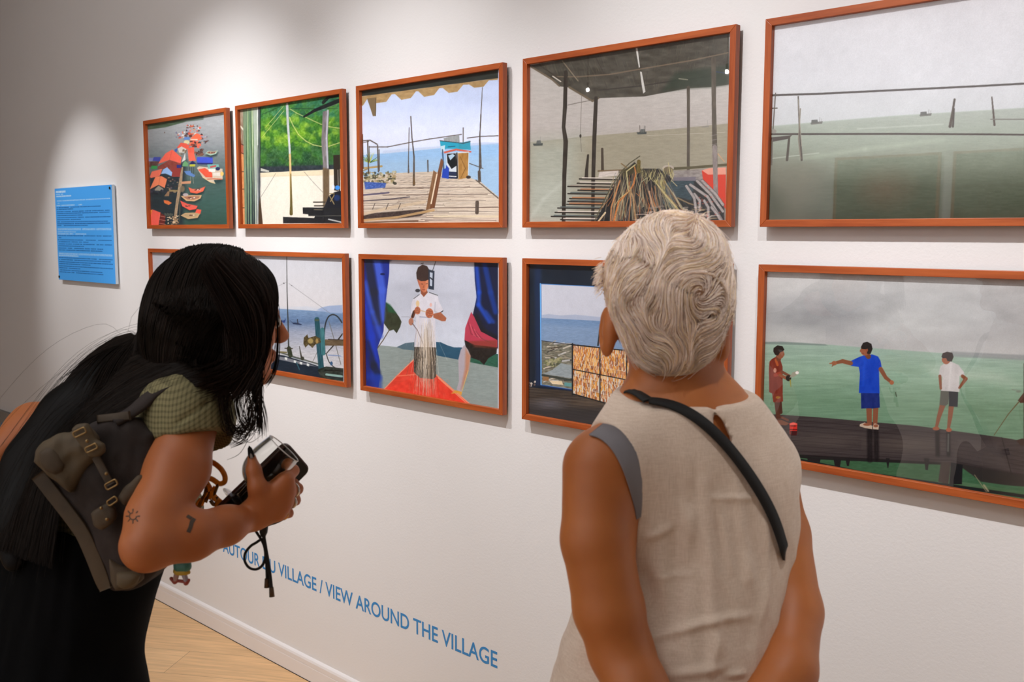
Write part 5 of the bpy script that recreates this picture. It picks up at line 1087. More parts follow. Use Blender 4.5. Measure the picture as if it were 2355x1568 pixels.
folds = [([(1615, 1080), (1625, 1200), (1638, 1360), (1655, 1560)], .006, .011), ([(1688, 1080), (1705, 1200), (1722, 1330), (1722, 1480)], .005, .010), ([(1650, 1130), (1668, 1240), (1690, 1330)], .004, .007), ([(1560, 1200), (1555, 1380), (1560, 1500)], -.005, .014),
         ([(1760, 1180), (1765, 1330), (1752, 1440)], .005, .008), ([(1720, 1330), (1725, 1500)], -.005, .012), ([(1470, 1475), (1560, 1450), (1650, 1425), (1740, 1415)], .005, .006), ([(1530, 1555), (1600, 1545), (1680, 1530)], .004, .006), ([(1665, 1552), (1720, 1548)], .004, .004),
         ([(1470, 1300), (1520, 1420), (1510, 1520)], -.006, .014), ([(1625, 1145), (1740, 1145)], .0025, .004), ([(1475, 1240), (1550, 1210)], .003, .006), ([(1590, 1150), (1575, 1300)], .003, .010), ([(1500, 1330), (1600, 1320)], .002, .004), ([(1650, 1450), (1630, 1560)], .004, .008), ([(1480, 1500), (1500, 1568)], .004, .008)]
for P, a, w in folds:
    Q = [cast_px(bvT, *p)[0] for p in P]; Q = [q for q in Q if q is not None]
    if len(Q) < 2: continue
    Q = np.array(smooth_path(Q, 6)); D_ = np.full(len(VT), 1e9); U_ = np.zeros(len(VT)); nq = len(Q)
    for q_ in range(nq-1):
        A0, B0 = Q[q_], Q[q_+1]; L2 = (B0-A0)@(B0-A0)+1e-12; t_ = np.clip((VT-A0)@(B0-A0)/L2, 0, 1); dd_ = np.linalg.norm(VT-A0-t_[:, None]*(B0-A0), axis=1); m_ = dd_ < D_; D_[m_] = dd_[m_]; U_[m_] = ((q_+t_)/(nq-1))[m_]
    disp += a*1.35*np.exp(-(D_/w)**2)*np.sin(np.clip(U_, .02, .98)*math.pi)**.8
nz_ = fbm(VT[:, 0]*16+VT[:, 2]*3, VT[:, 2]*7+VT[:, 1]*16, 3, 4)-.5; nz2 = fbm(VT[:, 0]*45+VT[:, 1]*45, VT[:, 2]*14, 2, 9)-.5
disp += (nz_*.013+nz2*.005)*np.clip((1.33-VT[:, 2])/.10, .15, 1)
VT = VT+NT*disp[:, None]
def linen_mat():
    m, nt, b = new_mat('beige_linen'); tc = N(nt, 'ShaderNodeTexCoord')
    mp = N(nt, 'ShaderNodeMapping'); mp.inputs['Scale'].default_value = (60, 60, 900); mp2 = N(nt, 'ShaderNodeMapping'); mp2.inputs['Scale'].default_value = (700, 700, 50)
    n1 = N(nt, 'ShaderNodeTexNoise', i_Scale=1.0, i_Detail=3.0); n2 = N(nt, 'ShaderNodeTexNoise', i_Scale=1.0, i_Detail=3.0); ad = N(nt, 'ShaderNodeMath', operation='ADD')
    bp = N(nt, 'ShaderNodeBump', i_Strength=.35, i_Distance=.0006); mx = N(nt, 'ShaderNodeMix', data_type='RGBA'); mx.inputs[6].default_value = srgb((214, 192, 172)); mx.inputs[7].default_value = srgb((228, 208, 190))
    mr = N(nt, 'ShaderNodeMapRange'); mr.inputs[1].default_value = .8; mr.inputs[2].default_value = 1.2
    for a, c in ((tc.outputs['Object'], mp.inputs[0]), (tc.outputs['Object'], mp2.inputs[0]), (mp.outputs[0], n1.inputs['Vector']), (mp2.outputs[0], n2.inputs['Vector']), (n1.outputs[0], ad.inputs[0]), (n2.outputs[0], ad.inputs[1]), (ad.outputs[0], bp.inputs['Height']), (bp.outputs[0], b.inputs['Normal']), (ad.outputs[0], mr.inputs[0]), (mr.outputs[0], mx.inputs[0]), (mx.outputs[2], b.inputs['Base Color'])): nt.links.new(a, c)
    b.inputs['Roughness'].default_value = .85; b.inputs['Sheen Weight'].default_value = .15
    return m
M['linen'] = linen_mat()
topA = mesh_obj('sleeveless_top', VT, FT, M['linen'], person_a); bvT = bvh_of(VT, FT)
# stitched edge beside the slit and along the armhole
def edge_cord(name, pts, r, mat, parent, b, off=.001):
    Q = [cast_px(b, *p)[0] for p in pts]; Q = [q for q in Q if q is not None]; Q = smooth_path(Q, 6)
    mb = MB(); mb.tube(Q, r, 8); return mb.build(name, mat, parent, True)
# grey strap of the undershirt over the left shoulder
pts = [(1372, 990), (1398, 998), (1425, 1022), (1447, 1060), (1463, 1105), (1474, 1150), (1480, 1180)]
Q = []; Nn = []
for p in pts:
    l, n = cast_px(bvA, *p)
    if l is not None: Q.append(l+n*.0015); Nn.append(n)
mb = MB(); Q = smooth_path(Q, 6); Nn = smooth_path(Nn, 6); ribbon(mb, Q, Nn, .031, .0016); mb.build('undershirt_strap', simple('grey_jersey', (128, 124, 128), .8, bump=.3, bscale=900), person_a, True)
# trousers
Tr = Sdf(.005)
Tr.cone(waist-UP*.06, hip, .128, .158, .05, (fA, .68))
for hj, sd in ((legL, 1), (legR, -1)): Tr.chain([hj-UP*.03, np.array([hj[0], hj[1], .46]), np.array([hj[0], hj[1], .10])], [.098, .082, .075], .04)
Tr.half(np.array([hip[0], hip[1], .09]), -UP)
Vt, Ft = Tr.surface(2); mesh_obj('trousers', Vt, Ft, simple('cream_trousers', (196, 180, 160), .85, noise=.1), person_a)
for hj, sd in ((legL, 1), (legR, -1)):
    Sh = Sdf(.004); an = np.array([hj[0], hj[1], .075])-fA*.02-lA*sd*.01; foot_sdf(Sh, an, fA, .004, 1.1); Sh.half(an-UP*.005, UP); Vt, Ft = Sh.surface(1)
    Vt[:, 2] = np.maximum(Vt[:, 2], 0.0); mesh_obj('shoe', Vt, Ft, simple('tan_leather', (120, 84, 58), .5), person_a)

# crossbody bag: strap loop round the body and a small pouch at the front
TB = Sdf(.006); torso_prims(TB, .012, .06); TB.cone(nt_, nb, .045, .050, .03); Vb, Fb = TB.surface(1); bvB = bvh_of(Vb, Fb)
P3 = cast_px(bvT, 1782, 1240)[0]
seq = []; sn = []; _l, _n = cast_px(bvT, 1484, 932); _l = _l if _l is not None else cast_px(bvB, 1484, 932)[0]
for p in [(1490, 932), (1512, 930), (1540, 934), (1570, 944), (1600, 960), (1628, 984), (1655, 1012), (1680, 1042), (1705, 1074), (1728, 1106), (1748, 1138), (1767, 1172), (1782, 1206), (1790, 1238), (1793, 1262)]:
    l, n = cast_min((bvT, bvA), *p)
    if l is None: continue
    seq.append(l+n*.0035); sn.append(n)
for _ in range(4): seq[1:-1] = [.5*b+.25*(a+c) for a, b, c in zip(seq[:-2], seq[1:-1], seq[2:])]; sn[1:-1] = [.5*b+.25*(a+c) for a, b, c in zip(sn[:-2], sn[1:-1], sn[2:])]
seq = [q+nrm(n)*.0025 for q, n in zip(seq, sn)]
def front(o, tgt):
    d = nrm(tgt-o); l, n, _, _ = bvB.ray_cast(Vector(o), Vector(d)); return np.array(l)-d*.008, -d
seq.append(seq[-1]+VH*.03+RH*.006-UP*.02); sn.append(RH); seq.append(seq[-1]+VH*.05-UP*.02-RH*.004); sn.append(RH)
for ang, zz in ((-60, 1.06), (-30, 1.09), (0, 1.14), (20, 1.20), (38, 1.27), (52, 1.33)):
    t_ = np.array([chest[0], chest[1], zz]); d = fA*math.cos(math.radians(ang))+lA*math.sin(math.radians(ang)); l, n = front(t_+d*.5, t_); seq.append(l); sn.append(n)
top_ = seq[0]+VH*.05-RH*.020; seq.append(top_-UP*.03+VH*.02); sn.append(fA+UP*.3); seq.append(top_+UP*.004); sn.append(UP+lA*.3); seq.append(seq[0]+VH*.022-RH*.012+UP*.006); sn.append(UP); seq.append(seq[0]); sn.append(sn[0])
loop = np.array(smooth_path(seq, 4)); ln = smooth_path(sn, 4)
bag = empty('crossbody_bag', tuple(P3)); tag(bag, "crossbody bag on a black strap across the white-haired person's beige top", 'bag')
mb = MB(); ribbon(mb, list(loop), ln, .0165, .003); mb.build('strap', simple('black_webbing', (12, 12, 13), .75, bump=.3, bscale=1200), bag, True)
pc = hip+fA*.17-lA*.09+UP*.06
Bg = Sdf(.005); Bg.cone(pc-UP*.04-lA*.06, pc-UP*.04+lA*.06, .055, .055, .02, (fA, .45)); Bg.cone(pc+UP*.03-lA*.06, pc+UP*.03+lA*.06, .045, .045, .02, (fA, .45)); Vt, Ft = Bg.surface(1); mesh_obj('pouch', Vt, Ft, simple('black_nylon', (16, 16, 18), .6), bag)
mb = MB(); j0 = loop[np.argmin(((loop-pc)**2).sum(1))]; mb.tube(smooth_path([j0, (j0+pc)/2+fA*.03, pc+UP*.04], 6), .008); mb.build('strap_end', M['black'], bag, True)

# short white hair
Hs = Sdf(.0035); A_ = (hr, hf, hu)
Hs.ell(qA(-.004, -.020, .034), (.0835, .102, .088), A_, .02); Hs.ell(qA(-.004, -.046, -.020), (.072, .066, .085), A_, .03); Hs.ell(qA(-.036, -.060, .020), (.045, .046, .05), A_, .02); Hs.ell(qA(.026, -.060, .0), (.042, .044, .05), A_, .02)
Hs.ell(qA(.012, -.02, .085), (.05, .06, .040), A_, .03)
Hs.ell(qA(0, .075, -.05), (.085, .085, .09), A_, .02, 'sub')            # face left clear
# nape line and round the ears, lower at the middle of the back
Hs.half(at(1560, 866, 1.30), -hu*1-hf*.12, .01)
Hs.half(at(1424, 765, 1.36), nrm(-RX*.88-UX*.48), .010); Hs.half(at(1655, 762, 1.38), nrm(RX*.94-UX*.34), .010); Hs.half(at(1470, 835, 1.33), nrm(-RX*.55-UX*.83), .010); Hs.half(at(1630, 835, 1.33), nrm(RX*.6-UX*.8), .010)
VHh, FHh = Hs.surface(2); NH = normals(VHh, FHh)
bvH = bvh_of(VHh, FHh)
rr = np.random.default_rng(11)
crown = qA(.03, -.035, .13)
vort = [(at(1612, 690, 1.27), .036, .7), (at(1478, 590, 1.27), .036, -.8), (at(1575, 640, 1.27), .040, .8), (at(1440, 690, 1.30), .030, .6), (at(1600, 560, 1.28), .034, -.8), (at(1500, 770, 1.29), .028, .6)]
def flow(P, Nr):
    # away from the crown, swirled round the curls
    D = P-crown; D = D-(D*Nr).sum(1)[:, None]*Nr; D /= np.linalg.norm(D, axis=1)[:, None]+1e-9
    D = D*1.0-np.array([0, 0, .35])
    a = (fbm(P[:, 0]*22+P[:, 1]*17, P[:, 2]*20+P[:, 1]*9, 2, 21)-.5)*3.2
    B = np.cross(Nr, D); D = D*np.cos(a)[:, None]+B*np.sin(a)[:, None]
    for c_, r_, s_ in vort:
        W_ = P-c_; d2 = (W_**2).sum(1); w_ = np.exp(-d2/(r_*r_*1.6)); tng = np.cross(Nr, W_); tng /= np.linalg.norm(tng, axis=1)[:, None]+1e-9
        core = 1-np.exp(-d2/(.012**2)); D = D+tng*(w_*core*2.2*s_)[:, None]
    D = D-(D*Nr).sum(1)[:, None]*Nr
    return D/(np.linalg.norm(D, axis=1)[:, None]+1e-9)
NS, NK = 15000, 9
ok = NH@(-hf) > -.75
cand = np.nonzero(ok)[0]; pick = rr.choice(cand, NS)
P = VHh[pick]+rr.normal(0, .0018, (NS, 3)); Nn = NH[pick]
lift = rr.uniform(-.0015, .0035, NS); tail = (rr.random(NS) < .04)*rr.uniform(.2, .8, NS)
paths = [P+Nn*lift[:, None]]; cur = P.copy()
step = rr.uniform(.0032, .0062, NS)
from mathutils.kdtree import KDTree
kd = KDTree(len(VHh))
for i, v in enumerate(VHh): kd.insert(v, i)
kd.balance()
cn = Nn.copy(); 
for k in range(1, NK):
    D = flow(cur, cn); free = cn*tail[:, None]*.5*(k/NK)
    cur = cur+(D+free)*step[:, None]
    ii = np.array([kd.find(c)[1] for c in cur]); pr = VHh[ii]; cn = NH[ii]
    off = ((cur-pr)*cn).sum(1); stick = 1-np.minimum(1, tail*1.5)
    cur = cur-cn*(off*stick)[:, None]
    paths.append(cur+cn*(lift+.0012*math.sin(k/NK*math.pi))[:, None])
paths = np.stack(paths, 1)
rad = .00042*np.array([1, 1, 1, 1, .95, .9, .8, .65, .35])
tuft = []
for k in range(420):
    b0 = at(1556+rr.normal(0, 26), 512+rr.normal(0, 5), 1.385+rr.normal(0, .012)); dr = nrm(UP*1.0+RH*rr.normal(.1, .75)-VH*rr.normal(.2, .4)); L_t = rr.uniform(.012, .026)
    tuft.append([b0+dr*L_t*t+RH*(t*t)*L_t*rr.normal(.25, .3)-UP*(t**3)*L_t*.35 for t in np.linspace(0, 1, NK)])
for k in range(160):
    b0 = at(1384+rr.normal(0, 3), 632+rr.normal(0, 16), 1.385+rr.normal(0, .012)); dr = nrm(-RH-UP*rr.normal(.5, .4)-VH*rr.normal(.3, .4)); L_t = rr.uniform(.006, .014)
    tuft.append([b0+dr*L_t*t-UP*t*t*L_t*.3 for t in np.linspace(0, 1, NK)])
tuft = np.array(tuft); paths = np.concatenate([paths, tuft]); P = np.concatenate([P, tuft[:, 0]]); NS = len(paths)
VS, FS = strands(paths, rad)
# colours: pale blonde-white, greyer underneath at the nape
tone = rr.normal(0, 9, NS); base = np.array([238, 221, 209.0]); grey = np.array([148, 134, 116.0])
lowf = np.clip(((hc+hu*-.035-P)@hu)/.06, 0, 1); lowf = lowf*np.clip((P-hc)@(-hf)/.06, 0, 1)*(.35+.5*rr.random(NS))
blond = (rr.random(NS) < .25)[:, None]*np.array([0, -6, -26.0])
sc_ = base+(grey-base)*lowf[:, None]+tone[:, None]+blond
colS = np.repeat(sc_, NK*3, 0)
capc = np.tile(np.array([172, 138, 112.0]), (len(VHh), 1)); VHin = VHh-NH*.004
Vall = np.concatenate([VHin, VS]); Fall = np.concatenate([FHh, FS+len(VHin)])
o = mesh_obj('hair', Vall, Fall, M['hair_white'], person_a); add_color(o, np.concatenate([capc, colS])); o['label'] = 'short wavy white hair'
# ---------------------------------------------------------------- the long-haired visitor leaning towards the pictures
KB = .93
def ab(px, py, d): return at(px, py, d)
fB = rotz(np.array([0, 1.0, 0]), 4); lB = rotz(fB, 90); rB = -lB
RS, LS = ab(432, 962, 1.50), ab(150, 985, 1.76)
mid = (RS+LS)/2
pelv = mid-fB*.17-UP*.40+rB*.02
person_b = empty('person', (pelv[0], pelv[1], 0)); tag(person_b, 'person with very long dark hair leaning in and holding a wine glass', 'person')
hB = ab(512, 732, 1.58)
hfB = nrm(rotz(RH, 24)-UP*.12); hrB = nrm(np.cross(hfB, UP)); huB = np.cross(hrB, hfB)
B = Sdf(.0036)
qB = head_sdf(B, hB, hrB, hfB, huB, .90)
spine = nrm(mid-pelv)
bfw = nrm(fB-spine*(fB@spine))
nbB = mid+spine*.055+bfw*.01
B.cone(hB-huB*.05-hfB*.02, nbB, .050, .056, .03)
def torso_b(T, inf=0, k=.05):
    c1 = mid-spine*.04; c2 = mid-spine*.16; c3 = mid-spine*.30
    T.cone(c1, c2, .115+inf, .125+inf, k, (bfw, .66)); T.cone(c2, c3, .125+inf, .108+inf, k, (bfw, .68)); T.cone(c3, pelv, .108+inf, .14+inf, k, (bfw, .72))
    T.cone(nbB, RS-rB*.02, .036+inf, .042+inf, k); T.cone(nbB, LS+rB*.02, .036+inf, .042+inf, k)
    for sd in (-1, 1): T.ell(mid-spine*.12+bfw*.08+rB*.062*sd, (.058+inf, .052+inf, .056+inf), (rB, bfw, spine), .03)
torso_b(B)
B.ell(pelv-UP*.03-fB*.02, (.165, .125, .115), (rB, fB, UP), .05)
EB, WB = ab(340, 1252, 1.345), ab(578, 1188, 1.475)
def arm_b(T, inf=0):
    T.cone(RS, ab(408, 1075, 1.435), .045+inf, .0445+inf, .03); T.chain([ab(408, 1075, 1.435), ab(358, 1190, 1.375), EB], [.0445+inf, .0385+inf, .0315+inf], .015)
arm_b(B); B.cone(EB, ab(334, 1260, 1.34), .0305, .028, .01)
B.chain([EB, ab(440, 1232, 1.385), ab(520, 1208, 1.43), WB], [.0315, .0315, .0255, .0185], .02)
# left arm reaching back and down at the far left
EL_, WL_ = ab(-15, 1065, 1.75), ab(-60, 1290, 1.66)
B.chain([LS, ab(80, 985, 1.79), EL_], [.045, .041, .034], .03); B.chain([EL_, WL_], [.034, .021], .02)
hand_sdf(B, WL_, -UP+fB*.2, fB, rB*-1, (.4, .5, .6, .6), .9)
# right hand closed round the bowl of the glass
ix = lambda *p: ab(*p)
hk = .008
W2 = ix(592, 1178, 1.478)
mcp = [ix(657, 1103, 1.478), ix(661, 1130, 1.485), ix(654, 1158, 1.487), ix(640, 1182, 1.485)]
for m_, r_ in zip(mcp, (.0125, .0125, .012, .011)): B.cone(W2, m_, .0155, r_, .014)
B.cone(ix(606, 1150, 1.472), ix(648, 1120, 1.478), .017, .013, .014); B.cone(WB, W2, .0185, .0175, .015)
B.chain([mcp[0], ix(674, 1082, 1.505), ix(662, 1066, 1.528), ix(645, 1068, 1.538)], [.0105, .0092, .0082, .0068], .004)
B.chain([mcp[1], ix(684, 1124, 1.505), ix(676, 1112, 1.532), ix(655, 1110, 1.545)], [.0105, .0092, .0080, .0068], .003)
B.chain([mcp[2], ix(679, 1150, 1.508), ix(672, 1142, 1.533), ix(652, 1138, 1.545)], [.0098, .0086, .0078, .0065], .003)
B.chain([mcp[3], ix(664, 1180, 1.505), ix(662, 1172, 1.525), ix(646, 1166, 1.535)], [.0090, .0076, .0068, .0058], .003)
B.chain([ix(600, 1160, 1.468), ix(592, 1120, 1.458), ix(584, 1082, 1.462), ix(579, 1050, 1.468)], [.0165, .0125, .0098, .0064], .010)
# legs
lgR, lgL = pelv+rB*.085-UP*.05, pelv-rB*.085-UP*.05
kR = np.array([lgR[0], lgR[1]+.07, .46]); aR = np.array([lgR[0], lgR[1]-.02, .085]); kL = np.array([lgL[0], lgL[1]+.10, .46]); aL = np.array([lgL[0], lgL[1]+.12, .085])
for hj, kn, an in ((lgR, kR, aR), (lgL, kL, aL)):
    B.chain([hj, kn, kn-UP*.12+(an-kn)*.1, an], [.088, .056, .052, .036], .03); foot_sdf(B, an, fB, 0.0, .95)
VB, FB = B.surface(1)
bodyB = mesh_obj('body', VB, FB, M['skin_b'], person_b); bvBd = bvh_of(VB, FB)
eyes(qB, .90, person_b)
# lips, nails, rings, bracelet
def nail(p, d, n, s, mat, name='fingernail'):
    mb = MB(); d, n = nrm(d), nrm(n); sd = np.cross(d, n); pts = [(-.0042, 0), (-.0045, .006), (-.0032, .014), (0, .0185), (.0032, .014), (.0045, .006), (.0042, 0)]
    top = [p+sd*x*s+d*y*s+n*(.0008-.10*x*x*60*.0) for x, y in pts]; bot = [q-n*.0012 for q in top]; m = len(pts)
    mb.add(top+bot, [tuple(range(m)), tuple(range(2*m-1, m-1, -1))]+[(i, m+i, m+(i+1) % m, (i+1) % m) for i in range(m)]); return mb.build(name, mat, person_b)
M['nail'] = simple('black_nail_polish', (14, 13, 14), .12); M['silver'] = simple('silver', (214, 210, 204), .22, 1); M['gold'] = simple('gold', (214, 160, 84), .25, 1)
tipT = ix(579, 1052, 1.461)
nail(tipT-UP*.000, nrm(ix(574, 1030, 1.463)-tipT), nrm(CAM-tipT), 1.0, M['nail']); o_ = nail(tipT-FX*.0012-nrm(ix(574, 1030, 1.463)-tipT)*.001, nrm(ix(574, 1030, 1.463)-tipT)*.5, nrm(CAM-tipT), .42, M['silver'], 'nail_decoration')
def ring(c, ax, r, w, mat, name, parent):
    mb = MB(); mb.lathe([(r, -w), (r+.0012, -w*.6), (r+.0014, 0), (r+.0012, w*.6), (r, w), (r-.0006, 0), (r, -w)], c, ax, 22); return mb.build(name, mat, parent, True)
pa, pb = mcp[1], ix(684, 1124, 1.505); ring(pa*.35+pb*.65, pb-pa, .0100, .0016, M['silver'], 'finger_ring', person_b)
pa, pb = mcp[2], ix(679, 1150, 1.508); ring(pa*.35+pb*.65, pb-pa, .0094, .0020, M['silver'], 'finger_ring', person_b)
pa, pb = mcp[3], ix(664, 1180, 1.505); ring(pa*.5+pb*.5, pb-pa, .0086, .0011, M['gold'], 'finger_ring', person_b)
ring(ix(572, 1191, 1.471), W2-WB, .0208, .0008, M['gold'], 'bracelet', person_b)
# tattoos follow the skin
M['ink_tattoo'] = simple('tattoo_ink', (74, 58, 46), .6)
def skin_line(pts, w, name, mat):
    mb = MB()
    for line in pts:
        Q = []; Nn = []
        for p in line:
            l, n = cast_px(bvBd, *p)
            if l is not None: Q.append(l+n*.0002); Nn.append(n)
        if len(Q) > 1: ribbon(mb, [np.array(q) for q in Q], Nn, w, .0004)
    if mb.V: mb.build(name, mat, person_b)
cx_, cy_ = 306, 1187
sun = [[(cx_+8*math.cos(a*math.pi/8), cy_+8*math.sin(a*math.pi/8)) for a in range(13)]]+[[(cx_+10*math.cos(a), cy_+10*math.sin(a)), (cx_+16*math.cos(a), cy_+17*math.sin(a))] for a in [k*math.pi/4 for k in range(8)]]
skin_line(sun, .0016, 'sun_tattoo', M['ink_tattoo']); skin_line([[(447, 1192), (441, 1200), (438, 1212), (433, 1224)], [(430, 1186), (440, 1192)]], .0055, 'leaf_tattoo', M['ink_tattoo'])

# checked short-sleeved shirt
Sh = Sdf(.0036)
torso_b(Sh, .010, .06)
sl0, sl1 = RS, ab(416, 1012, 1.478)
Sh.chain([nbB-rB*.0+UP*.0, RS+UP*.004], [.040, .058], .05); Sh.cone(RS, ab(426, 1020, 1.475), .058, .056, .04)
Sh.chain([LS, ab(88, 990, 1.79)], [.056, .050], .04)
d_ = nrm(ab(385, 1150, 1.42)-RS); hem = ab(418, 1003, 1.478)
hn = nrm(ab(418, 1003, 1.478)-ab(440, 900, 1.50)+RH*-.012+VH*.0)
def cut_sleeve(P0, n, rad, c):
    c = np.array(c); n = nrm(n)
    def fn(P):
        a = (P0-P)@n.astype(np.float32); b = np.linalg.norm(P-c.astype(np.float32), axis=-1)-rad
        return np.maximum(a, b)
    return fn
hem = ab(430, 1004, 1.47); hn = np.cross(ab(508, 984, 1.48)-ab(352, 1026, 1.44), FX); hn = nrm(hn if hn@UP < 0 else -hn); hn = nrm(hn+nrm(EB-RS)*.25)
Sh.custom(cut_sleeve(hem, hn, .11, ab(390, 1110, 1.44)), ab(390, 1110, 1.44)-.115, ab(390, 1110, 1.44)+.115, .003, 'sub')
Sh.custom(cut_sleeve(ab(148, 985, 1.77), nrm(EL_-LS), .13, ab(75, 1010, 1.77)), ab(75, 1010, 1.77)-.135, ab(75, 1010, 1.77)+.135, .003, 'sub')
Sh.cone(nbB, nbB+nrm(hB-nbB)*.12, .058, .06, .004, None, 'sub'); Sh.half(mid-spine*.27, -spine)
# hollow so the cut sleeve shows its edge
VSh, FSh = Sh.surface(2); NSh = normals(VSh, FSh)
d1 = dist_poly(VSh, [q for q in (cast_px(bvh_of(VSh, FSh), *p)[0] for p in [(378, 1005), (420, 965), (480, 925)]) if q is not None]+[mid])
VSh = VSh+NSh*(-.0035*np.exp(-(d1/.004)**2)+(fbm(VSh[:, 0]*30+VSh[:, 2]*20, VSh[:, 1]*30-VSh[:, 2]*14, 2, 3)-.5)*.006)[:, None]
def check_mat():
    m, nt, b = new_mat('olive_check_cloth'); tc = N(nt, 'ShaderNodeTexCoord')
    base = N(nt, 'ShaderNodeMix', data_type='RGBA'); base.inputs[6].default_value = srgb((140, 132, 94)); base.inputs[7].default_value = srgb((96, 90, 60))
    def bands(rot, sc, lo):
        mp = N(nt, 'ShaderNodeMapping'); mp.inputs['Rotation'].default_value = rot; w = N(nt, 'ShaderNodeTexWave', i_Scale=sc, i_Distortion=.6, i_Detail=1.0)
        nt.links.new(tc.outputs['Object'], mp.inputs[0]); nt.links.new(mp.outputs[0], w.inputs['Vector']); r = N(nt, 'ShaderNodeMapRange'); r.inputs[1].default_value = lo; r.inputs[2].default_value = lo+.25
        nt.links.new(w.outputs[0 if True else 1], r.inputs[0]); return r.outputs[0]
    a = bands((0, .2, -.6), 58, .5); c = bands((0, 1.35, .4), 58, .5); ad = N(nt, 'ShaderNodeMath', operation='ADD'); nt.links.new(a, ad.inputs[0]); nt.links.new(c, ad.inputs[1]); ml = N(nt, 'ShaderNodeMath', operation='MULTIPLY'); ml.inputs[1].default_value = .5; nt.links.new(ad.outputs[0], ml.inputs[0])
    n2 = N(nt, 'ShaderNodeTexNoise', i_Scale=600.0, i_Detail=2.0); nt.links.new(tc.outputs['Object'], n2.inputs['Vector']); bp = N(nt, 'ShaderNodeBump', i_Strength=.4, i_Distance=.0006); nt.links.new(n2.outputs[0], bp.inputs['Height']); nt.links.new(bp.outputs[0], b.inputs['Normal'])
    nt.links.new(ml.outputs[0], base.inputs[0]); nt.links.new(base.outputs[2], b.inputs['Base Color']); b.inputs['Roughness'].default_value = .9; return m
mesh_obj('checked_shirt', VSh, FSh, check_mat(), person_b)
# wide black trousers
Tb = Sdf(.005)
Tb.cone(mid-spine*.17, pelv, .146, .150, .04, (bfw, .80)); Tb.ell(pelv-UP*.03-fB*.03, (.178, .135, .125), (rB, fB, UP), .05)
for hj, kn, an in ((lgR, kR, aR), (lgL, kL, aL)): Tb.chain([hj, kn, an+UP*.01], [.108, .095, .10], .05)
Tb.chain([pelv+rB*.08+fB*.04, kR+rB*.01+fB*.02+UP*.12], [.07, .075], .06)
Tb.half(np.array([0, 0, .07]), -UP); Tb.half(mid-spine*.185, spine)
VTb, FTb = Tb.surface(2); NTb = normals(VTb, FTb); VTb = VTb+NTb*((fbm(VTb[:, 0]*14+VTb[:, 1]*14, VTb[:, 2]*5, 3, 8)-.5)*.03)[:, None]; VTb[:, 2] = np.maximum(VTb[:, 2], .004)
mesh_obj('trousers', VTb, FTb, simple('black_cotton', (7, 7, 8), .95, spec=.12, bump=.3, bscale=700), person_b)
for an in (aR, aL):
    Fs_ = Sdf(.004); foot_sdf(Fs_, an, fB, .004, 1.05); Fs_.half(an-UP*.005, UP); Vt, Ft = Fs_.surface(1); Vt[:, 2] = np.maximum(Vt[:, 2], 0); mesh_obj('shoe', Vt, Ft, simple('black_leather', (18, 17, 17), .4), person_b)

# very long straight dark hair
r2 = np.random.default_rng(5)
Hc = Sdf(.004); A2 = (hrB, hfB, huB)
Hc.ell(qB(0, -.014, .030), (.086, .100, .084), A2, .02); Hc.ell(qB(0, -.045, -.03), (.088, .075, .10), A2, .03); Hc.ell(qB(.045, .02, -.03), (.042, .055, .10), A2, .03); Hc.ell(qB(-.045, .02, -.03), (.042, .055, .10), A2, .03)
Hc.ell(qB(.0, .105, -.055), (.060, .06, .115), A2, .02, 'sub')
Hc.ell(qB(-.0, .085, -.13), (.10, .09, .10), A2, .02, 'sub')
mass = [(455, 810, 1.60), (385, 858, 1.585), (270, 905, 1.57), (170, 975, 1.555), (90, 1080, 1.54), (40, 1200, 1.50), (30, 1290, 1.46)]
mr = [.050, .054, .056, .055, .052, .044, .02]
nm_ = nrm(np.cross(at(*mass[0])-at(*mass[3]), RX*.62+UX*.78))
mq = nrm(-FX+UP*.1)
for (a_, b_, r0_, r1_) in zip(mass[:-1], mass[1:], mr[:-1], mr[1:]): Hc.cone(at(*a_), at(*b_), r0_, r1_, .04, (mq, .6))
Hc.cone(qB(0, -.05, -.03), at(*mass[0]), .060, .050, .04)
VHb, FHb = Hc.surface(2); NHb = normals(VHb, FHb)
# where the hair ends up: a fan running over the back to the lower left, drawn in the space behind her
bvShirt = bvh_of(VSh, FSh)
apex = qB(0, .02, .116)
def bez(P, t):
    P = [np.array(p) for p in P]
    while len(P) > 1: P = [a*(1-t)+b*t for a, b in zip(P[:-1], P[1:])]
    return P[0]
NB, KB2 = 15000, 26
th = r2.uniform(-1.0, 1.0, NB)          # -1: her left side, +1: her right side (near us)
el = r2.uniform(0, 1, NB)
roots = []
Pth = []
import itertools
kdb = KDTree(len(VHb))
for i, v in enumerate(VHb): kdb.insert(v, i)
kdb.balance()
part = lambda a: apex*(1-a)+qB(0, -.080, .086)*a     # parting line, front to crown
# the curtain over the back: outline in sight space (upper-left edge and lower-right edge), depth set to lie on the back
up_edge = [(352, 690, 1.60), (322, 758, 1.61), (250, 780, 1.64), (172, 846, 1.66), (118, 925, 1.64), (42, 1046, 1.60), (-10, 1125, 1.55), (-60, 1250, 1.5)]
lo_edge = [(560, 800, 1.51), (530, 866, 1.48), (440, 890, 1.46), (330, 940, 1.465), (225, 1000, 1.475), (160, 1070, 1.47), (135, 1190, 1.45), (120, 1310, 1.42)]
def edge(E, t):
    x = t*(len(E)-1); i = min(int(x), len(E)-2); f = x-i; a, b = np.array(E[i], float), np.array(E[i+1], float); return a*(1-f)+b*f
ue = smooth_path([np.array(p, float) for p in up_edge], 8); le = smooth_path([np.array(p, float) for p in lo_edge], 8); NE = len(ue)
ue = np.array([at(*p) for p in ue]); le = np.array([at(*p) for p in le])
paths = np.zeros((NB, KB2, 3)); k_sc = 9
cP = hB+huB*.02-hfB*.01
s_r = r2.random(NB)**.85                    # across the curtain: 0 upper edge .. 1 near edge
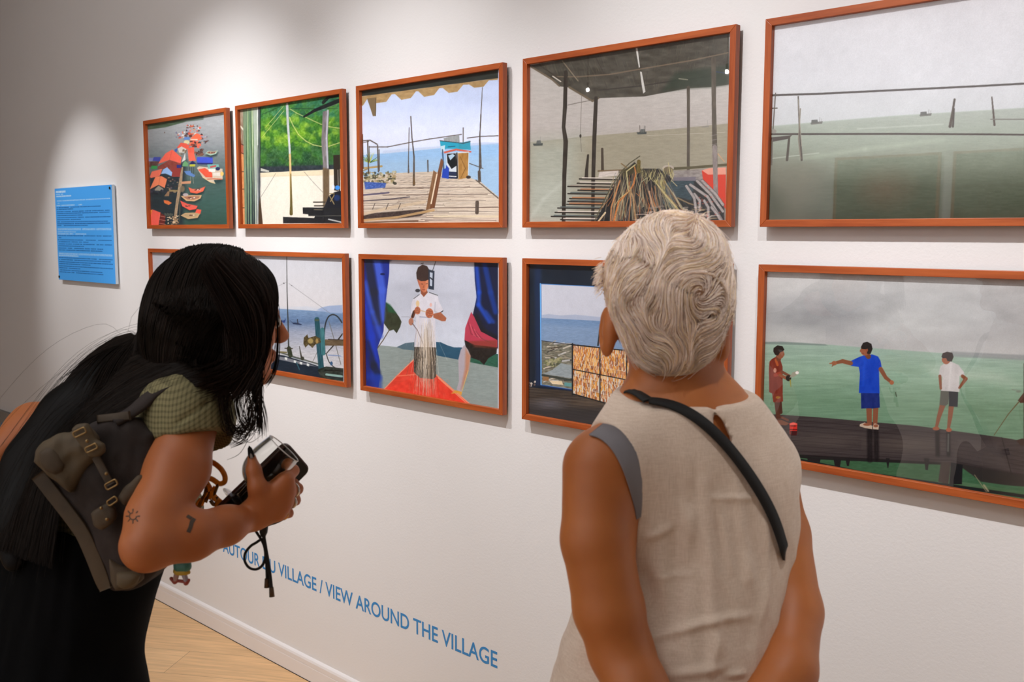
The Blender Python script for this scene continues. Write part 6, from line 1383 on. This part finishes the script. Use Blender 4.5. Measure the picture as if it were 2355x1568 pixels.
depthj = r2.uniform(-1, 1, NB)
for i in range(NB):
    a = r2.random(); side = 1 if r2.random() < .78 else -1
    p0 = part(a*.95)
    s_ = s_r[i]
    # over the scalp: from the parting round the side towards where this lock leaves the head
    leave = ue[0]*(1-s_)+le[0]*s_
    if side < 0: s_ = s_*.35
    j0 = 0
    tgt = ue[3]*(1-s_)+le[3]*s_
    mid1 = p0*.55+tgt*.45
    sid = hrB*side
    m1 = cP+nrm((p0-cP)*.75+sid*.9*(.35+.65*r2.random())+hfB*(.35-a)*.9)*.106
    m2 = cP+nrm(sid*.95*(.3+s_*.7)-hfB*(.85-.75*s_)+UP*(-.15)+huB*.1)*.112
    m3 = cP+nrm(sid*.6*s_-hfB*(1.0-.5*s_)-UP*.75)*.128
    ctrl = [p0, m1, m2, m3]
    end_t = r2.uniform(.72, 1.0)
    nj = 7
    for q in range(1, nj+1):
        t = (q/nj)*end_t*(NE-1); t = max(t, 10); ii = min(int(t), NE-2); f = t-ii
        u_ = ue[ii]*(1-f)+ue[ii+1]*f; l_ = le[ii]*(1-f)+le[ii+1]*f
        ss = s_+math.sin(q*1.1+i*.37)*.012*q/nj
        c = u_*(1-ss)+l_*ss
        bulge = (.045-.02*q/nj)*4*ss*(1-ss)
        c = c+nrm(CAM-c)*bulge+nrm(CAM-c)*depthj[i]*.010
        ctrl.append(c)
    # drop control points that double back
    C_ = np.array(ctrl); 
    pp = smooth_path(list(C_), 4); pp = np.array(pp); idx = np.linspace(0, len(pp)-1, KB2); lo_ = np.floor(idx).astype(int); hi_ = np.minimum(lo_+1, len(pp)-1); fr = (idx-lo_)[:, None]
    paths[i] = pp[lo_]*(1-fr)+pp[hi_]*fr
# keep every fibre outside the head cap
ec = qB(0, -.014, .030); eA = np.stack(A2); er = np.array([.0885, .1025, .0865])
Qe = (paths-ec)@eA.T; kk = np.linalg.norm(Qe/er, axis=2); jit = 1+np.abs(r2.normal(0, .018, NB))[:, None]; push = np.where(kk < jit, jit/np.maximum(kk, .2), 1.0)[..., None]; paths = ec+(Qe*push)@eA
# soften: average neighbours so the locks lie parallel
for _ in range(2): paths[:, 1:-1] = .5*paths[:, 1:-1]+.25*(paths[:, 2:]+paths[:, :-2])
radb = np.full(KB2, .00060); radb[-6:] = np.linspace(.0006, .0002, 6)
V1, F1 = strands(paths, radb)
# shorter walk of fibres lying on the whole scalp
NS2, NK2 = 12000, 12
scalp = np.nonzero(((VHb-hB)@huB > -.11) & (np.linalg.norm(VHb-hB, axis=1) < .165))[0]
pk_ = r2.choice(scalp, NS2); P0 = VHb[pk_]; cnb = NHb[pk_]; cur = P0.copy(); lf = r2.uniform(.0, .004, NS2); stp = r2.uniform(.006, .011, NS2); sp_ = [cur+cnb*lf[:, None]]
for k in range(1, NK2):
    sd_ = np.sign((cur-hB)@hrB+1e-6)[:, None]
    D = -UP*1.0-hfB*(.35+.0*k)+hrB*sd_*.55*np.clip(((cur-hB)@huB)[:, None]*10, 0, 1)
    D = D-(D*cnb).sum(1)[:, None]*cnb; D /= np.linalg.norm(D, axis=1)[:, None]+1e-9; cur = cur+D*stp[:, None]
    ii = np.array([kdb.find(c)[1] for c in cur]); cnb = NHb[ii]; off = ((cur-VHb[ii])*cnb).sum(1); cur = cur-cnb*off[:, None]; sp_.append(cur+cnb*lf[:, None])
sp_ = np.stack(sp_, 1); V4, F4 = strands(sp_, np.array([.0006]*9+[.0005, .0004, .0002]))
# loose locks hanging in front of the shoulder and beside the cheek
locks = [([(560, 640, 1.50), (600, 760, 1.49), (590, 850, 1.485), (585, 900, 1.485), (598, 960, 1.49), (600, 1000, 1.50)], 30, .010), ([(540, 640, 1.49), (575, 760, 1.48), (560, 850, 1.475), (545, 900, 1.475), (552, 960, 1.478), (575, 985, 1.48), (585, 950, 1.485)], 26, .011),
         ([(530, 700, 1.485), (552, 820, 1.47), (530, 880, 1.465), (520, 940, 1.465), (535, 990, 1.467), (565, 985, 1.47)], 24, .011), ([(560, 680, 1.49), (590, 800, 1.48), (596, 860, 1.48), (575, 920, 1.48), (560, 980, 1.48), (520, 1000, 1.48)], 20, .011),
         ([(520, 760, 1.48), (525, 850, 1.465), (510, 900, 1.46), (516, 960, 1.46), (525, 985, 1.462), (550, 1000, 1.465), (580, 975, 1.47)], 20, .012), ([(565, 640, 1.51), (604, 720, 1.50), (596, 790, 1.495), (586, 850, 1.49), (590, 900, 1.49)], 70, .008),
         ([(604, 630, 1.55), (634, 700, 1.54), (640, 790, 1.535), (632, 850, 1.53), (612, 885, 1.53)], 14, .004), ([(560, 600, 1.52), (604, 680, 1.50), (600, 800, 1.50), (594, 860, 1.495), (594, 930, 1.49), (592, 985, 1.49)], 40, .008),
         ([(560, 720, 1.49), (585, 830, 1.48), (572, 900, 1.478), (580, 960, 1.48), (560, 1010, 1.48), (530, 1025, 1.48)], 14, .012), ([(480, 620, 1.46), (545, 740, 1.455), (560, 830, 1.46), (520, 870, 1.455), (480, 885, 1.44)], 420, .020), ([(500, 600, 1.47), (580, 700, 1.465), (590, 800, 1.47), (560, 860, 1.465), (530, 900, 1.46)], 420, .018),
         ([(560, 610, 1.50), (612, 680, 1.48), (608, 760, 1.48), (585, 840, 1.475), (556, 890, 1.47)], 320, .014)]
more = []
for P, n_, sp in locks:
    base_ = np.array([at(*p) for p in P])
    for k in range(n_):
        o = r2.normal(0, sp*.45, 3); g = base_+o*(np.linspace(.7, 1.2, len(P))[:, None])+np.cumsum(r2.normal(0, sp*.10, base_.shape), 0)*.5
        pp = np.array(smooth_path(list(g), 6)); idx = np.linspace(0, len(pp)-1, KB2); lo_ = np.floor(idx).astype(int); hi_ = np.minimum(lo_+1, len(pp)-1); fr = (idx-lo_)[:, None]; more.append(pp[lo_]*(1-fr)+pp[hi_]*fr)
more = np.array(more)
# flyaways at the outline of head and back
fly = []
for k in range(420):
    i = r2.integers(NB); g = paths[i].copy(); o = r2.normal(0, 1, 3); o = o-FX*(o@FX)*.5; g = g+o*np.linspace(.0, 1, KB2)[:, None]*r2.uniform(.002, .03)+nrm(g[8]-cP)*.004; fly.append(g)
fly = np.array(fly)
rad2 = np.full(KB2, .00050); rad2[-5:] = np.linspace(.0005, .00018, 5)
V2, F2 = strands(more, rad2); V3, F3 = strands(fly, np.full(KB2, .00018))
def tones(n, k): 
    t = r2.normal(0, 1, n); c = np.array([30, 22, 16.0])+t[:, None]*np.array([7, 5.5, 4.5]); return np.repeat(np.clip(c, 6, 60), k*3, 0)
VHin = VHb-NHb*.004
Vall = np.concatenate([VHin, V1, V2, V3, V4]); Fall = np.concatenate([FHb, F1+len(VHin), F2+len(VHin)+len(V1), F3+len(VHin)+len(V1)+len(V2), F4+len(VHin)+len(V1)+len(V2)+len(V3)])
cc = np.concatenate([np.tile(np.array([14, 11, 9.0]), (len(VHin), 1)), tones(NB, KB2), tones(len(more), KB2)+np.array([8, 2, 0.]), tones(len(fly), KB2), tones(NS2, NK2)])
o = mesh_obj('hair', Vall, Fall, M['hair_dark'], person_b); add_color(o, cc); o['label'] = 'very long straight dark hair'
# ---------------------------------------------------------------- things she holds or carries
# wine glass
def clear_glass():
    m = bpy.data.materials.new('clear_glass'); m.use_nodes = True; nt = m.node_tree; nt.nodes.clear()
    out = N(nt, 'ShaderNodeOutputMaterial'); mix = N(nt, 'ShaderNodeMixShader'); lw = N(nt, 'ShaderNodeLayerWeight', i_Blend=.35); lf = N(nt, 'ShaderNodeLayerWeight', i_Blend=.18)
    cr = N(nt, 'ShaderNodeMix', data_type='RGBA'); cr.inputs[6].default_value = (.97, .975, .97, 1); cr.inputs[7].default_value = (.35, .35, .34, 1); pw_ = N(nt, 'ShaderNodeMath', operation='POWER'); pw_.inputs[1].default_value = 3.0
    tr = N(nt, 'ShaderNodeBsdfTransparent'); gl_ = N(nt, 'ShaderNodeBsdfGlossy', i_Roughness=.02); mm = N(nt, 'ShaderNodeMath', operation='MULTIPLY'); mm.inputs[1].default_value = .7
    for a, c in ((lw.outputs['Facing'], pw_.inputs[0]), (pw_.outputs[0], cr.inputs[0]), (cr.outputs[2], tr.inputs[0]), (lf.outputs['Fresnel'], mm.inputs[0]), (mm.outputs[0], mix.inputs[0]), (tr.outputs[0], mix.inputs[1]), (gl_.outputs[0], mix.inputs[2]), (mix.outputs[0], out.inputs[0])): nt.links.new(a, c)
    return m
M['clear'] = clear_glass()
g0, g1 = ab(653, 1031, 1.492), ab(541, 1149, 1.482)
gx = nrm(g1-g0)
gl = empty('wine_glass', tuple(g1)); tag(gl, 'small stemmed wine glass held tilted in the hand with black nails', 'glass')
prof = [(.0285, 0), (.0305, .012), (.0325, .028), (.0325, .042), (.029, .056), (.021, .067), (.010, .0735), (.0, .0745)]
po = smooth_path([(r, h, 0) for r, h in prof], 4); pin = [(max(0, p[0]-.0009), p[1]-(.0009 if p[1] > .05 else 0)) for p in po]
mb = MB(); mb.lathe([(p[0], p[1]) for p in po][::-1]+[(.0281, -.0006)]+pin, g0, gx, 48); mb.build('bowl', M['clear'], gl, True)
Lg = np.linalg.norm(g1-g0)
mb = MB(); e_ = nrm(np.cross(gx, UP)); f_ = np.cross(gx, e_); mb.tube([g0+(e_*math.cos(a)+f_*math.sin(a))*.0284 for a in np.linspace(0, 2*math.pi, 48, endpoint=False)], .0008, 8, closed=True); mb.build('rim', simple('glass_rim', (214, 212, 208), .08), gl, True)
mb = MB(); mb.lathe([(0, .0748), (.0055, .0750), (.0036, .079), (.0032, .088), (.0038, Lg-.009), (.007, Lg-.005), (.016, Lg-.0028), (.0240, Lg-.0016), (.0246, Lg-.0004), (.0240, Lg), (.012, Lg-.0006), (0, Lg-.0012)], g0, gx, 40); mb.build('stem_and_foot', M['clear'], gl, True)
# phone behind the glass
pL = nrm(ab(578, 1150, 1.515)-ab(686, 1045, 1.545)); pW = RX*.036-UX*.031+FX*.050; pW = nrm(pW-pL*(pW@pL)); pN = np.cross(pL, pW)
if pN@FX > 0: pN = -pN
ptop = ab(686, 1046, 1.548)
ph = empty('smartphone', tuple(ptop+pL*.07)); tag(ph, 'black smartphone with a brown case edge held behind the wine glass', 'phone')
def rrect(w, h, r, n=6):
    P = []
    for cx, cy, a0 in ((w/2-r, h-r, 0), (-w/2+r, h-r, 90), (-w/2+r, r, 180), (w/2-r, r, 270)):
        for k in range(n+1):
            a = math.radians(a0+90*k/n); P.append((cx+r*math.cos(a), cy+r*math.sin(a)))
    return P
mb = MB(); mb.prism(rrect(.074, .150, .012), ptop, pW, pL, pN, .0095); mb.build('case', simple('brown_phone_case', (64, 40, 30), .35), ph, bevel=.0018)
mb = MB(); mb.prism(rrect(.068, .144, .009), ptop+pL*.003+pN*.0050, pW, pL, pN, .0012); mb.build('screen', simple('black_screen', (8, 9, 10), .08), ph)
# cord lanyard
ld = empty('phone_lanyard', tuple(ab(606, 1215, 1.50))); tag(ld, 'black cord lanyard looped and hanging below the hand with the phone', 'lanyard')
M['cord'] = simple('black_cord', (13, 12, 12), .7, bump=.4, bscale=1500)
def cord(P, r, name='cord'):
    mb = MB(); mb.tube(smooth_path([ab(*p) for p in P], 8), r, 8); return mb.build(name, M['cord'], ld, True)
cord([(657, 1172, 1.515), (657, 1184, 1.51), (650, 1194, 1.505), (634, 1202, 1.50), (618, 1207, 1.50), (606, 1214, 1.50)], .0019)
cord([(585, 1216, 1.495), (594, 1230, 1.497), (604, 1246, 1.50), (609, 1262, 1.50), (610, 1282, 1.50), (603, 1300, 1.50), (589, 1309, 1.50), (573, 1305, 1.50), (563, 1290, 1.50), (564, 1272, 1.50), (576, 1256, 1.50), (590, 1247, 1.50), (600, 1240, 1.502)], .0021)
cord([(606, 1214, 1.50), (607, 1236, 1.50), (611, 1262, 1.50), (614, 1300, 1.50), (615, 1332, 1.50)], .0028)
cord([(604, 1216, 1.497), (609, 1250, 1.497), (616, 1290, 1.497), (621, 1325, 1.497), (624, 1352, 1.497)], .0028)
mb = MB(); c = ab(606, 1213, 1.50); mb.tube([ab(608, 1204, 1.50), ab(607, 1212, 1.50), ab(606, 1224, 1.50), ab(605, 1234, 1.50)], [.0050, .0064, .0060, .0035], 12); mb.build('cord_slider', simple('black_leather_slider', (16, 15, 14), .5), ld, True)
for a, b in (((614, 1330, 1.50), (614, 1351, 1.50)), ((624, 1350, 1.497), (625.5, 1372, 1.497))):
    mb = MB(); mb.tube([ab(*a), ab(*b)], [.0034, .0042], 14); mb.build('cord_end', simple('brass_end', (96, 76, 58), .4, .7), ld, True)

# backpack on her near shoulder
M['canvas'] = simple('dark_brown_canvas', (52, 42, 38), .9, noise=.25, nscale=14, bump=.4, bscale=500)
M['taupe'] = simple('taupe_leather', (96, 80, 56), .7, noise=.25, nscale=10, bump=.25, bscale=180)
M['taupe2'] = simple('dark_taupe_leather', (82, 66, 46), .7, noise=.3, nscale=12, bump=.25, bscale=160)
M['brass'] = simple('worn_brass', (150, 124, 84), .35, 1)
pk = empty('backpack', tuple(ab(230, 1180, 1.36))); tag(pk, 'brown canvas and leather backpack with buckled straps on the leaning person', 'backpack')
def slab(outline, d0, th, rnd, bulge, res=.0035, dfun=None):
    """closed shape whose face outline is seen along the sight lines, th deep"""
    cen = np.mean([p for p in outline], 0); O = at(cen[0], cen[1], d0)
    eu, ev, en = RX, UX, FX
    Q = np.array([[(at(x, y, d0)-O)@eu, (at(x, y, d0)-O)@ev] for x, y in outline])
    def fn(P):
        D = P-O.astype(np.float32); u = D@eu.astype(np.float32); v = D@ev.astype(np.float32); w = D@en.astype(np.float32)
        dd = np.full(u.shape, 1e9, np.float32); ins = np.zeros(u.shape, bool); n = len(Q)
        for k in range(n):
            x0, y0 = Q[k]; x1, y1 = Q[(k+1) % n]
            if y0 != y1: ins ^= ((y0 > v) != (y1 > v)) & (u < (x1-x0)*(v-y0)/(y1-y0)+x0)
            dx, dy = x1-x0, y1-y0; t = np.clip(((u-x0)*dx+(v-y0)*dy)/(dx*dx+dy*dy+1e-12), 0, 1); dd = np.minimum(dd, (u-x0-t*dx)**2+(v-y0-t*dy)**2)
        d2 = np.sqrt(dd); d2 = np.where(ins, -d2, d2)+rnd
        hw = th/2+bulge*np.clip(-d2/.05, 0, 1)
        wz = np.abs(w-th/2)-hw+rnd
        return np.sqrt(np.maximum(d2, 0)**2+np.maximum(wz, 0)**2)+np.minimum(np.maximum(d2, wz), 0)-rnd
    lo = np.array([Q[:, 0].min(), Q[:, 1].min()]); hi = np.array([Q[:, 0].max(), Q[:, 1].max()])
    C8 = np.array([O+eu*a+ev*b+en*c for a in (lo[0], hi[0]) for b in (lo[1], hi[1]) for c in (-bulge, th+bulge)])
    s = Sdf(res); s.custom(fn, C8.min(0), C8.max(0), .001); return s
main = [(78, 1062), (110, 1018), (160, 992), (228, 966), (300, 962), (345, 1000), (352, 1080), (350, 1200), (360, 1300), (352, 1322), (320, 1345), (292, 1362), (250, 1366), (236, 1352), (215, 1290), (180, 1215), (130, 1150)]
Sm = slab(main, 1.405, .09, .022, .012); Vm, Fm = Sm.surface(2); Nm = normals(Vm, Fm)
Vm = Vm+Nm*((fbm(Vm[:, 0]*22+Vm[:, 1]*20, Vm[:, 2]*20, 3, 31)-.5)*.010)[:, None]
mesh_obj('main_compartment', Vm, Fm, M['canvas'], pk); bvP = bvh_of(Vm, Fm)
DP = .080
def patch(name, outline, d0, th, rnd, bulge, mat, parent, nz=.004, sd=1):
    s = slab(outline, d0+DP, th, rnd, bulge, .003); V, F = s.surface(1); n = normals(V, F); V = V+n*((fbm(V[:, 0]*30+V[:, 1]*28, V[:, 2]*30, 2, sd)-.5)*nz)[:, None]
    return mesh_obj(name, V, F, mat, parent)
flap = patch('flap', [(64, 1066), (74, 1038), (92, 1018), (125, 1002), (158, 990), (200, 985), (216, 1010), (222, 1050), (205, 1070), (188, 1095), (170, 1120), (152, 1138), (130, 1120), (96, 1090)], 1.305, .045, .016, .010, M['taupe'], pk, .012, 3)
patch('flap_pocket', [(82, 1040), (98, 1030), (118, 1030), (136, 1048), (146, 1070), (140, 1086), (122, 1094), (98, 1084), (84, 1062)], 1.298, .02, .009, .006, M['taupe2'], pk, .004, 4)
# edge band down the outer side
def on_pack(px, py, off=.002):
    l, n = cast_px(bvP, px, py, off); return l, n
def band(P, w, th, name, mat, parent, off=.0015):
    Q = []; Nn = []
    for p in P:
        l, n = cast_px(bvP, p[0], p[1], off)
        if l is None: l = at(p[0], p[1], 1.41); n = -FX
        Q.append(l); Nn.append(n*.4-FX*.6)
    mb = MB(); ribbon(mb, smooth_path(Q, 5), smooth_path(Nn, 5), w, th); return mb.build(name, mat, parent, True, bevel=.0008)
band([(90, 1090), (125, 1135), (160, 1180), (192, 1225), (215, 1275), (235, 1325), (250, 1350)], .021, .006, 'edge_band', M['taupe2'], pk)
patch('bottom_panel', [(242, 1282), (268, 1300), (300, 1316), (322, 1312), (322, 1338), (296, 1360), (258, 1364), (244, 1340)], 1.312, .03, .012, .008, M['taupe2'], pk, .006, 6)
patch('side_pocket', [(262, 1318), (300, 1318), (318, 1326), (308, 1346), (284, 1360), (264, 1350)], 1.302, .02, .009, .006, M['taupe'], pk, .004, 7)
s1 = patch('buckle_tab', [(160, 988), (172, 976), (196, 972), (208, 990), (216, 1010), (236, 1022), (238, 1040), (222, 1052), (200, 1052), (184, 1030), (168, 1008)], 1.292, .014, .006, .003, M['taupe'], pk, .003, 8)
def buckle(c, w, h, ang, parent, d):
    ca, sa = math.cos(ang), math.sin(ang); P = []
    for x, y in rrect(w, h, 4, 4): y -= h/2; P.append(at(c[0]+x*ca-y*sa, c[1]+x*sa+y*ca, d+DP))
    mb = MB(); mb.tube(P, .0013, 8, closed=True); return mb.build('buckle', M['brass'], parent, True)
buckle((183, 994), 30, 13, -.45, s1, 1.288); buckle((210, 1030), 28, 12, -.45, s1, 1.288)
def rivet(px, py, parent, d=None):
    l, n = cast_px(bvP, px, py, .002)
    if d: l = at(px, py, d+DP)
    mb = MB(); mb.lathe([(0, .0025), (.0016, .002), (.0024, .001), (.0026, 0), (0, 0)], l, -FX, 12); mb.build('rivet', M['brass'], parent, True)
rivet(200, 1014, s1, 1.288)
st = band([(190, 998), (212, 1030), (228, 1060), (244, 1090), (256, 1112)], .011, .003, 'buckle_strap', M['taupe2'], pk, .006)
buckle((256, 1114), 28, 14, -.5, st, 1.297); rivet(245, 1089, st, 1.30)
t2 = patch('side_tab', [(204, 1180), (222, 1168), (246, 1156), (262, 1170), (264, 1192), (248, 1210), (230, 1222), (214, 1212)], 1.300, .014, .006, .003, M['taupe2'], pk, .003, 9)
buckle((258, 1152), 24, 12, -.6, t2, 1.300); rivet(233, 1168, t2, 1.296); rivet(246, 1194, t2, 1.296)
patch('compression_strap', [(268, 1146), (284, 1120), (316, 1092), (330, 1100), (310, 1140), (284, 1166)], 1.302, .016, .006, .002, M['taupe2'], pk, .003, 10)
band([(226, 970), (262, 966), (300, 955)], .012, .003, 'top_handle', M['taupe2'], pk, .004)
Q = smooth_path([ab(262, 972, 1.415), ab(292, 958, 1.425), ab(318, 940, 1.435), ab(350, 912, 1.45), ab(395, 885, 1.46)], 6)
mb = MB(); ribbon(mb, Q, [UP-FX*.3]*len(Q), .026, .005); mb.build('shoulder_strap', M['canvas'], pk, True)
# amber hair claw clipped at her front
M['amber'] = simple('amber_acetate', (250, 160, 34), .15, coat=.5, col2=(206, 112, 20), nscale=60); M['tort'] = simple('dark_tortoiseshell', (70, 48, 20), .2, coat=.5, col2=(150, 104, 34), nscale=90)
cl = empty('hair_claw', tuple(ab(480, 1120, 1.50))); tag(cl, 'amber tortoiseshell hair claw clipped in front of the leaning chest', 'hair clip')
def flat_loop(P, w, name, mat, closed=False, th=.0022):
    Q = smooth_path([ab(x, y, 1.505) for x, y in P], 8, closed); mb = MB(); mb.tube(Q, [(th, w)]*len(Q), 10, closed=closed, flat=-FX); return mb.build(name, mat, cl, True)
flat_loop([(482, 1060), (494, 1066), (508, 1078), (517, 1094), (516, 1108), (504, 1112), (492, 1104), (482, 1100), (470, 1102)], .0042, 'upper_arm', M['amber'])
flat_loop([(470, 1104), (480, 1120), (488, 1136), (498, 1148), (508, 1156)], .0050, 'lower_arm', M['amber'])
mb = MB(); mb.lathe([(0, -.002), (.0095, -.002), (.0108, 0), (.0095, .002), (0, .002)], ab(508, 1165, 1.503), FX+RX*.2, 28); mb.build('round_end', M['amber'], cl, True)
flat_loop([(484, 1150), (492, 1160), (500, 1154), (498, 1142)], .0030, 'hinge', M['tort'])
for k in range(6):
    flat_loop([(446+k*9, 1176-k*7), (452+k*9, 1160-k*7), (462+k*8, 1146-k*7)], .0026, 'tooth', M['tort' if k % 2 else 'amber'])
flat_loop([(440, 1188), (456, 1168), (472, 1140), (478, 1112)], .0040, 'tooth_bar', M['tort'])
# small toy charm dangling from the backpack
ch = empty('toy_charm', tuple(ab(414, 1318, 1.44))); tag(ch, 'tiny teal, yellow and red toy charm dangling below the bent elbow', 'charm')
def blob(name, prims, col):
    s = Sdf(.0009)
    for a, b, ra, rb in prims: s.cone(ab(*a), ab(*b), ra, rb, .002)
    V, F = s.surface(1); mesh_obj(name, V, F, simple(name+'_vinyl', col, .4), ch)
blob('torso', [((410, 1292, 1.44), (428, 1290, 1.44), .0075, .0075), ((412, 1303, 1.44), (427, 1302, 1.44), .0080, .0085)], (70, 130, 120))
blob('shorts', [((409, 1314, 1.44), (425, 1314, 1.44), .0058, .0060), ((404, 1308, 1.44), (402, 1314, 1.44), .0030, .0026), ((430, 1310, 1.44), (434, 1316, 1.44), .0030, .0028)], (200, 168, 60))
blob('leg', [((406, 1322, 1.44), (403, 1334, 1.44), .0040, .0036)], (186, 150, 140)); blob('leg', [((424, 1322, 1.44), (428, 1334, 1.44), .0040, .0036)], (170, 160, 170))
blob('foot', [((394, 1330, 1.44), (402, 1338, 1.44), .0028, .0036), ((400, 1334, 1.44), (430, 1338, 1.44), .0024, .0026)], (160, 70, 60)); blob('foot', [((428, 1340, 1.44), (434, 1334, 1.44), .0040, .0026)], (166, 76, 64))
mb = MB(); mb.tube(smooth_path([ab(418, 1286, 1.44), ab(405, 1280, 1.43), ab(380, 1270, 1.42), ab(345, 1262, 1.41)], 6), .0010, 6); mb.build('cord', M['cord'], ch, True)
# ---------------------------------------------------------------- light
def spot(name, loc, tgt, power, size, blend=.6, col=(1, .985, .985), rad=.03):
    l = bpy.data.lights.new(name, 'SPOT'); l.energy = power; l.spot_size = math.radians(size); l.spot_blend = blend; l.color = col; l.shadow_soft_size = rad
    o = bpy.data.objects.new(name, l); COL.objects.link(o); o.location = loc
    o.rotation_euler = (Vector(tgt)-Vector(loc)).to_track_quat('-Z', 'Y').to_euler(); return o
def area(name, loc, tgt, power, sx, sy, col=(1, .9, .8)):
    l = bpy.data.lights.new(name, 'AREA'); l.energy = power; l.shape = 'RECTANGLE'; l.size = sx; l.size_y = sy; l.color = col
    o = bpy.data.objects.new(name, l); COL.objects.link(o); o.location = loc
    o.rotation_euler = (Vector(tgt)-Vector(loc)).to_track_quat('-Z', 'Y').to_euler(); return o
LY, LZ, ZT = -1.35, 2.98, 3.25
track = empty('ceiling_track', (-2.4, LY, ZC)); tag(track, 'black spotlight track on the ceiling above the picture wall', 'track light')
mb = MB(); mb.box((-5.6, LY-.018, ZT-.035), (1.2, LY+.018, ZT-.001)); mb.build('rail', M['black'], track)
for x in (-5.2, -3, -.8, 1.0): mb = MB(); mb.tube([(x, LY, ZT-.002), (x, LY, ZC)], .004); mb.build('suspension_rod', M['black'], track)
spots = [(-4.50, -4.58, 1.45, 84, 37), (-3.2, -3.36, 1.33, 150, 61), (-2.2, -2.36, 1.29, 104, 61), (-1.15, -1.32, 1.26, 92, 61), (-.15, -.33, 1.24, 98, 61), (.9, .7, 1.2, 90, 60)]
M['lamp'] = None
m, nt, b = new_mat('lamp_lens'); b.inputs['Emission Color'].default_value = (1, .93, .85, 1); b.inputs['Emission Strength'].default_value = 60; M['lamp'] = m
m, nt, b = new_mat('bulb_glow'); b.inputs['Emission Color'].default_value = (1, .95, .9, 1); b.inputs['Emission Strength'].default_value = 220; M['bulb'] = m
for i, (x, tx, tz, pw, sz) in enumerate(spots):
    d = (Vector((tx, 0, tz))-Vector((x, LY, LZ))).normalized()
    r = empty('ceiling_spotlight', (x, LY, ZT-.036)); tag(r, 'black track spotlight aimed at the picture wall', 'spotlight', 'track spotlights above the pictures')
    p = Vector((x, LY, LZ)); mb = MB()
    mb.lathe([(0, -.16), (.036, -.16), (.042, -.15), (.042, -.02), (.039, -.02), (.039, -.13), (0, -.13)], p, d, 20); mb.build('lamp_housing', M['black'], r, True)
    mb = MB(); mb.lathe([(0, -.024), (.036, -.024), (.036, -.03), (0, -.03)], p, d, 20); mb.build('lens', M['lamp'], r)
    mb = MB(); q = p-d*.1; mb.tube([q, (x, LY, ZT-.036)], .008); mb.build('stem', M['black'], r)
    spot('spot_beam', p, (tx, 0, tz), pw, sz, 1.0 if i else .8)
area('room_glow', (-1.8, -2.6, 4.05), (-1.4, -2.5, 0), 42, 4.2, 1.8, (.96, .97, 1))  # added ambient fill, no fixture behind it
area('room_glow_back', (-1.0, -3.5, 4.0), (-1.3, -1.0, 1.2), 18, 2.5, .6, (1, .97, .95))  # unseen fill added to brighten the visitors' backs
for x in (-2.9, -1.8, -.7): spot('opposite_beam', (x, -2.2, 3.7), (x-.1, YO, 2.1), 200, 66, 1.0)
for px_, py_ in ((1352, 207), (1672, 165)):
    v_ = on_wall(px_, py_, -.022)-CAM; h_ = on_wall(px_, py_, -.022); t_ = (3.6-.022)/v_[1]; q = h_+np.array([v_[0], -v_[1], v_[2]])*t_
    r = empty('pendant_bulb', (q[0], q[1], ZC)); tag(r, 'small bright pendant bulb near the opposite wall, mirrored in picture glass', 'bulb', 'pendant bulbs mirrored in the glass')
    mb = MB(); mb.lathe([(0, -.011), (.007, -.008), (.010, 0), (.007, .008), (.005, .011)], q, (0, 0, 1), 16); mb.build('bulb', M['bulb'], r, True)
    mb = MB(); mb.tube([(q[0], q[1], q[2]+.010), (q[0], q[1], q[2]+.05)], .008); mb.tube([(q[0], q[1], q[2]+.05), (q[0], q[1], ZC)], .002); mb.build('socket', M['black'], r)
w = bpy.data.worlds.new('w'); SC.world = w; w.use_nodes = True
w.node_tree.nodes['Background'].inputs[0].default_value = (1, .9, .82, 1); w.node_tree.nodes['Background'].inputs[1].default_value = .02
# ---------------------------------------------------------------- camera
cd = bpy.data.cameras.new('camera'); cam = bpy.data.objects.new('camera', cd); COL.objects.link(cam)
cd.sensor_width = 36; cd.sensor_fit = 'HORIZONTAL'; cd.lens = FPX/W0*36; cd.clip_start = .05
R_ = Matrix(((RX[0], UX[0], -FX[0]), (RX[1], UX[1], -FX[1]), (RX[2], UX[2], -FX[2])))
cd.dof.use_dof = True; cd.dof.focus_distance = 2.5; cd.dof.aperture_fstop = 8.0
cam.matrix_world = Matrix.Translation(Vector(CAM)) @ R_.to_4x4()
SC.camera = cam
SC.view_settings.view_transform = 'Standard'; SC.view_settings.look = 'None'; SC.view_settings.gamma = 1; SC.view_settings.exposure = 0.0
